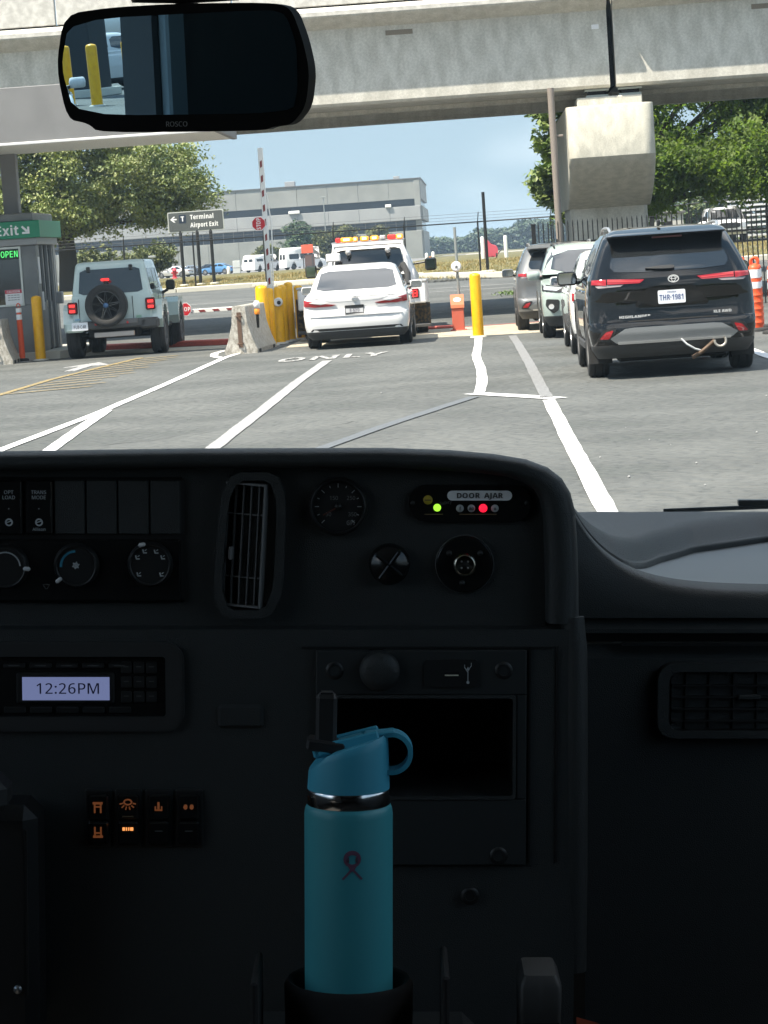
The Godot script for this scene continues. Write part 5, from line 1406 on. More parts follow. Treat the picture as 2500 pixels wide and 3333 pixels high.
func build_fences() -> void:
	var bm := mat("fence_black", grey(0.012), 0.4)
	var f := thing("iron_fence", "black iron picket fence behind the queue of cars, in front of the pier", "fence")
	var x := 1.19
	var k := 0
	while x < 11.0:
		if k % 24 == 0:
			bx("post", Vector3(x, 0.98, -57.0), Vector3(0.09, 1.96, 0.09), bm, f, 0.005)
			bx("post_cap", Vector3(x, 1.975, -57.0), Vector3(0.11, 0.03, 0.11), bm, f, 0.008)
		else:
			var st := new_st()
			box(st, Vector3(0, 0.98, 0), Vector3(0.026, 1.96, 0.026))
			tube(st, [Vector3(0, 1.96, 0), Vector3(0, 2.03, 0)], [0.016, 0.002], 4, false)
			obj("picket", st, bm, f, Vector3(x, 0, -57.0))
		x += 0.104
		k += 1
	for y in [1.56, 1.34, 0.2]:
		bx("rail", Vector3(6.1, y, -57.025), Vector3(9.9, 0.045, 0.03), bm, f)
	var s := thing("security_fence", "black airfield security fence of tall posts and a top rail along the grass", "fence")
	var pts := [[-31.4, 108.0], [-28.5, 108.0], [-25.7, 108.0], [-22.8, 108.0], [-20.0, 108.0], [-17.1, 108.0], [-14.2, 108.0], [-11.4, 108.0], [-8.55, 108.0], [-5.75, 108.0], [-2.9, 108.0], [0.05, 108.0], [2.95, 107.6], [5.9, 105.5], [7.6, 97.0], [9.1, 85.0], [10.6, 72.0]]
	for i in pts.size():
		var p: Array = pts[i]
		tb("post", [Vector3(p[0], ground_y(p[1]) - 0.1, -p[1]), Vector3(p[0], 2.62, -p[1])], [0.035], bm, s, 8)
		tb("barb_arm", [Vector3(p[0], 2.62, -p[1]), Vector3(p[0] + 0.05, 3.0, -p[1] + 0.22)], [0.02], bm, s, 6)
		if i + 1 < pts.size():
			var q: Array = pts[i + 1]
			tb("rail", [Vector3(p[0], 2.62, -p[1]), Vector3(q[0], 2.62, -q[1])], [0.026], bm, s, 8)
			for h in 3:
				tb("barbed_wire", [Vector3(p[0] + 0.02 * h, 2.74 + 0.12 * h, -p[1] + 0.07 * h), Vector3(q[0] + 0.02 * h, 2.74 + 0.12 * h, -q[1] + 0.07 * h)], [0.006], mat("wire_grey", grey(0.12), 0.5, 0.5), s, 4)
	var tp := thing("steel_pole", "tall thin black steel pole on the grass beside the airfield fence", "pole", Vector3(0.33, ground_y(106), -106))
	tb("pole", [Vector3.ZERO, Vector3(0, 3.12, 0)], [0.065], bm, tp, 10)
	turned("footing", [[0.32, -0.05], [0.3, 0.05], [0.2, 0.07], [0, 0.07]], mat("kerb_concrete", Vector3(0.50, 0.48, 0.42), 0.85), tp)

func build_signs() -> void:
	var s := thing("direction_sign", "grey direction sign reading Terminal and Airport Exit on three black posts", "road sign", Vector3(-12.36, 0, -119.0))
	var gm := mat("sign_grey", Vector3(0.075, 0.083, 0.082), 0.5)
	var wm := mat("sign_white", grey(0.8), 0.5)
	pat("sign_border", rrect(-1.24, 3.16, 1.24, 4.06, 0.06), flat_on(Vector3.ZERO), mat("border_pale", Vector3(0.45, 0.47, 0.44), 0.5), s, 0.02, 0, -0.03)
	pat("sign_panel", rrect(-1.20, 3.20, 1.20, 4.02, 0.05), flat_on(Vector3.ZERO), gm, s, 0.03, 0)
	text("sign_line", "Terminal", 0.20, wm, s, Vector3(-0.25, 3.79, 0.034), Basis.IDENTITY, "Droid Sans", true, 0.88, HORIZONTAL_ALIGNMENT_LEFT)
	text("sign_line", "Airport Exit", 0.20, wm, s, Vector3(-0.25, 3.44, 0.034), Basis.IDENTITY, "Droid Sans", true, 0.80, HORIZONTAL_ALIGNMENT_LEFT)
	pat("symbol_square", rrect(-0.74, 3.55, -0.42, 3.92, 0.03), flat_on(Vector3.ZERO), mat("symbol_dark", Vector3(0.02, 0.03, 0.05), 0.4), s, 0.034, 0)
	text("symbol_letter", "T", 0.22, wm, s, Vector3(-0.58, 3.735, 0.037), Basis.IDENTITY, "Droid Sans", true)
	var st := new_st()
	patch(st, poly([-1.12, 3.735, -0.97, 3.86, -0.90, 3.86, -1.0, 3.765, -0.84, 3.765, -0.84, 3.705, -1.0, 3.705, -0.90, 3.61, -0.97, 3.61]), flat_on(Vector3.ZERO), 0.034, 0)
	obj("arrow", st, wm, s)
	for x in [-0.72, 0.02, 0.62]:
		tb("post", [Vector3(x, ground_y(119) - 0.1, -0.04), Vector3(x, 3.2, -0.04)], [0.075], mat("fence_black", grey(0.012), 0.4), s, 10)
		turned("footing", [[0.2, 0.0], [0.2, 0.06], [0, 0.08]], mat("kerb_concrete", Vector3(0.50, 0.48, 0.42), 0.85), s, Vector3(x, ground_y(119), -0.04))
	var w := thing("work_sign", "orange sign on a dark stand beside the white vans", "sign", Vector3(-18.98, 0.55, -300))
	bx("sign_face", Vector3(0, 2.25, 0), Vector3(1.32, 0.95, 0.06), mat("work_orange", Vector3(0.62, 0.10, 0.04), 0.6), w, 0.02)
	for x in [-0.5, 0.5]:
		bx("leg", Vector3(x, 0.9, -0.05), Vector3(0.12, 1.8, 0.08), mat("dark_plastic", grey(0.05), 0.6), w, 0.01)
	bx("skirt", Vector3(0.2, 0.9, -0.08), Vector3(1.1, 1.5, 0.05), mat("skirt_brown", Vector3(0.10, 0.06, 0.05), 0.8), w, 0.01)

func build_airfield() -> void:
	var b := thing("terminal_building", "long pale grey flat-roofed building with two dark window bands across the far field", "building", Vector3(0, 0.4, 0))
	var panel := ground_mat("cladding_pale", noise_tex(41, 0.02, Vector3(0.215, 0.225, 0.215), Vector3(0.25, 0.26, 0.25), 3), Vector3(0.02, 0.02, 0.02), null, Vector3.ONE, 0.7)
	var panel2 := ground_mat("cladding_light", noise_tex(42, 0.02, Vector3(0.27, 0.28, 0.285), Vector3(0.30, 0.31, 0.315), 3), Vector3(0.02, 0.02, 0.02), null, Vector3.ONE, 0.7)
	var dark := mat("window_band_dark", Vector3(0.025, 0.03, 0.035), 0.15)
	bx("core", Vector3(-62, 7.8, -560.6), Vector3(102.0, 15.5, 60), dark, b)
	for k in 17:
		var x := -13.75 - k * 6.02
		bx("upper_panel", Vector3(x, 13.65, -530.0), Vector3(5.98, 3.9, 0.6), panel, b, 0.05)
		bx("middle_panel", Vector3(x, 8.95, -529.6), Vector3(5.98, 2.7, 1.4), panel2, b, 0.05)
		bx("lower_panel", Vector3(x, 2.75, -529.8), Vector3(5.98, 5.5, 1.0), panel, b, 0.05)
		for j in 3:
			bx("window_mullion", Vector3(x + 2.0 * (j - 1), 6.55, -530.3), Vector3(0.14, 2.1, 0.2), mat("mullion", grey(0.10), 0.5), b)
	for k in 10:
		var z := -533.2 - k * 6.02
		bx("upper_panel", Vector3(-10.75, 13.65, z), Vector3(0.5, 3.9, 5.98), panel, b, 0.05)
		bx("middle_panel", Vector3(-10.65, 8.95, z), Vector3(0.7, 2.7, 5.98), panel, b, 0.05)
		bx("lower_panel", Vector3(-10.7, 2.75, z), Vector3(0.6, 5.5, 5.98), panel, b, 0.05)
	bx("corner_pier", Vector3(-11.2, 7.8, -530.0), Vector3(1.2, 15.5, 0.8), panel, b, 0.05)
	bx("parapet_cap", Vector3(-62, 15.66, -560.3), Vector3(103.4, 0.2, 61.6), mat("mullion", grey(0.10), 0.5), b)
	for k in [[-37.0, 2.0, 1.4], [-15.5, 1.2, 1.0], [-58.0, 3.0, 1.6]]:
		bx("roof_unit", Vector3(k[0], 15.7 + k[2] / 2, -545), Vector3(k[1], k[2], 3.0), panel2, b, 0.05)
	for x in [-36.0, -35.0, -17.0]:
		bx("wall_lamp", Vector3(x, 10.6, -528.7), Vector3(1.2, 0.6, 0.5), mat("camera_white", grey(0.72), 0.35), b, 0.1)
	for k in [[-23.5, 420.0, 10.6, "tall lamp pole in front of the far grey building"], [-21.8, 180.0, 1.6, "short pale lamp post by the small trees on the left"]]:
		var p := thing("lamp_pole", k[3], "lamp post", Vector3(k[0], ground_y(k[1]), -k[1]))
		tb("pole", [Vector3.ZERO, Vector3(0, k[2], 0)], [0.11, 0.07], mat("pole_grey", Vector3(0.28, 0.30, 0.29), 0.45, 0.4), p, 8)
		bx("lamp_head", Vector3(0, k[2], 0), Vector3(0.9, 0.22, 0.4) if k[2] > 3 else Vector3(0.5, 0.16, 0.3), mat("pole_grey", Vector3.ONE), p, 0.03)
	# parked cars and vans
	var proto: Node3D = make_saloon("parked_car", "silver parked car in the far car park, beside the red hydrant", paint("silver_paint", grey(0.5), 0.4), Vector3(-35.2, 0.5, -331), "cars in the far car park")
	proto.rotation.y = 1.2
	var cs := [[-39.6, 332, 1.25, paint("graphite_paint", grey(0.05)), "dark parked car in the far car park, half hidden by the off-road wagon"], [-33.2, 352, 1.3, paint("charcoal_paint", Vector3(0.02, 0.025, 0.03)), "dark parked car in the far car park between the silver and the blue car"], [-31.3, 346, 1.2, paint("blue_paint", Vector3(0.08, 0.2, 0.38)), "blue parked car in the far car park beside the grey cabinet"], [-37.6, 372, 1.5, paint("grey_blue_paint", Vector3(0.12, 0.15, 0.19)), "grey blue car in the second row of the far car park, leftmost there"], [-34.6, 378, 1.5, paint("white_paint", grey(0.58)), "white parked car in the second row of the far car park"], [-30.2, 380, 1.5, paint("silver_paint", grey(0.5)), "light parked car in the second row of the far car park, behind the blue car"]]
	for c in cs:
		var d := dup(proto, Vector3(c[0], 0.5, -c[1]), c[2], c[4])
		repaint(d, {mats["silver_paint"]: c[3]})
	make_van("passenger_van", "white passenger van in the far car park, lower and left of the tall van", Vector3(-28.9, 0.5, -338), -0.55, 2.15)
	make_van("passenger_van", "tall white van in the far car park, right of the raised gate arm", Vector3(-24.6, 0.5, -338), -1.0, 2.75)
	make_pickup(Vector3(13.6, ground_y(150), -155.4), PI + 0.06)
	var cab := thing("utility_cabinet", "pale grey cabinet in the far car park left of the white van", "cabinet", Vector3(-30.55, 0.5, -340))
	bx("cabinet", Vector3(0, 0.8, 0), Vector3(0.95, 1.6, 0.8), mat("cabinet_grey", Vector3(0.45, 0.47, 0.45), 0.6), cab, 0.04)
	bx("cabinet_seam", Vector3(0, 0.7, 0.405), Vector3(0.9, 0.04, 0.012), mat("gap", grey(0.004), 0.9), cab)
	var hy := thing("hydrant", "small red fire hydrant at the near edge of the far car park", "hydrant", Vector3(-22.3, ground_y(197), -197))
	var hr := mat("hydrant_red", Vector3(0.50, 0.03, 0.05), 0.5)
	turned("barrel", [[0.2, 0], [0.2, 0.06], [0.14, 0.08, 1], [0.14, 0.55], [0.18, 0.57, 1], [0.17, 0.62], [0.10, 0.74], [0.0, 0.78]], hr, hy, Vector3.ZERO, Basis.IDENTITY, 14)
	tb("outlet", [Vector3(-0.24, 0.42, 0), Vector3(0.24, 0.42, 0)], [0.07], hr, hy, 8)
	for k in [[-32.0, 344.0, 0.9, "small white post by the blue parked car"], [-31.0, 342.0, 1.1, "cream post left of the grey cabinet"]]:
		var p := thing("marker_post", k[3], "post", Vector3(k[0], 0.5, -k[1]))
		turned("post", [[0.22, 0], [0.22, k[2] - 0.1], [0.15, k[2]], [0, k[2] + 0.03]], mat("cream_post", Vector3(0.62, 0.58, 0.46), 0.6), p, Vector3.ZERO, Basis.IDENTITY, 10)
	for k in [[0.30, 171.0, 1.42, 0.115, "white round-topped post left of the red covered cart"], [1.76, 171.0, 1.40, 0.115, "white round-topped post right of the red covered cart"], [-3.28, 171.0, 0.62, 0.10, "short white post beside the tow truck, left of a pair"], [-2.86, 171.0, 0.68, 0.10, "short white post beside the tow truck, right of a pair"]]:
		var p := thing("white_post", k[4], "post", Vector3(k[0], ground_y(k[1]), -k[1]), 0.0, "white posts along the airfield edge")
		turned("post", [[k[3], 0], [k[3], k[2] - 0.1], [k[3] * 0.7, k[2] - 0.02], [0, k[2]]], mat("post_white", Vector3(0.74, 0.74, 0.68), 0.5), p, Vector3.ZERO, Basis.IDENTITY, 12)
	var mk := thing("marker_post", "small orange marker between the short white posts", "post", Vector3(-3.07, ground_y(171), -171))
	turned("post", [[0.08, 0], [0.07, 0.34], [0, 0.38]], mat("band_orange", Vector3(0.75, 0.25, 0.02), 0.5), mk, Vector3.ZERO, Basis.IDENTITY, 10)
	var ct := thing("covered_cart", "red tarpaulin covered cart at the edge of the airfield", "cart", Vector3(0.70, ground_y(172), -172))
	var st := new_st()
	patch(st, poly([-0.50, 0.10, 0.52, 0.10, 0.56, 0.55, 0.50, 0.72, 0.10, 0.98, -0.16, 1.26, -0.34, 1.22, -0.48, 0.70]), func(u: float, v: float, h: float) -> Vector3: return Vector3(u, v + 0.03 * sin(u * 9.0 + h * 5.0), h), 0.5, 2, -0.5)
	obj("tarpaulin", st, mat("tarp_red", Vector3(0.50, 0.07, 0.10), 0.6), ct)
	for s in [-0.4, 0.45]:
		wheel(ct, Vector3(s, 0.16, 0.5), 1.0, 0.16, 0.08, mat("rim_dark", grey(0.12)), 5, false)
	tb("tow_handle", [Vector3(0.52, 0.25, 0.1), Vector3(0.82, 0.55, 0.1), Vector3(1.0, 0.60, 0.1)], [0.03], mat("fence_black", grey(0.012), 0.4), ct, 6)
	# bleacher stand far right
	var bl := thing("bleachers", "grey metal bleachers beside the white pickup, seen through the fence", "bleachers", Vector3(17.2, ground_y(160), -160))
	for k in 8:
		bx("bench", Vector3(0, 0.35 + k * 0.30, -k * 0.5), Vector3(4.4, 0.10, 0.28), mat("bench_alu", grey(0.62), 0.4, 0.3), bl, 0.01)
		bx("foot_board", Vector3(0, 0.12 + k * 0.30, -k * 0.5 - 0.2), Vector3(4.4, 0.06, 0.25), mat("bench_alu", grey(0.62), 0.4, 0.3), bl, 0.01)
	for x in [-2.1, -0.7, 0.7, 2.1]:
		tb("stringer", [Vector3(x, 0.0, 0.1), Vector3(x, 2.5, -3.8)], [0.06], mat("dark_plastic", grey(0.05), 0.6), bl, 6)
		tb("upright", [Vector3(x, 0, -3.8), Vector3(x, 3.2, -3.8)], [0.06], mat("dark_plastic", grey(0.05), 0.6), bl, 6)
	for y in [2.8, 3.2]:
		tb("back_rail", [Vector3(-2.2, y, -3.8), Vector3(2.2, y, -3.8)], [0.04], mat("bench_alu", grey(0.62)), bl, 6)
	var sh := thing("field_shed", "pale low shed with dark openings behind the fence, left of the pickup", "shed", Vector3(10.4, ground_y(150), -168))
	bx("wall", Vector3(0, 1.0, 0), Vector3(4.6, 2.0, 3.0), mat("shed_pale", Vector3(0.42, 0.42, 0.40), 0.8), sh, 0.02)
	bx("roof", Vector3(0, 2.06, 0), Vector3(4.9, 0.14, 3.3), mat("mullion", grey(0.10), 0.5), sh, 0.02)
	for x in [-1.4, 0.0, 1.3]:
		bx("opening", Vector3(x, 1.2, 1.5), Vector3(0.6, 0.7, 0.02), mat("gap", grey(0.004), 0.9), sh)

# ------------------------------------------------------------------ trees
func scatter(called: String, label: String, mesh: Mesh, m: Material, places: Array, sd: int) -> void:
	var r := RandomNumberGenerator.new()
	r.seed = sd
	var mm := MultiMesh.new()
	mm.transform_format = MultiMesh.TRANSFORM_3D
	mm.use_colors = true
	mm.mesh = mesh
	mm.instance_count = places.size()
	for i in places.size():
		mm.set_instance_transform(i, Transform3D(Basis(Vector3.UP, r.randf() * TAU) * r.randf_range(0.6, 1.3), places[i]))
		var v := r.randf_range(0.7, 1.25)
		mm.set_instance_color(i, Color(v * r.randf_range(0.9, 1.15), v, v))
	var mi := MultiMeshInstance3D.new()
	mi.name = numbered(called)
	mi.multimesh = mm
	mi.material_override = m
	mi.set_meta("kind", "stuff")
	tag(mi, label, "grass")
	add_child(mi, true)

func grass_tuft(sd: int) -> ArrayMesh:
	var r := RandomNumberGenerator.new()
	r.seed = sd
	var st := new_st()
	for k in 14:
		var a := r.randf() * TAU
		var b := Vector3(cos(a), 0, sin(a))
		var c := Vector3(r.randf_range(-0.14, 0.14), 0, r.randf_range(-0.14, 0.14))
		var h := r.randf_range(0.05, 0.13)
		tri(st, c - b.cross(Vector3.UP) * 0.012, c + b.cross(Vector3.UP) * 0.012, c + b * h * 0.5 + Vector3.UP * h)
	st.generate_normals()
	return st.commit()

func build_grass() -> void:
	var r := RandomNumberGenerator.new()
	r.seed = 31
	var a := []
	for i in 6000:
		var d := 96.0 + 60.0 * pow(r.randf(), 1.6)
		var x := r.randf_range(-0.150, 0.110) * d
		if (x < -9.0 and d < 107.2) or (x < 1.5 and d < 107.2 - (x + 9.0) * 1.1 and d < 104.5):
			continue
		a.append(Vector3(x, ground_y(d) - 0.02, -d))
	scatter("grass_tufts", "dry yellow grass tufts over the verge beyond the kerb", grass_tuft(5), leaf_mat("tuft_dry", Vector3(0.27, 0.225, 0.085)), a, 6)
	var w := []
	for i in 34:
		w.append(Vector3(1.05 + r.randfn() * 0.3, ground_y(76) + 0.0 + r.randf() * 0.05, -76.0 + r.randfn() * 0.8))
	scatter("weed_patch", "small patch of green weeds growing at the road edge left of the queue", leaf_spray(8, 14, 0.14, 0.07), leaf_mat("weed_green", Vector3(0.10, 0.17, 0.03)), w, 7)

func leaf_spray(sd: int, n: int, spread: float, size: float) -> ArrayMesh:
	var r := RandomNumberGenerator.new()
	r.seed = sd
	var st := new_st()
	for k in n:
		var c := Vector3(r.randfn(), r.randfn() * 0.7, r.randfn()) * spread * 0.5
		var b := Basis.from_euler(Vector3(r.randf_range(-0.9, 0.9), r.randf() * TAU, r.randf_range(-0.9, 0.9)))
		var l := size * r.randf_range(0.7, 1.3)
		var w := l * 0.30
		st.set_smooth_group(FLAT)
		quad(st, c + b * Vector3(0, 0, l * 0.5), c + b * Vector3(w, 0.1 * l, 0), c + b * Vector3(0, 0, -l * 0.5), c + b * Vector3(-w, 0.1 * l, 0))
	st.generate_normals()
	return st.commit()

func leaf_mat(key: String, c: Vector3) -> StandardMaterial3D:
	var m := mat(key, c, 0.55)
	m.vertex_color_use_as_albedo = true
	m.backlight_enabled = true
	m.backlight = lin(c.x * 1.2, c.y * 1.3, c.z * 0.6)
	m.cull_mode = BaseMaterial3D.CULL_DISABLED
	return m

# lobes: [centre, radii] ellipsoids that the crown fills
func make_tree(called: String, label: String, group: String, at: Vector3, trunk_r: float, fork: float, lobes: Array, clumps: int, per: int, clump_r: float, leaf: float, c: Vector3, key: String, sd: int) -> Node3D:
	var r := RandomNumberGenerator.new()
	r.seed = sd
	var o := thing(called, label, "tree", at, 0.0, group)
	var bark := mat("bark", Vector3(0.055, 0.045, 0.035), 0.95)
	var st := new_st()
	tube(st, [Vector3(0, -0.2, 0), Vector3(0.03, fork * 0.5, 0.02), Vector3(0, fork, 0)], [trunk_r * 1.25, trunk_r, trunk_r * 0.85], 10)
	obj("trunk", st, bark, o)
	var centres := []
	for k in clumps:
		var l: Array = lobes[k % lobes.size()]
		var d := Vector3(r.randfn(), r.randfn(), r.randfn()).normalized()
		var q: Vector3 = l[0] + d * (l[1] as Vector3) * pow(r.randf(), 0.45) * r.randf_range(0.82, 1.05)
		centres.append(q)
	st = new_st()
	for k in mini(clumps, 26):
		var q: Vector3 = centres[k]
		var m := Vector3(q.x * 0.4, lerpf(fork, q.y, 0.45), q.z * 0.4)
		tube(st, [Vector3(0, fork * r.randf_range(0.8, 1.0), 0), m, q], [trunk_r * 0.45, trunk_r * 0.25, trunk_r * 0.06], 6, false)
	obj("limbs", st, bark, o)
	var mm := MultiMesh.new()
	mm.transform_format = MultiMesh.TRANSFORM_3D
	mm.use_colors = true
	mm.mesh = leaf_spray(sd + 1, 12, clump_r * 0.55, leaf)
	mm.instance_count = clumps * per
	for k in clumps:
		var tint := r.randf_range(0.75, 1.15)
		for j in per:
			var q: Vector3 = centres[k] + Vector3(r.randfn(), r.randfn() * 0.65, r.randfn()) * clump_r * 0.55
			mm.set_instance_transform(k * per + j, Transform3D(Basis.from_euler(Vector3(r.randf_range(-0.5, 0.5), r.randf() * TAU, r.randf_range(-0.5, 0.5))) * r.randf_range(0.7, 1.2), q))
			var v := tint * r.randf_range(0.85, 1.15)
			mm.set_instance_color(k * per + j, Color(v * r.randf_range(0.92, 1.1), v, v * 0.95))
	var mi := MultiMeshInstance3D.new()
	mi.name = "crown"
	mi.multimesh = mm
	mi.material_override = leaf_mat(key, c)
	mi.set_meta("kind", "stuff")
	o.add_child(mi, true)
	return o

func build_trees() -> void:
	var olive := Vector3(0.235, 0.275, 0.11)
	var fresh := Vector3(0.165, 0.245, 0.065)
	make_tree("oak_tree", "broad olive green tree rising behind the exit booth", "", Vector3(-19.7, ground_y(128), -129), 0.44, 2.8, [[Vector3(-3.2, 6.0, 0), Vector3(4.8, 3.4, 4.2)], [Vector3(2.4, 5.8, 0.3), Vector3(4.2, 3.0, 4.2)], [Vector3(0, 8.2, -0.3), Vector3(4.6, 2.8, 4.2)], [Vector3(4.8, 4.6, 0.5), Vector3(2.5, 2.1, 2.8)], [Vector3(-1.0, 3.9, 1.6), Vector3(4.6, 1.5, 2.6)]], 300, 30, 0.80, 0.185, olive, "leaf_olive", 101)
	make_tree("maple_tree", "large bright green tree behind the pier on the right", "", Vector3(4.3, ground_y(82), -83), 0.30, 2.2, [[Vector3(0.6, 3.8, 0.2), Vector3(2.2, 2.0, 2.2)], [Vector3(4.0, 5.2, 0.2), Vector3(3.4, 2.8, 3.0)], [Vector3(7.0, 4.9, 0.5), Vector3(3.0, 2.4, 2.6)], [Vector3(3.6, 7.6, 0), Vector3(3.6, 2.4, 3.0)], [Vector3(3.4, 3.15, 0.8), Vector3(3.4, 0.9, 2.2)]], 340, 28, 0.62, 0.165, fresh, "leaf_fresh", 202)
	make_tree("young_tree", "slender green tree seen left of the pier behind the drain pipe", "", Vector3(2.75, ground_y(80), -80), 0.10, 1.6, [[Vector3(0, 3.1, 0), Vector3(0.95, 1.5, 0.9)], [Vector3(0.1, 4.6, 0), Vector3(0.9, 1.7, 0.9)], [Vector3(0.5, 2.5, 0), Vector3(0.9, 0.8, 0.8)]], 90, 18, 0.36, 0.20, Vector3(0.13, 0.18, 0.045), "leaf_young", 303)
	for k in [[-26.6, 400.0, 7.2, 2.3, Vector3(0.045, 0.085, 0.03), "leaf_dark", "round dark green tree in front of the far grey building"], [-24.0, 408.0, 5.4, 2.0, Vector3(0.12, 0.13, 0.035), "leaf_yellow", "yellow green tree in front of the far building, left of a pair"], [-20.4, 410.0, 5.9, 2.6, Vector3(0.12, 0.13, 0.035), "leaf_yellow", "yellow green tree in front of the far building, right of a pair"], [-15.3, 415.0, 5.6, 1.5, Vector3(0.12, 0.13, 0.035), "leaf_yellow", "small yellow green tree just left of the tow truck's lamps, by the building's corner"], [-31.4, 400.0, 3.4, 2.1, Vector3(0.12, 0.13, 0.035), "leaf_yellow", "low yellow green bush behind the raised gate arm"]]:
		var h: float = k[2]
		make_tree("far_tree", k[6], "", Vector3(k[0], 0.5, -k[1]), 0.14, h * 0.3, [[Vector3(0, h * 0.45, 0), Vector3(k[3], h * 0.3, k[3])], [Vector3(0, h * 0.72, 0), Vector3(k[3] * 0.75, h * 0.24, k[3] * 0.75)]], 70, 12, 0.8, 0.42, k[4], k[5], int(k[1]) + int(h * 10))
	for k in [[-27.2, 190.0, 2.6, 1.5, "low yellow green tree behind the exit booth and the wagon, left of a pair"], [-22.9, 186.0, 2.7, 2.0, "low yellow green tree behind the wagon's roof, right of a pair"]]:
		make_tree("far_tree", k[4], "", Vector3(k[0], ground_y(k[1]), -k[1]), 0.08, 0.7, [[Vector3(0, k[2] * 0.55, 0), Vector3(k[3], k[2] * 0.4, k[3])]], 60, 14, 0.42, 0.22, Vector3(0.11, 0.13, 0.04), "leaf_low", int(k[1]))
	var hd := []
	var hr := RandomNumberGenerator.new()
	hr.seed = 66
	for i in 1500:
		var hx := hr.randf_range(9, 46)
		hd.append(Vector3(hx, 0.8 + (4.6 + 1.2 * sin(hx * 0.7)) * pow(hr.randf(), 0.8), -205.0 - hr.randf() * 6.0))
	scatter("tree_line", "green tree line behind the pickup and the bleachers on the right", leaf_spray(79, 14, 1.1, 0.5), leaf_mat("leaf_line", Vector3(0.09, 0.13, 0.045)), hd, 67)
	# the wood beyond the runway
	var r := RandomNumberGenerator.new()
	r.seed = 77
	var mm := MultiMesh.new()
	mm.transform_format = MultiMesh.TRANSFORM_3D
	mm.use_colors = true
	mm.mesh = leaf_spray(78, 14, 2.2, 1.3)
	mm.instance_count = 9000
	for i in 9000:
		var x := r.randf_range(-190, 190) if i % 3 else r.randf_range(-40, 40)
		var top := 5.2 + 1.2 * sin(x * 0.11) + 0.9 * sin(x * 0.37 + 1.0) + 0.5 * sin(x * 0.9) + clampf((x - 2.0) * 0.10, 0.0, 2.2)
		mm.set_instance_transform(i, Transform3D(Basis.from_euler(Vector3(0, r.randf() * TAU, 0)) * r.randf_range(0.7, 1.2), Vector3(x, 0.3 + top * pow(r.randf(), 0.8), -900 - r.randf() * 26)))
		var v := r.randf_range(0.7, 1.2)
		mm.set_instance_color(i, Color(v, v, v))
	var mi := MultiMeshInstance3D.new()
	mi.name = numbered("distant_wood")
	mi.multimesh = mm
	mi.material_override = leaf_mat("leaf_wood", Vector3(0.045, 0.075, 0.035))
	mi.set_meta("kind", "stuff")
	tag(mi, "line of dark trees along the horizon beyond the airfield", "wood")
	add_child(mi, true)

# ------------------------------------------------------------------ the bus round the camera; x, y, z here are metres from the eye in the bus's own axes
func dash_mat() -> StandardMaterial3D:
	if mats.has("dash_plastic"):
		return mats["dash_plastic"]
	var m := mat("dash_plastic", Vector3(0.0185, 0.0210, 0.0208), 0.6)
	m.uv1_triplanar = true
	m.uv1_scale = Vector3.ONE * 14.0
	m.normal_enabled = true
	m.normal_texture = bump_tex(51, 0.09, 5.0, 2)
	m.normal_scale = 0.6
	return m

func sweep(st: SurfaceTool, rings: Array, inside: Vector3) -> void:
	for i in rings.size() - 1:
		st.set_smooth_group(1)
		for j in rings[i].size() - 1:
			quad(st, rings[i][j], rings[i + 1][j], rings[i + 1][j + 1], rings[i][j + 1])

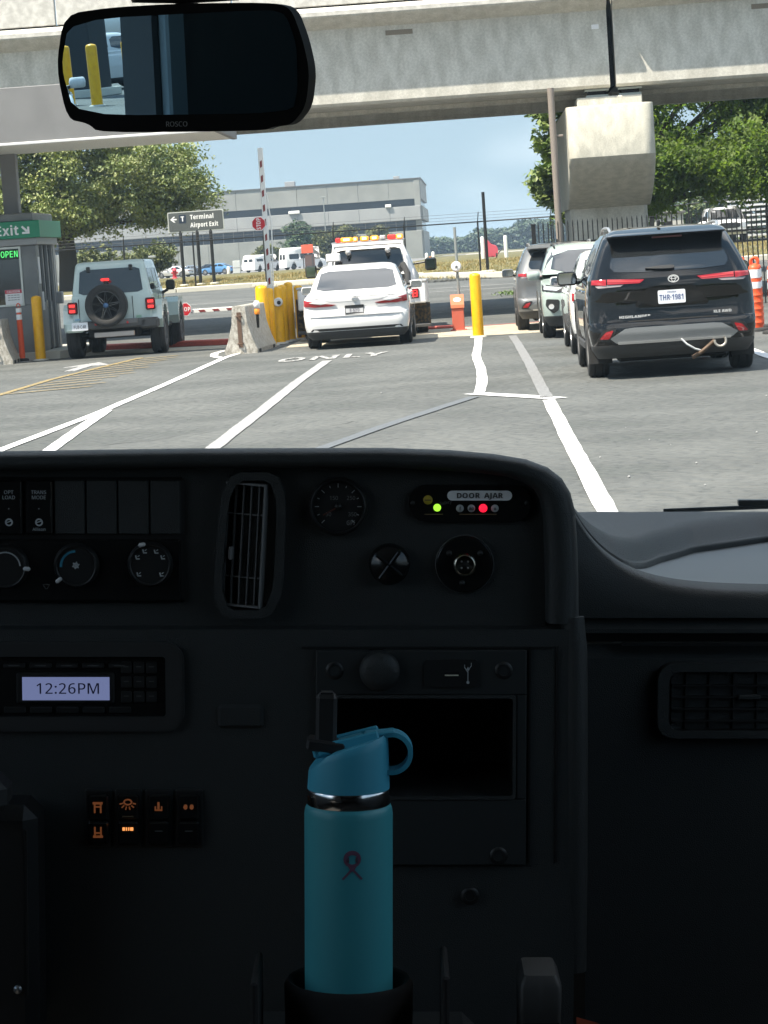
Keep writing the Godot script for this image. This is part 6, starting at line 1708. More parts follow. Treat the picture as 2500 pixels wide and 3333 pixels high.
func build_bus() -> void:
	var bus := Node3D.new()
	bus.name = numbered("shuttle_bus")
	add_child(bus)
	bus.transform = bus_at * Transform3D(Basis.IDENTITY, Vector3(0, -1.15, 0))
	tag(bus, "dark shuttle bus cab with dashboard and rear view mirror, seen from inside", "bus")
	var dash := dash_mat()
	var black := mat("cab_black", grey(0.012), 0.45)
	var gloss := mat("cab_gloss", grey(0.010), 0.22)
	var vinyl := mat("cab_vinyl", Vector3(0.09, 0.095, 0.10), 0.8)
	var pale := mat("cab_print", Vector3(0.45, 0.47, 0.48), 0.6)
	# shell
	bx("floor", Vector3(-0.17, -1.19, 0.7), Vector3(2.3, 0.08, 7.8), mat("cab_floor", grey(0.018), 0.85), bus)
	bx("roof", Vector3(-0.17, 0.90, 0.7), Vector3(2.36, 0.08, 7.8), mat("headliner", Vector3(0.34, 0.35, 0.35), 0.9), bus)
	bx("rear_wall", Vector3(-0.17, -0.15, 4.55), Vector3(2.3, 2.02, 0.08), vinyl, bus)
	for s in [[-1.32, 1.0], [0.98, -1.0]]:
		bx("side_panel", Vector3(s[0], -0.70, 0.7), Vector3(0.06, 0.9, 7.7), vinyl, bus)
		bx("side_header", Vector3(s[0], 0.73, 0.7), Vector3(0.06, 0.26, 7.7), vinyl, bus)
		for z in [[-2.88, 0.55], [-0.5225, 0.645], [1.0, 0.30], [2.6, 0.30], [4.2, 0.30]]:
			bx("window_pillar", Vector3(s[0], 0.175, z[0]), Vector3(0.06, 0.85, z[1]), vinyl, bus)
		var glass := StandardMaterial3D.new()
		if mats.has("bus_tint"):
			glass = mats["bus_tint"]
		else:
			mats["bus_tint"] = glass
			glass.resource_name = "bus_tint"
			glass.albedo_color = Color(0.02, 0.025, 0.03, 0.95)
			glass.transparency = BaseMaterial3D.TRANSPARENCY_ALPHA
			glass.roughness = 0.02
		for z in [[-0.2, 0.85], [1.15, 2.45], [2.75, 4.05]]:
			bx("side_pane", Vector3(s[0], 0.175, (z[0] + z[1]) / 2), Vector3(0.006, 0.85, z[1] - z[0]), glass, bus)
	# a pole and a modesty panel behind the driver, which the mirror shows
	bx("belt_cover", Vector3(-1.280, 0.1, -0.805), Vector3(0.02, 1.4, 0.05), mat("trim_blue_grey", Vector3(0.30, 0.38, 0.43), 0.4), bus, 0.004)
	bx("driver_partition", Vector3(-0.90, -0.55, 0.62), Vector3(0.72, 1.2, 0.03), mat("partition_black", grey(0.02), 0.6), bus, 0.01)
	var seat := node("driver_seat", bus, Vector3(-0.75, -1.15, -1.15))
	bx("seat_cushion", Vector3(0, 0.48, 0), Vector3(0.50, 0.14, 0.50), mat("seat_cloth", grey(0.035), 0.9), seat, 0.05)
	bx("seat_pedestal", Vector3(0, 0.2, 0), Vector3(0.32, 0.40, 0.36), black, seat, 0.02)
	bx("seat_back", Vector3(0, 0.86, 0.27), Vector3(0.48, 0.66, 0.12), mat("seat_cloth", grey(0.035), 0.9), seat, 0.05)
	# front
	bx("front_panel", Vector3(-0.17, -0.795, -3.30), Vector3(2.36, 0.86, 0.08), mat("bus_white", grey(0.7), 0.4), bus)
	bx("front_header", Vector3(-0.17, 0.80, -3.20), Vector3(2.36, 0.18, 0.08), vinyl, bus)
	for x in [-1.30, 0.96]:
		bx("front_pillar", Vector3(x, 0.17, -3.25), Vector3(0.10, 1.12, 0.08), vinyl, bus)
	var screen := StandardMaterial3D.new()
	screen.resource_name = "windscreen_glass"
	screen.albedo_color = Color(0.9, 0.95, 0.95, 0.02)
	screen.transparency = BaseMaterial3D.TRANSPARENCY_ALPHA
	screen.roughness = 0.0
	screen.metallic_specular = 0.2
	bx("windscreen", Vector3(-0.17, 0.185, -3.245), Vector3(2.16, 1.06, 0.006), screen, bus, 0.0, Basis(Vector3.RIGHT, 0.06))
	# instrument hood: outline swept from the windscreen to the rim and in to the recessed face
	var outer := [Vector2(-0.95, -0.181), Vector2(-0.345, -0.179), Vector2(-0.178, -0.1765), Vector2(0, -0.176), Vector2(0.06, -0.178), Vector2(0.10, -0.1815), Vector2(0.13, -0.1865), Vector2(0.150, -0.194), Vector2(0.163, -0.204), Vector2(0.171, -0.217), Vector2(0.1755, -0.234), Vector2(0.178, -0.27), Vector2(0.179, -0.30), Vector2(0.1795, -0.335)]
	var inner := [Vector2(-0.95, -0.199), Vector2(-0.344, -0.196), Vector2(-0.178, -0.1935), Vector2(0, -0.1935), Vector2(0.055, -0.196), Vector2(0.09, -0.1985), Vector2(0.112, -0.2015), Vector2(0.127, -0.2065), Vector2(0.137, -0.2135), Vector2(0.1425, -0.223), Vector2(0.1455, -0.238), Vector2(0.147, -0.27), Vector2(0.148, -0.30), Vector2(0.1485, -0.335)]
	var rings := []
	for k in [[0.0, -3.22, 0.17], [0.0, -2.75, 0.06], [0.0, -2.50, 0.010], [0.0, -2.455, 0.0], [0.04, -2.441, 0.0], [0.14, -2.431, 0.0], [0.30, -2.426, 0.0], [0.60, -2.425, 0.0], [0.85, -2.428, 0.0], [0.96, -2.433, 0.0], [1.0, -2.442, 0.0], [1.0, -2.46, 0.0]]:
		var ring := []
		for j in outer.size():
			var p: Vector2 = outer[j].lerp(inner[j], k[0])
			ring.append(Vector3(p.x, p.y - k[2], k[1]))
		rings.append(ring)
	var st := new_st()
	sweep(st, rings, Vector3.ZERO)
	obj("instrument_hood", st, dash, bus)
	var face := PackedVector2Array(inner)
	face.append_array([Vector2(0.1485, -0.345), Vector2(-0.95, -0.345)])
	pat("dash_face", face, flat_on(Vector3(0, 0, -2.453)), dash, bus, 0.0, 0, -0.02)
	# right hand dash top
	st = new_st()
	st.set_smooth_group(1)
	# the pad slopes up to the windscreen behind a curved rib; in front of the rib lies a smooth tray
	var rib := Curve.new()
	rib.min_value = -4.0
	rib.max_value = 0.0
	rib.max_domain = 1.0
	for k in [[0.176, -2.645], [0.215, -2.648], [0.243, -2.668], [0.268, -2.745], [0.294, -2.84], [0.342, -2.954], [0.44, -3.07], [0.60, -3.10], [0.96, -3.10]]:
		rib.add_point(Vector2(k[0], k[1]), 0, 0, Curve.TANGENT_LINEAR, Curve.TANGENT_LINEAR)
	var nx := 70
	var fx := func(i: int) -> float: return lerpf(0.176, 0.96, pow(float(i) / nx, 1.5))
	var fillet := func(x: float, z: float) -> float: return 0.105 * pow(clampf((z + 3.08) / 0.46, 0.0, 1.0), 1.2) * exp(-(x - 0.176) / 0.040)
	var pad := func(i: int, j: int) -> Vector3:
		var x: float = fx.call(i)
		var zb: float = rib.sample(x)
		var z := lerpf(zb, -3.245, pow(float(j) / 24, 1.6))
		var y: float = -0.3275 + 0.024 * smoothstep(0.0, 0.10, zb - z) + (0.006 * exp(-pow((zb - z - 0.006) / 0.006, 2.0)) if j > 0 else -0.002) + fillet.call(x, z)
		return Vector3(x, y - 0.012 * smoothstep(-3.17, -3.245, z), z)
	var tray := func(i: int, j: int) -> Vector3:
		var x: float = fx.call(i)
		var z := lerpf(-2.644, rib.sample(x), float(j) / 8)
		return Vector3(x, -0.3285 + 0.003 * smoothstep(0.02, 0.0, absf(z + 2.644)) * smoothstep(0.0, 0.02, absf(rib.sample(x) - z)) + fillet.call(x, z), z)
	var lip := func(i: int, j: int) -> Vector3:
		var x: float = fx.call(i)
		var a := PI / 2 * j / 8.0
		var z := -2.644 + 0.045 + 0.024 * sin(a) if j > 0 else -2.644
		return Vector3(x, -0.3255 - (0.024 * (1.0 - cos(a)) if j > 0 else 0.0) + fillet.call(x, z) * (1.0 - j / 8.0), z)
	for part in [["dash_top", pad, 24, dash], ["dash_tray", tray, 8, mat("tray_smooth", Vector3(0.0185, 0.0210, 0.0208), 0.42)], ["dash_lip", lip, 8, dash]]:
		st = new_st()
		st.set_smooth_group(1)
		var g: Callable = part[1]
		for i in nx:
			for j in part[2]:
				if part[0] == "dash_lip":
					quad(st, g.call(i, j), g.call(i, j + 1), g.call(i + 1, j + 1), g.call(i + 1, j))
				elif (g.call(i, j) as Vector3).distance_to(g.call(i, j + 1)) > 0.00001 or (g.call(i + 1, j) as Vector3).distance_to(g.call(i + 1, j + 1)) > 0.00001:
					quad(st, g.call(i, j + 1), g.call(i, j), g.call(i + 1, j), g.call(i + 1, j + 1))
		obj(part[0], st, part[3], bus)
	bx("glove_panel", Vector3(0.575, -0.722, -2.605), Vector3(0.78, 0.69, 0.06), dash, bus, 0.012)
	bx("glove_lip", Vector3(0.570, -0.362, -2.607), Vector3(0.79, 0.024, 0.07), dash, bus, 0.014)
	bx("air_bag_seam", Vector3(0.60, -0.3745, -2.573), Vector3(0.74, 0.003, 0.006), mat("gap", grey(0.004), 0.9), bus)
	var rv := node("side_vent", bus, Vector3(0.008, -0.009, -2.572))
	st = new_st()
	ring_frame(st, rrect(0.256, -0.456, 0.48, -0.383, 0.016), rrect(0.267, -0.449, 0.47, -0.391, 0.010), -0.02, 0.012, flat_on(Vector3.ZERO))
	obj("vent_frame", st, dash, rv)
	bx("duct_wall", Vector3(0.37, -0.42, 0.001), Vector3(0.2, 0.056, 0.002), dash, rv)
	for k in 4:
		bx("slat", Vector3(0.37, -0.405 - k * 0.0115, 0.004), Vector3(0.2, 0.002, 0.006), black, rv)
	for k in 9:
		bx("slat", Vector3(0.284 + k * 0.023, -0.42, 0.003), Vector3(0.0016, 0.055, 0.005), black, rv)
	bx("vent_tab", Vector3(0.345, -0.416, 0.008), Vector3(0.022, 0.005, 0.005), dash, rv, 0.001)
	# lower console
	st = new_st()
	for k in [[-0.945, -0.0465, -1.20, -0.34], [0.1205, 0.175, -1.20, -0.34], [-0.0465, 0.1205, -0.399, -0.34], [-0.0465, 0.1205, -1.20, -0.4955]]:
		box(st, Vector3((k[0] + k[1]) / 2, (k[2] + k[3]) / 2, -2.455), Vector3(k[1] - k[0], k[3] - k[2], 0.06))
	for k in [[0.037, -0.4472, -2.60, 0.19, 0.12, 0.004], [-0.0485, -0.4472, -2.54, 0.004, 0.10, 0.12], [0.1225, -0.4472, -2.54, 0.004, 0.10, 0.12], [0.037, -0.397, -2.54, 0.17, 0.004, 0.12], [0.037, -0.4975, -2.54, 0.17, 0.004, 0.12]]:
		box(st, Vector3(k[0], k[1], k[2]), Vector3(k[3], k[4], k[5]))
	obj("console_front", st, dash, bus)
	st = new_st()
	tube(st, [Vector3(0.172, -0.330, -2.436), Vector3(0.175, -0.36, -2.4335), Vector3(0.176, -0.45, -2.4325), Vector3(0.1765, -0.56, -2.4335), Vector3(0.1765, -0.66, -2.438)], [0.011], 16)
	obj("console_edge", st, dash, bus)
	for x in [0.133, 0.158]:
		bx("console_seam", Vector3(x, -0.455, -2.4245), Vector3(0.0018, 0.20, 0.003), mat("gap", grey(0.004), 0.9), bus)
	bx("console_seam", Vector3(0.04, -0.356, -2.4245), Vector3(0.23, 0.0018, 0.003), mat("gap", grey(0.004), 0.9), bus)
	# switch bank
	var sb := node("switch_bank", bus, Vector3(0, 0, -2.452))
	bx("bank_plate", Vector3(-0.52, -0.2605, -0.003), Vector3(0.674, 0.116, 0.010), black, sb, 0.003)
	for k in 4:
		bx("blank_cover", Vector3(-0.2875 + k * 0.0292, -0.2300, 0.0035), Vector3(0.0276, 0.050, 0.006), dash, sb, 0.0012)
	for k in [[-0.3155, "TRANS", "MODE"], [-0.3430, "OPT", "LOAD"]]:
		bx("rocker_switch", Vector3(k[0], -0.2300, 0.004), Vector3(0.0245, 0.050, 0.008), gloss, sb, 0.0015)
		text("switch_print", k[1], 0.0031, pale, sb, Vector3(k[0], -0.2160, 0.0083), Basis.IDENTITY, "Droid Sans", false, 1.1, HORIZONTAL_ALIGNMENT_CENTER, 0.0004)
		text("switch_print", k[2], 0.0031, pale, sb, Vector3(k[0], -0.2208, 0.0083), Basis.IDENTITY, "Droid Sans", false, 1.1, HORIZONTAL_ALIGNMENT_CENTER, 0.0004)
		bx("switch_dot", Vector3(k[0], -0.231, 0.0083), Vector3(0.0009, 0.0009, 0.0004), pale, sb)
		st = new_st()
		ring_frame(st, oval(k[0], -0.2435, 0.0036, 0.0036), oval(k[0], -0.2435, 0.0022, 0.0022), 0.008, 0.0085, flat_on(Vector3.ZERO))
		patch(st, poly([k[0] - 0.003, -0.2445, k[0] + 0.003, -0.2425, k[0] + 0.003, -0.2415, k[0] - 0.003, -0.2435]), flat_on(Vector3.ZERO), 0.0086, 0, 0.008)
		obj("switch_symbol", st, pale, sb)
		bx("switch_bar", Vector3(k[0] + 0.0105, -0.230, 0.0083), Vector3(0.0005, 0.016, 0.0004), dash, sb)
	text("switch_print", "Allison", 0.0026, pale, sb, Vector3(-0.3155, -0.2500, 0.0083), Basis.IDENTITY, "Droid Sans", false, 1.1, HORIZONTAL_ALIGNMENT_CENTER, 0.0004)
	# heater controls
	var hv := node("heater_panel", bus, Vector3(0, 0, -2.447))
	bx("heater_plate", Vector3(-0.52, -0.288, 0.0), Vector3(0.668, 0.058, 0.006), gloss, hv, 0.002)
	var blue := mat("print_blue", Vector3(0.03, 0.22, 0.32), 0.6)
	for k in 3:
		var c: Vector2 = [Vector2(-0.346, -0.284), Vector2(-0.2815, -0.283), Vector2(-0.2140, -0.282)][k]
		turned("heater_knob", [[0.021, 0.0], [0.020, 0.006], [0.0185, 0.008, 1], [0.0175, 0.008], [0.017, 0.0065, 1], [0, 0.0065, 1]], black, hv, Vector3(c.x, c.y, 0.003), Basis(Vector3.RIGHT, PI / 2), 36)
		var pa: float = [-0.07, -2.45, 1.92][k]
		bx("knob_pointer", Vector3(c.x + cos(pa) * 0.020, c.y + sin(pa) * 0.020, 0.0125), Vector3(0.0066, 0.0038, 0.004), mat("pointer_white", grey(0.6), 0.5), hv, 0.0012, Basis(Vector3.BACK, pa if k != 2 else 0.2))
		for j in 9:
			var a: float = [0.2 + 0.2 * j, PI * 0.55 + 0.17 * j, -2.3 + 0.80 * j][k]
			if k == 2 and j > 5:
				continue
			if k == 2:
				a = [2.6, 1.95, 1.15, 0.55, -0.7, -2.45][j]
			var p := Vector3(c.x + cos(a) * 0.0135, c.y + sin(a) * 0.0135, 0.0098)
			if k == 2:
				var ic := node("knob_symbol", hv, p)
				bx("symbol_seat", Vector3(-0.0008, 0, 0), Vector3(0.0012, 0.0036, 0.0004), pale, ic, 0.0, Basis(Vector3.BACK, 0.25))
				bx("symbol_seat", Vector3(0.0008, -0.0014, 0), Vector3(0.0034, 0.0011, 0.0004), pale, ic)
				bx("symbol_arrow", Vector3(0.0014, 0.0012, 0), Vector3(0.0020, 0.0008, 0.0004), pale, ic, 0.0, Basis(Vector3.BACK, 0.6))
			else:
				bx("knob_tick", p, Vector3(0.0034, [0.0012, 0.0022][k], 0.0004), pale if k == 0 else blue, hv, 0.0, Basis(Vector3.BACK, a + PI / 2))
	for k in 3:
		bx("frost_symbol", Vector3(-0.2815, -0.2825, 0.0098), Vector3(0.0070, 0.0010, 0.0004), pale, hv, 0.0, Basis(Vector3.BACK, PI / 3 * k + 0.3))
	st = new_st()
	ring_frame(st, oval(-0.2815, -0.2825, 0.0026, 0.0026, 12), oval(-0.2815, -0.2825, 0.0017, 0.0017, 12), 0.0095, 0.0103, flat_on(Vector3.ZERO))
	obj("frost_symbol", st, pale, hv)
	st = new_st()
	ring_frame(st, poly([-0.313, -0.3005, -0.306, -0.3005, -0.3085, -0.3050, -0.3105, -0.3050]), poly([-0.3120, -0.3011, -0.3070, -0.3011, -0.3090, -0.3045, -0.3100, -0.3045]), 0.003, 0.0035, flat_on(Vector3.ZERO))
	obj("screen_symbol", st, mat("print_dim", grey(0.10), 0.6), hv)
	# centre air vent, its vanes turned away
	var av := node("air_vent", bus, Vector3(0, 0, -2.452))
	st = new_st()
	var vo := rounded(poly([-0.1475, -0.197, -0.088, -0.197, -0.0935, -0.331, -0.158, -0.331]), 2, 0.17)
	var vi := rounded(poly([-0.1405, -0.2045, -0.0965, -0.2045, -0.102, -0.3235, -0.1505, -0.3235]), 2, 0.17)
	ring_frame(st, vo, vi, -0.004, 0.017, flat_on(Vector3.ZERO))
	obj("vent_frame", st, dash, av)
	bx("duct_wall", Vector3(-0.1235, -0.264, 0.0), Vector3(0.050, 0.122, 0.002), dash, av)
	var vn := node("vane_insert", av, Vector3(-0.1275, -0.264, 0.0085), Basis(Vector3.BACK, -0.055) * Basis(Vector3.UP, -0.26))
	var vm := mat("vane_grey", Vector3(0.09, 0.093, 0.096), 0.45)
	for x in [-0.018, -0.0105, -0.003, 0.0045, 0.012]:
		bx("slat", Vector3(x, 0, 0), Vector3(0.0012, 0.110, 0.004), vm, vn)
	bx("slat", Vector3(0.0185, 0, 0.001), Vector3(0.0018, 0.114, 0.010), mat("vane_edge", grey(0.15), 0.4), vn)
	for y in [-0.056, 0.056]:
		bx("slat", Vector3(0, y, 0.001), Vector3(0.038, 0.0018, 0.010), mat("vane_edge", grey(0.15), 0.4), vn)
	for y in [-0.03, 0.028]:
		bx("slat", Vector3(0, y, -0.002), Vector3(0.036, 0.0012, 0.006), vm, vn)
	bx("vane_tab", Vector3(-0.011, -0.008, 0.006), Vector3(0.004, 0.012, 0.006), mat("vane_edge", grey(0.15), 0.4), vn, 0.001)
	# round gauge
	var ga := node("temperature_gauge", bus, Vector3(-0.042, -0.2295, -2.452))
	turned("gauge_bezel", [[0.027, 0.0], [0.0265, 0.008], [0.0245, 0.0095, 1], [0.0235, 0.008], [0.0232, 0.003, 1], [0, 0.003]], black, ga, Vector3.ZERO, Basis(Vector3.RIGHT, PI / 2), 40)
	for k in 13:
		var a := deg_to_rad(225.0 - 22.5 * k)
		bx("gauge_tick", Vector3(cos(a) * 0.0195, sin(a) * 0.0195, 0.0034), Vector3(0.0038 if k % 2 == 0 else 0.002, 0.0007, 0.0004), pale, ga, 0.0, Basis(Vector3.BACK, a))
	for k in [["50", -0.009, -0.0072], ["150", -0.004, 0.0078], ["250", 0.0118, 0.0078], ["350", 0.0130, -0.0072]]:
		text("gauge_number", k[0], 0.0034, mat("print_half", grey(0.2), 0.6), ga, Vector3(k[1], k[2], 0.0034), Basis.IDENTITY, "Droid Sans", false, 1.0, HORIZONTAL_ALIGNMENT_CENTER, 0.0004)
	text("gauge_mark", "GPI", 0.0042, mat("print_half", grey(0.2), 0.6), ga, Vector3(0.0115, -0.0150, 0.0034), Basis.IDENTITY, "Droid Sans", true, 0.8, HORIZONTAL_ALIGNMENT_CENTER, 0.0004)
	bx("gauge_needle", Vector3(-0.006, -0.0035, 0.005), Vector3(0.018, 0.0012, 0.0006), mat("needle_dark", Vector3(0.10, 0.03, 0.02), 0.5), ga, 0.0, Basis(Vector3.BACK, 0.5))
	turned("needle_hub", [[0.0032, 0.004], [0.003, 0.006], [0, 0.0062]], black, ga, Vector3.ZERO, Basis(Vector3.RIGHT, PI / 2), 14)
	# air valve and the four pin socket
	var kn := node("air_valve_knob", bus, Vector3(0.005, -0.2825, -2.452))
	turned("knob", [[0.019, 0.0], [0.0185, 0.010], [0.0165, 0.014], [0, 0.0155]], gloss, kn, Vector3.ZERO, Basis(Vector3.RIGHT, PI / 2), 28)
	for k in 2:
		bx("grip_ridge", Vector3(0, 0, 0.0155), Vector3(0.032, 0.0035, 0.004), gloss, kn, 0.0012, Basis(Vector3.BACK, [2.45, 0.95][k]))
	var so := node("round_socket", bus, Vector3(0.074, -0.2825, -2.452))
	turned("socket_plate", [[0.0265, 0.0], [0.0262, 0.004], [0.025, 0.0048, 1], [0, 0.0048, 1]], gloss, so, Vector3.ZERO, Basis(Vector3.RIGHT, PI / 2), 40)
	turned("socket_rim", [[0.0268, 0.0], [0.0271, 0.0035], [0.0263, 0.0045, 1]], mat("worn_metal", grey(0.35), 0.35, 0.8), so, Vector3.ZERO, Basis(Vector3.RIGHT, PI / 2), 40)
	turned("socket_collar", [[0.0105, 0.004], [0.0105, 0.012], [0.0088, 0.013, 1], [0.008, 0.012], [0.0078, 0.006, 1], [0, 0.006, 1]], mat("collar_metal", Vector3(0.5, 0.46, 0.38), 0.25, 1.0), so, Vector3.ZERO, Basis(Vector3.RIGHT, PI / 2), 28)
	turned("socket_core", [[0.0076, 0.0], [0.0076, 0.0072], [0, 0.0072, 1]], mat("cab_black", grey(0.012), 0.45), so, Vector3(0, 0, 0.001), Basis(Vector3.RIGHT, PI / 2), 20)
	for k in 4:
		turned("pin", [[0.0010, 0.006], [0.0010, 0.0095], [0, 0.0097, 1]], mat("worn_metal", grey(0.35), 0.35, 0.8), so, Vector3(cos(PI / 4 + PI / 2 * k) * 0.0042, sin(PI / 4 + PI / 2 * k) * 0.0042, 0), Basis(Vector3.RIGHT, PI / 2), 8)
	for a in [0.62, 2.52, -1.7]:
		turned("screw", [[0.0028, 0.0045], [0.0026, 0.0062], [0, 0.0062, 1]], black, so, Vector3(cos(a) * 0.0175, sin(a) * 0.0175, 0), Basis(Vector3.RIGHT, PI / 2), 10)
	# door ajar panel
	var da := node("door_alarm_panel", bus, Vector3(0, 0, -2.452))
	pat("alarm_plate", rrect(0.0225, -0.2435, 0.1345, -0.2095, 0.016), flat_on(Vector3.ZERO), gloss, da, 0.005, 0)
	pat("alarm_label", rrect(0.0578, -0.2237, 0.1172, -0.2147, 0.0044), flat_on(Vector3.ZERO), mat("label_grey", grey(0.80), 0.6), da, 0.006, 0, 0.004)
	text("alarm_print", "DOOR  AJAR", 0.0047, mat("label_ink", grey(0.03), 0.6), da, Vector3(0.0875, -0.2192, 0.0063), Basis.IDENTITY, "Droid Sans", true, 1.16, HORIZONTAL_ALIGNMENT_CENTER, 0.0004)
	for k in [[0.0402, -0.2232, 0.0044, mat("screw_yellow", Vector3(0.5, 0.36, 0.03), 0.5)], [0.0487, -0.2303, 0.0036, glow("led_lime", Vector3(0.42, 1.0, 0.05), 0.30)], [0.0695, -0.2310, 0.0036, mat("lens_grey", grey(0.50), 0.4)], [0.0800, -0.2310, 0.0036, mat("lens_grey", grey(0.50), 0.4)], [0.0907, -0.2308, 0.0040, glow("led_red", Vector3(1.0, 0.01, 0.04), 0.36)], [0.1015, -0.2310, 0.0036, mat("lens_grey", grey(0.50), 0.4)]]:
		turned("indicator", [[k[2], 0.004], [k[2] * 0.95, 0.0062], [k[2] * 0.6, 0.0070], [0, 0.0073]], k[3], da, Vector3(k[0], k[1], 0), Basis(Vector3.RIGHT, PI / 2), 18)
	bx("screw_slot", Vector3(0.0402, -0.2232, 0.0073), Vector3(0.006, 0.0008, 0.0006), mat("label_ink", grey(0.03), 0.6), da)
	for k in [[0.0695, "f"], [0.0800, "AO"], [0.1015, "o"]]:
		text("indicator_print", k[1], 0.0030, mat("label_ink", grey(0.03), 0.6), da, Vector3(k[0], -0.2310, 0.0074), Basis.IDENTITY, "Droid Sans", true, 0.8, HORIZONTAL_ALIGNMENT_CENTER, 0.0004)
	for k in [[0.0455, 0.017], [0.0860, 0.034]]:
		bx("small_print", Vector3(k[0], -0.2364, 0.0052), Vector3(k[1], 0.0009, 0.0004), mat("print_gold", Vector3(0.14, 0.09, 0.04), 0.6), da)
	text("alarm_print", "Safety", 0.0026, mat("print_dim", grey(0.10), 0.6), da, Vector3(0.0565, -0.2258, 0.0053), Basis(Vector3.BACK, 0.12), "Droid Serif", false, 1.0, HORIZONTAL_ALIGNMENT_CENTER, 0.0004)
	for x in [0.0262, 0.1308]:
		turned("screw", [[0.0024, 0.004], [0.0022, 0.006], [0, 0.006, 1]], black, da, Vector3(x, -0.226, 0), Basis(Vector3.RIGHT, PI / 2), 10)
	# radio
	var ra := node("radio", bus, Vector3(0, 0, -2.427))
	st = new_st()
	ring_frame(st, rrect(-0.62, -0.4315, -0.1838, -0.3520, 0.016, 6), rrect(-0.60, -0.4195, -0.1990, -0.3640, 0.003, 6), -0.004, 0.008, flat_on(Vector3.ZERO))
	obj("radio_bezel", st, mat("bezel_grey", grey(0.028), 0.5), ra)
	st = new_st()
	ring_frame(st, rrect(-0.6215, -0.4330, -0.1823, -0.3505, 0.0172, 6), rrect(-0.62, -0.4315, -0.1838, -0.3520, 0.016, 6), -0.004, 0.0075, flat_on(Vector3.ZERO))
	obj("bezel_edge", st, mat("bezel_grey", grey(0.028), 0.5), ra)
	bx("radio_face", Vector3(-0.40, -0.392, 0.0), Vector3(0.41, 0.056, 0.006), gloss, ra, 0.001)
	bx("display_surround", Vector3(-0.2905, -0.3935, 0.003), Vector3(0.090, 0.0285, 0.004), black, ra, 0.0015)
	bx("display", Vector3(-0.2900, -0.3937, 0.0048), Vector3(0.0795, 0.0212, 0.002), glow("lcd_blue", Vector3(0.30, 0.36, 0.68), 0.115, Vector3(0.05, 0.06, 0.10)), ra)
	text("clock_digits", "12:26PM", 0.0092, mat("lcd_ink", Vector3(0.004, 0.006, 0.05), 0.6), ra, Vector3(-0.2880, -0.3938, 0.0062), Basis.IDENTITY, "Droid Sans", false, 1.18, HORIZONTAL_ALIGNMENT_CENTER, 0.0006)
	for k in 5:
		bx("radio_button", Vector3(-0.337 + k * 0.024, -0.3725, 0.004), Vector3(0.020, 0.0045, 0.003), black, ra, 0.0008)
		bx("button_mark", Vector3(-0.337 + k * 0.024, -0.3725, 0.0058), Vector3(0.010, 0.0008, 0.0004), mat("print_dim", grey(0.10), 0.6), ra)
		bx("radio_button", Vector3(-0.337 + k * 0.024, -0.4135, 0.004), Vector3(0.020, 0.0055, 0.003), black, ra, 0.0008)
	for i in 3:
		for j in 3:
			bx("radio_button", Vector3(-0.235 + i * 0.0115, -0.3745 - j * 0.0135, 0.004), Vector3(0.0098, 0.0105, 0.003), black, ra, 0.0008)
			bx("button_mark", Vector3(-0.235 + i * 0.0115, -0.3735 - j * 0.0135, 0.0058), Vector3(0.0045, 0.0007, 0.0004), mat("print_dim", grey(0.10), 0.6), ra)
	# cubby panel
	var cu := node("cubby_panel", bus, Vector3(0, 0, -2.4245))
	for k in [[-0.062, 0.130, -0.399, -0.358], [-0.062, -0.0465, -0.4955, -0.399], [0.1205, 0.130, -0.4955, -0.399], [-0.062, 0.130, -0.557, -0.4955]]:
		bx("panel_face", Vector3((k[0] + k[1]) / 2, (k[2] + k[3]) / 2, 0.003), Vector3(k[1] - k[0] - 0.0004, k[3] - k[2] - 0.0004, 0.006), mat("cubby_plastic", Vector3(0.018, 0.020, 0.0205), 0.55), cu, 0.0008)
	st = new_st()
	ring_frame(st, rrect(-0.0465, -0.4955, 0.1205, -0.399, 0.004), rrect(-0.0435, -0.4925, 0.1175, -0.402, 0.003), 0.002, 0.0075, flat_on(Vector3.ZERO))
	obj("cubby_rim", st, dash, cu)
	for k in [[-0.045, -0.3765], [0.109, -0.3765], [0.105, -0.548], [0.079, -0.5855]]:
		turned("screw", [[0.0085, 0.005], [0.008, 0.0068], [0.0048, 0.0068, 1], [0.0045, 0.0055, 1], [0, 0.0055]], black, cu, Vector3(k[0], k[1], 0), Basis(Vector3.RIGHT, PI / 2), 20)
	turned("socket_cap", [[0.0185, 0.005], [0.0182, 0.012], [0.0165, 0.0165], [0.008, 0.0185], [0, 0.019]], dash, cu, Vector3(-0.004, -0.3765, 0), Basis(Vector3.RIGHT, PI / 2), 28)
	pat("usb_plate", rrect(0.0365, -0.3915, 0.0852, -0.3660, 0.003), flat_on(Vector3.ZERO), black, cu, 0.0085, 0, 0.004)
	bx("usb_slot", Vector3(0.0615, -0.3793, 0.0088), Vector3(0.0135, 0.0035, 0.0012), mat("gap", grey(0.004), 0.9), cu)
	bx("usb_tongue", Vector3(0.0615, -0.3803, 0.0094), Vector3(0.0125, 0.0011, 0.001), mat("tongue_cream", Vector3(0.62, 0.58, 0.46), 0.5), cu)
	st = new_st()
	for k in [[0.0763, -0.3840, 0.0007, 0.0115, 0.0], [0.0748, -0.3790, 0.0006, 0.0046, 0.55], [0.0778, -0.3776, 0.0006, 0.0050, -0.55], [0.0733, -0.3758, 0.0006, 0.0030, 0.0], [0.0793, -0.3742, 0.0006, 0.0034, 0.0]]:
		box(st, Vector3(k[0], k[1] + 0.0035, 0.0088), Vector3(k[2], k[3], 0.0006), 0.0, Basis(Vector3.BACK, k[4]))
	patch(st, poly([0.0749, -0.3755, 0.0777, -0.3755, 0.0763, -0.3725]), flat_on(Vector3.ZERO), 0.0091, 0, 0.0084)
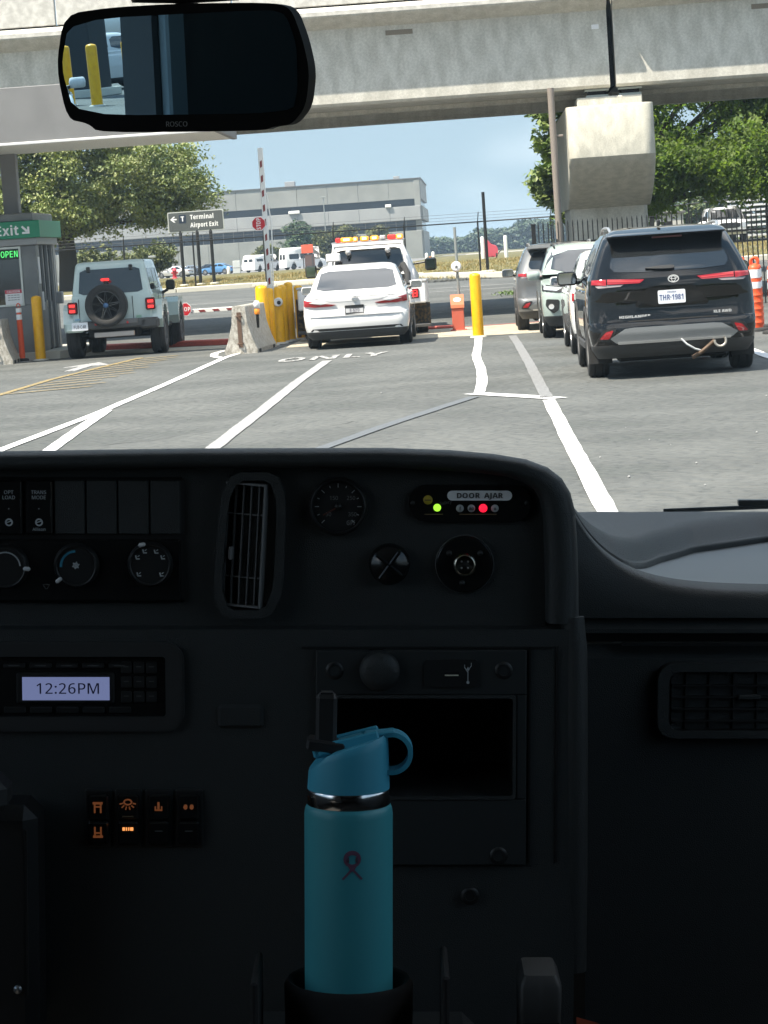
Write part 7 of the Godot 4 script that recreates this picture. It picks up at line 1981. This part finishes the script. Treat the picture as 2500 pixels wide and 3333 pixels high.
	patch(st, oval(0.0763, -0.3870, 0.0014, 0.0014, 10), flat_on(Vector3.ZERO), 0.0091, 0, 0.0084)
	obj("usb_symbol", st, pale, cu)
	# lit rocker switches
	var am := glow("amber_dim", Vector3(0.75, 0.22, 0.06), 0.035)
	var ab := glow("amber_bright", Vector3(1.0, 0.36, 0.10), 0.30)
	for k in 4:
		var x: float = [-0.2615, -0.2340, -0.2060, -0.1785][k]
		var ro := node("rocker_switch", bus, Vector3(x, -0.514, -2.425))
		bx("rocker_frame", Vector3(0, 0, 0.001), Vector3(0.025, 0.054, 0.005), black, ro, 0.0015)
		bx("rocker", Vector3(0, 0.011, 0.0045), Vector3(0.0195, 0.024, 0.008), gloss, ro, 0.002, Basis(Vector3.RIGHT, -0.08))
		bx("rocker", Vector3(0, -0.0125, 0.0045), Vector3(0.0195, 0.0225, 0.008), gloss, ro, 0.002, Basis(Vector3.RIGHT, 0.08))
		st = new_st()
		var on := flat_on(Vector3(0, 0, 0.0095))
		if k == 0:
			for s: float in [1.0, -1.0]:
				for b in [[-0.0045, 0.0045, 0.0145, 0.0165], [-0.0035, -0.0020, 0.0065, 0.0145], [0.0020, 0.0035, 0.0065, 0.0145], [-0.002, 0.002, 0.0115, 0.0128]]:
					patch(st, poly([b[0], b[2] * s, b[1], b[2] * s, b[1], b[3] * s, b[0], b[3] * s]), on, 0.0007, 0, -0.0007)
		elif k == 1:
			ring_frame(st, oval(0, 0.0165, 0.0042, 0.0030, 14), oval(0, 0.0165, 0.0028, 0.0018, 14), 0.0088, 0.0102, flat_on(Vector3.ZERO))
			for j in 6:
				var a := PI + 0.25 + j * 0.53
				box(st, Vector3(cos(a) * 0.0062, 0.0165 + sin(a) * 0.0058, 0.0096), Vector3(0.0030, 0.0011, 0.001), 0.0, Basis(Vector3.BACK, a))
		elif k == 2:
			for b in [[-0.0035, -0.0022, 0.0085, 0.0125], [0.0022, 0.0035, 0.0085, 0.0125], [-0.001, 0.001, 0.0085, 0.0165], [-0.0035, 0.0035, 0.0085, 0.0097]]:
				patch(st, poly([b[0], b[2], b[1], b[2], b[1], b[3], b[0], b[3]]), on, 0.0007, 0, -0.0007)
		else:
			for s: float in [1.0, -1.0]:
				patch(st, oval(s * 0.0028, 0.0120, 0.0019, 0.0024, 10), on, 0.0007, 0, -0.0007)
		obj("lit_symbol", st, am, ro)
		if k == 1:
			st = new_st()
			for b in [[-0.0050, -0.0028], [-0.0020, -0.0008], [0.0002, 0.0012], [0.0020, 0.0048]]:
				patch(st, poly([b[0], -0.0098, b[1], -0.0098, b[1], -0.0070, b[0], -0.0070]), on, 0.0007, 0, -0.0007)
			obj("lit_symbol", st, ab, ro)
			bx("switch_print", Vector3(0, 0.0032, 0.009), Vector3(0.010, 0.0012, 0.0006), mat("print_gold", Vector3(0.14, 0.09, 0.04), 0.6), ro)
		if k > 1:
			bx("switch_print", Vector3(0, -0.0105, 0.009), Vector3(0.007, 0.0009, 0.0006), mat("print_dim", grey(0.10), 0.6), ro)
	# knee panel and lever at the left edge
	bx("knee_panel", Vector3(-0.62, -0.60, -2.39), Vector3(0.62, 0.22, 0.07), black, bus, 0.012)
	bx("knee_edge", Vector3(-0.319, -0.585, -2.354), Vector3(0.0016, 0.15, 0.002), black, bus)
	bx("lever_knob", Vector3(-0.352, -0.472, -2.33), Vector3(0.045, 0.034, 0.05), mat("bezel_grey", grey(0.028), 0.5), bus, 0.010)
	turned("knee_screw", [[0.004, 0], [0.0038, 0.002], [0, 0.002, 1]], mat("worn_metal", grey(0.35), 0.35, 0.8), bus, Vector3(-0.328, -0.655, -2.354), Basis(Vector3.RIGHT, PI / 2), 12)
	bx("blank_plug", Vector3(-0.131, -0.4195, -2.424), Vector3(0.042, 0.022, 0.006), dash, bus, 0.003)
	# wiper below the windscreen
	var wp := node("windscreen_wiper", bus, Vector3(0, 0, -3.32))
	tb("wiper_arm", [Vector3(0.347, -0.3165, 0), Vector3(0.472, -0.3115, 0), Vector3(0.85, -0.304, 0)], [0.003], black, wp, 6)
	bx("wiper_blade", Vector3(0.63, -0.3065, -0.005), Vector3(0.38, 0.007, 0.012), black, wp, 0.001)
	# rear view mirror, turned to the driver
	var mi := node("rear_view_mirror", bus, Vector3(-0.179, 0.165, -2.40), Basis(Vector3.UP, deg_to_rad(-15.0)) * Basis(Vector3.RIGHT, deg_to_rad(3.85)))
	var w := 1.0 / cos(deg_to_rad(15.0))
	var hull := rounded(poly([-0.1145 * w, 0.002, -0.1055 * w, 0.0485, -0.064 * w, 0.0535, -0.002 * w, 0.0555, 0.079 * w, 0.0545, 0.0985 * w, 0.050, 0.1085 * w, 0.022, 0.114 * w, -0.006, 0.110 * w, -0.036, 0.097 * w, -0.0515, 0.080 * w, -0.0530, 0.071 * w, -0.0565, -0.077 * w, -0.0565, -0.087 * w, -0.0480, -0.106 * w, -0.0440]), 2, 0.2)
	st = new_st()
	patch(st, hull, flat_on(Vector3.ZERO), 0.0, 0, -0.022)
	obj("mirror_housing", st, mat("housing_black", grey(0.008), 0.6, 0.0, 0.15), mi)
	pat("mirror_back", rounded(poly([-0.10, -0.042, 0.10, -0.042, 0.098, 0.044, -0.098, 0.044]), 1, 0.14), flat_on(Vector3(0, 0, -0.022)), black, mi, 0.001, 0, -0.02)
	pat("mirror_glass", rounded(poly([-0.1095 * w, 0.002, -0.1005 * w, 0.0435, 0.079 * w, 0.0485, 0.0945 * w, 0.0440, 0.1035 * w, 0.018, 0.1035 * w, -0.022, 0.098 * w, -0.0415, -0.098 * w, -0.0410]), 2, 0.17), flat_on(Vector3.ZERO), mat("cab_mirror", Vector3(0.42, 0.62, 0.74), 0.0, 1.0), mi, 0.0012, 0, 0.0)
	text("mirror_print", "ROSCO", 0.0042, mat("print_half", grey(0.2), 0.6), mi, Vector3(-0.006, -0.0497, 0.0006), Basis.IDENTITY, "Droid Sans", false, 1.1, HORIZONTAL_ALIGNMENT_CENTER, 0.0004)
	tb("mirror_stem", [Vector3(-0.01, 0.03, -0.03), Vector3(-0.01, 0.075, -0.06), Vector3(-0.01, 0.40, -0.30)], [0.010], black, mi, 10)
	turned("stem_joint", [[0, -0.012], [0.05, -0.010], [0.055, 0.0], [0.05, 0.010], [0, 0.012]], black, mi, Vector3(-0.005, 0.068, -0.03), Basis.from_scale(Vector3(1, 1, 0.5)), 20)
	# cup holder console
	bx("engine_cover", Vector3(-0.02, -0.93, -2.24), Vector3(0.22, 0.50, 0.30), dash, bus, 0.02)
	turned("cup_holder", [[0.052, -0.05], [0.054, 0.055], [0.051, 0.060, 1], [0.047, 0.058], [0.045, -0.03, 1], [0, -0.03]], mat("holder_black", grey(0.008), 0.9), bus, Vector3(-0.0295, -0.662, -2.20), Basis.IDENTITY, 32)
	bx("holder_rail", Vector3(0.050, -0.63, -2.17), Vector3(0.006, 0.10, 0.10), mat("holder_black", grey(0.008), 0.9), bus, 0.002)
	bx("holder_rail", Vector3(-0.105, -0.635, -2.17), Vector3(0.006, 0.10, 0.10), mat("holder_black", grey(0.008), 0.9), bus, 0.002)
	for c in bus.get_children():
		c.position.y += 1.15

func cab_thing(called: String, label: String, category: String, at: Vector3) -> Node3D:
	var o := thing(called, label, category)
	o.transform = bus_at * Transform3D(Basis.IDENTITY, at)
	return o

func build_bottle() -> void:
	var o := cab_thing("water_bottle", "teal metal water bottle with a steel collar and blue straw lid in the cup holder", "bottle", Vector3(-0.0295, -0.70, -2.20))
	var teal := mat("bottle_teal", Vector3(0.054, 0.325, 0.375), 0.42)
	teal.uv1_triplanar = true
	teal.uv1_scale = Vector3.ONE * 30
	teal.normal_enabled = true
	teal.normal_texture = bump_tex(61, 0.2, 3.0, 2)
	teal.normal_scale = 0.12
	var lid := mat("lid_blue", Vector3(0.058, 0.36, 0.50), 0.5)
	turned("body", [[0.034, 0.0], [0.0366, 0.004], [0.0368, 0.02], [0.0368, 0.238], [0.0362, 0.2425], [0.0350, 0.2452], [0.0338, 0.2462]], teal, o, Vector3.ZERO, Basis.IDENTITY, 48)
	turned("steel_collar", [[0.0338, 0.2455], [0.0347, 0.2465], [0.0347, 0.2575], [0.0340, 0.2590]], mat("collar_steel", grey(0.60), 0.16, 1.0), o, Vector3.ZERO, Basis.IDENTITY, 48)
	# the lid slopes up towards the handle
	var st := new_st()
	var rows := []
	for t in [0.0, 0.06, 0.45, 0.82, 0.94, 1.0]:
		var row := []
		for k in 48:
			var a := TAU * k / 48
			var r: float = 0.0342 * lerpf(1.0, 0.965, t) * (1.0 if t < 0.9 else (0.985 if t < 0.97 else 0.94))
			var top := 0.2960 + 0.0095 * cos(a) - 0.010 * pow(maxf(0.0, -cos(a) - 0.55) / 0.45, 1.0)
			row.append(Vector3(cos(a) * r, lerpf(0.2592, top, t), -sin(a) * r))
		rows.append(row)
	for i in rows.size() - 1:
		st.set_smooth_group(1)
		for k in 48:
			quad(st, rows[i][k], rows[i][(k + 1) % 48], rows[i + 1][(k + 1) % 48], rows[i + 1][k])
	st.set_smooth_group(FLAT)
	for k in 48:
		tri(st, rows[-1][k], rows[-1][(k + 1) % 48], Vector3(0, 0.2955, 0))
	obj("lid", st, lid, o)
	bx("lid_channel", Vector3(-0.008, 0.2945, 0.0), Vector3(0.044, 0.010, 0.020), lid, o, 0.002, Basis(Vector3.BACK, 0.24))
	for s in [-1.0, 1.0]:
		bx("channel_wall", Vector3(0.000, 0.2985, s * 0.0125), Vector3(0.052, 0.010, 0.004), lid, o, 0.0015, Basis(Vector3.BACK, 0.24))
	# the carrying loop
	st = new_st()
	st.set_smooth_group(1)
	var n := 36
	for k in n:
		var q := []
		for e in 2:
			var a := TAU * (k + e) / n
			for r in [0.0180, 0.0140]:
				for z in [-0.010, 0.010]:
					q.append(Vector3(0.0355 + cos(a) * r, 0.2895 + sin(a) * r, z))
		st.set_smooth_group(1)
		quad(st, q[0], q[1], q[5], q[4])
		st.set_smooth_group(2)
		quad(st, q[3], q[2], q[6], q[7])
		st.set_smooth_group(3)
		quad(st, q[1], q[3], q[7], q[5])
		st.set_smooth_group(4)
		quad(st, q[2], q[0], q[4], q[6])
	obj("carry_loop", st, lid, o)
	bx("loop_bridge", Vector3(0.026, 0.3045, 0), Vector3(0.026, 0.005, 0.020), lid, o, 0.0015, Basis(Vector3.BACK, 0.10))
	var sp := node("straw_spout", o, Vector3(-0.0185, 0.300, 0.004), Basis(Vector3.BACK, -0.02))
	var bk := mat("spout_black", grey(0.018), 0.5)
	bx("spout", Vector3(0, 0.018, 0), Vector3(0.0175, 0.042, 0.018), bk, sp, 0.003)
	bx("spout_hinge", Vector3(0.000, -0.004, 0), Vector3(0.032, 0.010, 0.024), bk, sp, 0.002, Basis(Vector3.BACK, -0.12))
	bx("spout_mouth", Vector3(0, 0.0395, 0), Vector3(0.010, 0.002, 0.010), mat("gap", grey(0.004), 0.9), sp)
	# printed mark
	var on := func(u: float, v: float, h: float) -> Vector3:
		var a := PI / 2 + (-0.0035 - u) / 0.0368 * 1.0
		return Vector3(cos(a) * (0.0368 + h), v, sin(a) * (0.0368 + h))
	var mk := mat("mark_red", Vector3(0.16, 0.07, 0.12), 0.5)
	st = new_st()
	var oo := oval(0, 0.207, 0.0072, 0.0072, 16)
	var oi := oval(0, 0.2065, 0.0046, 0.0040, 16)
	ring_frame(st, oo, oi, 0.0001, 0.0006, on)
	for p in [[-0.0045, 0.2035, -0.0020, 0.2030, 0.0012, 0.1975, -0.0012, 0.1965], [0.0045, 0.2035, 0.0020, 0.2030, -0.0012, 0.1975, 0.0012, 0.1965], [-0.0014, 0.1985, 0.0010, 0.1985, -0.0072, 0.1895, -0.0086, 0.1905], [0.0014, 0.1985, -0.0010, 0.1985, 0.0072, 0.1895, 0.0086, 0.1905], [-0.004, 0.2085, -0.0030, 0.2085, -0.0026, 0.2045, -0.0036, 0.2045], [0.004, 0.2085, 0.0030, 0.2085, 0.0026, 0.2045, 0.0036, 0.2045]]:
		patch(st, poly(p), on, 0.0007, 0, 0.0)
	obj("printed_mark", st, mk, o)
	var cb := cab_thing("storage_bin", "pale grey plastic bin beside the cup holder at the bottom of the dark cab", "bin", Vector3(0.127, -0.795, -2.16))
	st = new_st()
	slices(st, [[0.0, 0.03, -0.03, 0.014, 0.004, 0.004, 0, 0], [0.18, 0.034, -0.034, 0.0165, 0.004, 0.004, 0, 0], [0.205, 0.035, -0.035, 0.017, 0.004, 0.004, 0, 0], [0.213, 0.028, -0.03, 0.013, 0.004, 0.004, 0, 0]])
	obj("bin_body", st, mat("bin_grey", Vector3(0.026, 0.026, 0.025), 0.6), cb)
	bx("bin_lid_seam", Vector3(0, 0.175, 0.0335), Vector3(0.030, 0.002, 0.004), mat("gap", grey(0.004), 0.9), cb)
	var sl := cab_thing("orange_strap", "dull orange strap lying across the lower right of the dark cab", "strap", Vector3(0.20, -0.655, -2.18))
	st = new_st()
	for k in 10:
		var a := Vector3(-0.04 + k * 0.016, 0.018 - k * 0.0062 + 0.002 * sin(k * 1.1), 0.0)
		var b := Vector3(-0.04 + (k + 1) * 0.016, 0.018 - (k + 1) * 0.0062 + 0.002 * sin((k + 1) * 1.1), 0.0)
		st.set_smooth_group(1)
		quad(st, a + Vector3(0, -0.006, 0.002), b + Vector3(0, -0.006, 0.002), b + Vector3(0, 0.006, 0.0), a + Vector3(0, 0.006, 0.0))
		quad(st, a + Vector3(0, 0.006, -0.003), b + Vector3(0, 0.006, -0.003), b + Vector3(0, -0.006, -0.001), a + Vector3(0, -0.006, -0.001))
	obj("webbing", st, mat("strap_orange", Vector3(0.35, 0.06, 0.02), 0.8), sl)

# what the cab mirror shows behind on the left, plus some added trees
func build_behind(saloon: Node3D) -> void:
	for k in [[-32.87, 44.4, "yellow bollard far behind the bus, leftmost one in the rear view mirror"], [-31.26, 43.07, "yellow bollard far behind the bus, middle one in the rear view mirror"], [-31.32, 44.5, "yellow bollard far behind the bus, rightmost one in the rear view mirror"]]:
		make_bollard("bollard", k[2], Vector3(k[0], 0, k[1]), 0.12, 1.3)
	var t := thing("dark_pillar", "dark pillar standing behind the bus, shown in the rear view mirror", "pillar", Vector3(-35.4, 0, 48.9))
	bx("shaft", Vector3(0, 2.6, 0), Vector3(0.80, 5.2, 0.80), mat("pillar_dark", Vector3(0.02, 0.022, 0.025), 0.7), t, 0.04)
	bx("footing", Vector3(0, 0.1, 0), Vector3(1.1, 0.2, 1.1), mat("kerb_concrete", Vector3(0.50, 0.48, 0.42), 0.85), t, 0.02)
	var r := RandomNumberGenerator.new()
	r.seed = 55
	var mm := MultiMesh.new()
	mm.transform_format = MultiMesh.TRANSFORM_3D
	mm.use_colors = true
	mm.mesh = leaf_spray(56, 14, 1.2, 0.7)
	mm.instance_count = 2600
	for i in 2600:
		var x := r.randf_range(-12, 60)
		var top := 8.0 + 2.2 * sin(x * 0.31) + 1.3 * sin(x * 0.83 + 1.0)
		mm.set_instance_transform(i, Transform3D(Basis.from_euler(Vector3(0, r.randf() * TAU, 0)) * r.randf_range(0.7, 1.2), Vector3(x, 0.3 + top * pow(r.randf(), 0.8), 62 + r.randf() * 7)))
		var v := r.randf_range(0.7, 1.2)
		mm.set_instance_color(i, Color(v, v, v))
	var mi := MultiMeshInstance3D.new()
	mi.name = numbered("added_tree_belt")  # unseen trees, added so the rear faces of the cars reflect something dark
	mi.multimesh = mm
	mi.material_override = leaf_mat("leaf_fresh", Vector3.ONE)
	mi.set_meta("kind", "stuff")
	tag(mi, "unseen belt of green trees added behind the bus to darken car reflections", "wood")
	add_child(mi, true)
	dup(saloon, Vector3(-38.5, 0, 53.0), 2.2, "white saloon parked behind the bus, upper one in the rear view mirror")
	dup(saloon, Vector3(-36.6, 0, 54.8), 0.6, "white saloon parked behind the bus, beside the dark pillar in the mirror")
	dup(saloon, Vector3(-21.9, 0, 27.0), -0.62, "white saloon right behind the bus, at the bottom of the mirror")

# ------------------------------------------------------------------ scene
# a hazy summer sky with broken cloud, the same all the way round
func sky_picture() -> ImageTexture:
	var n := FastNoiseLite.new()
	n.seed = 9
	n.frequency = 0.95
	n.fractal_octaves = 6
	n.noise_type = FastNoiseLite.TYPE_SIMPLEX_SMOOTH
	var w := 1024
	var h := 512
	var im := Image.create_empty(w, h, false, Image.FORMAT_RGBF)
	for j in h:
		var el := PI / 2 - PI * (j + 0.5) / h
		var y := sin(el)
		for i in w:
			var az := TAU * ((i + 0.5) / w - 0.5)
			var c: Color
			if y >= 0.0:
				c = Color(0.146, 0.190, 0.208).lerp(Color(0.080, 0.150, 0.24), pow(y, 0.55))
				var k := 1.0 / (y + 0.10)
				var v := n.get_noise_3d(sin(az) * cos(el) * k, -cos(az) * cos(el) * k, 2.0)
				var cover := smoothstep(0.02, 0.34, v) * lerpf(0.10, 0.85, smoothstep(0.09, 0.5, y))
				c = c.lerp(Color(0.66, 0.67, 0.68), cover)
			else:
				c = Color(0.165, 0.195, 0.215).lerp(Color(0.07, 0.07, 0.065), smoothstep(0.0, 0.12, -y))
			im.set_pixel(i, j, c)
	return ImageTexture.create_from_image(im)

func _ready() -> void:
	rng.seed = 4
	var cam := Camera3D.new()
	cam.name = "camera"
	add_child(cam)
	cam.transform = bus_at * Transform3D(Basis(Vector3.RIGHT, deg_to_rad(-5.47)), Vector3.ZERO)
	cam.fov = 21.59
	cam.near = 0.05
	cam.far = 6000.0
	cam.current = true
	var we := WorldEnvironment.new()
	we.name = "surroundings"
	var env := Environment.new()
	env.background_mode = Environment.BG_SKY
	var sm := PanoramaSkyMaterial.new()
	sm.panorama = sky_picture()
	var sky := Sky.new()
	sky.sky_material = sm
	env.sky = sky
	env.tonemap_mode = Environment.TONE_MAPPER_LINEAR
	env.tonemap_exposure = 4.05
	env.sdfgi_enabled = true
	env.ssao_enabled = true
	env.ssil_enabled = true
	env.fog_enabled = true
	env.fog_density = 0.00022
	env.fog_light_color = Color(0.72, 0.82, 0.92)
	we.environment = env
	add_child(we)
	var sun := DirectionalLight3D.new()
	sun.name = "sun"
	sun.light_energy = 0.95
	sun.light_color = Color(1.0, 0.96, 0.89)
	sun.light_angular_distance = 0.5
	sun.shadow_enabled = true
	add_child(sun)
	sun.look_at_from_position(Vector3(-0.42, 0.86, 0.29) * 50.0, Vector3.ZERO)

	build_ground()
	build_overpass()
	build_booth()
	build_bus()
	build_gate()
	build_fences()
	build_signs()
	build_airfield()
	build_trees()
	build_grass()
	build_bottle()
	# vehicles
	var dark_paint := paint("black_paint", Vector3(0.005, 0.0048, 0.0045))
	var nearest := make_crossover("crossover_car", "black crossover with red tail lamps and a white plate, nearest car on the right", "car", dark_paint, Vector3(2.105, 0, -29.85), true)
	crossover_details(nearest)
	nearest.scale.y = 0.98
	make_crossover("crossover_car", "dark grey crossover facing away at the head of the queue, left of the mint one", "car", paint("dark_grey_paint", Vector3(0.12, 0.125, 0.13), 0.4), Vector3(1.50, 0, -48.9), false).scale = Vector3.ONE * 0.92
	make_facing_crossover(Vector3(1.86, 0, -48.4)).scale = Vector3.ONE * 0.94
	var white := paint("white_paint", grey(0.58))
	var saloon := make_saloon("saloon_car", "white saloon with its tail to the bus, waiting behind the recovery truck", white, Vector3(-2.17, 0, -46.3))
	var second := dup(saloon, Vector3(2.13, 0, -36.7), 0.0, "white saloon mostly hidden in front of the black crossover in the queue")
	build_behind(saloon)
	make_offroader(Vector3(-6.93, 0, -50.35)).rotation.y = deg_to_rad(0.6)
	make_tow_truck(Vector3(-2.27, 0, -51.3))
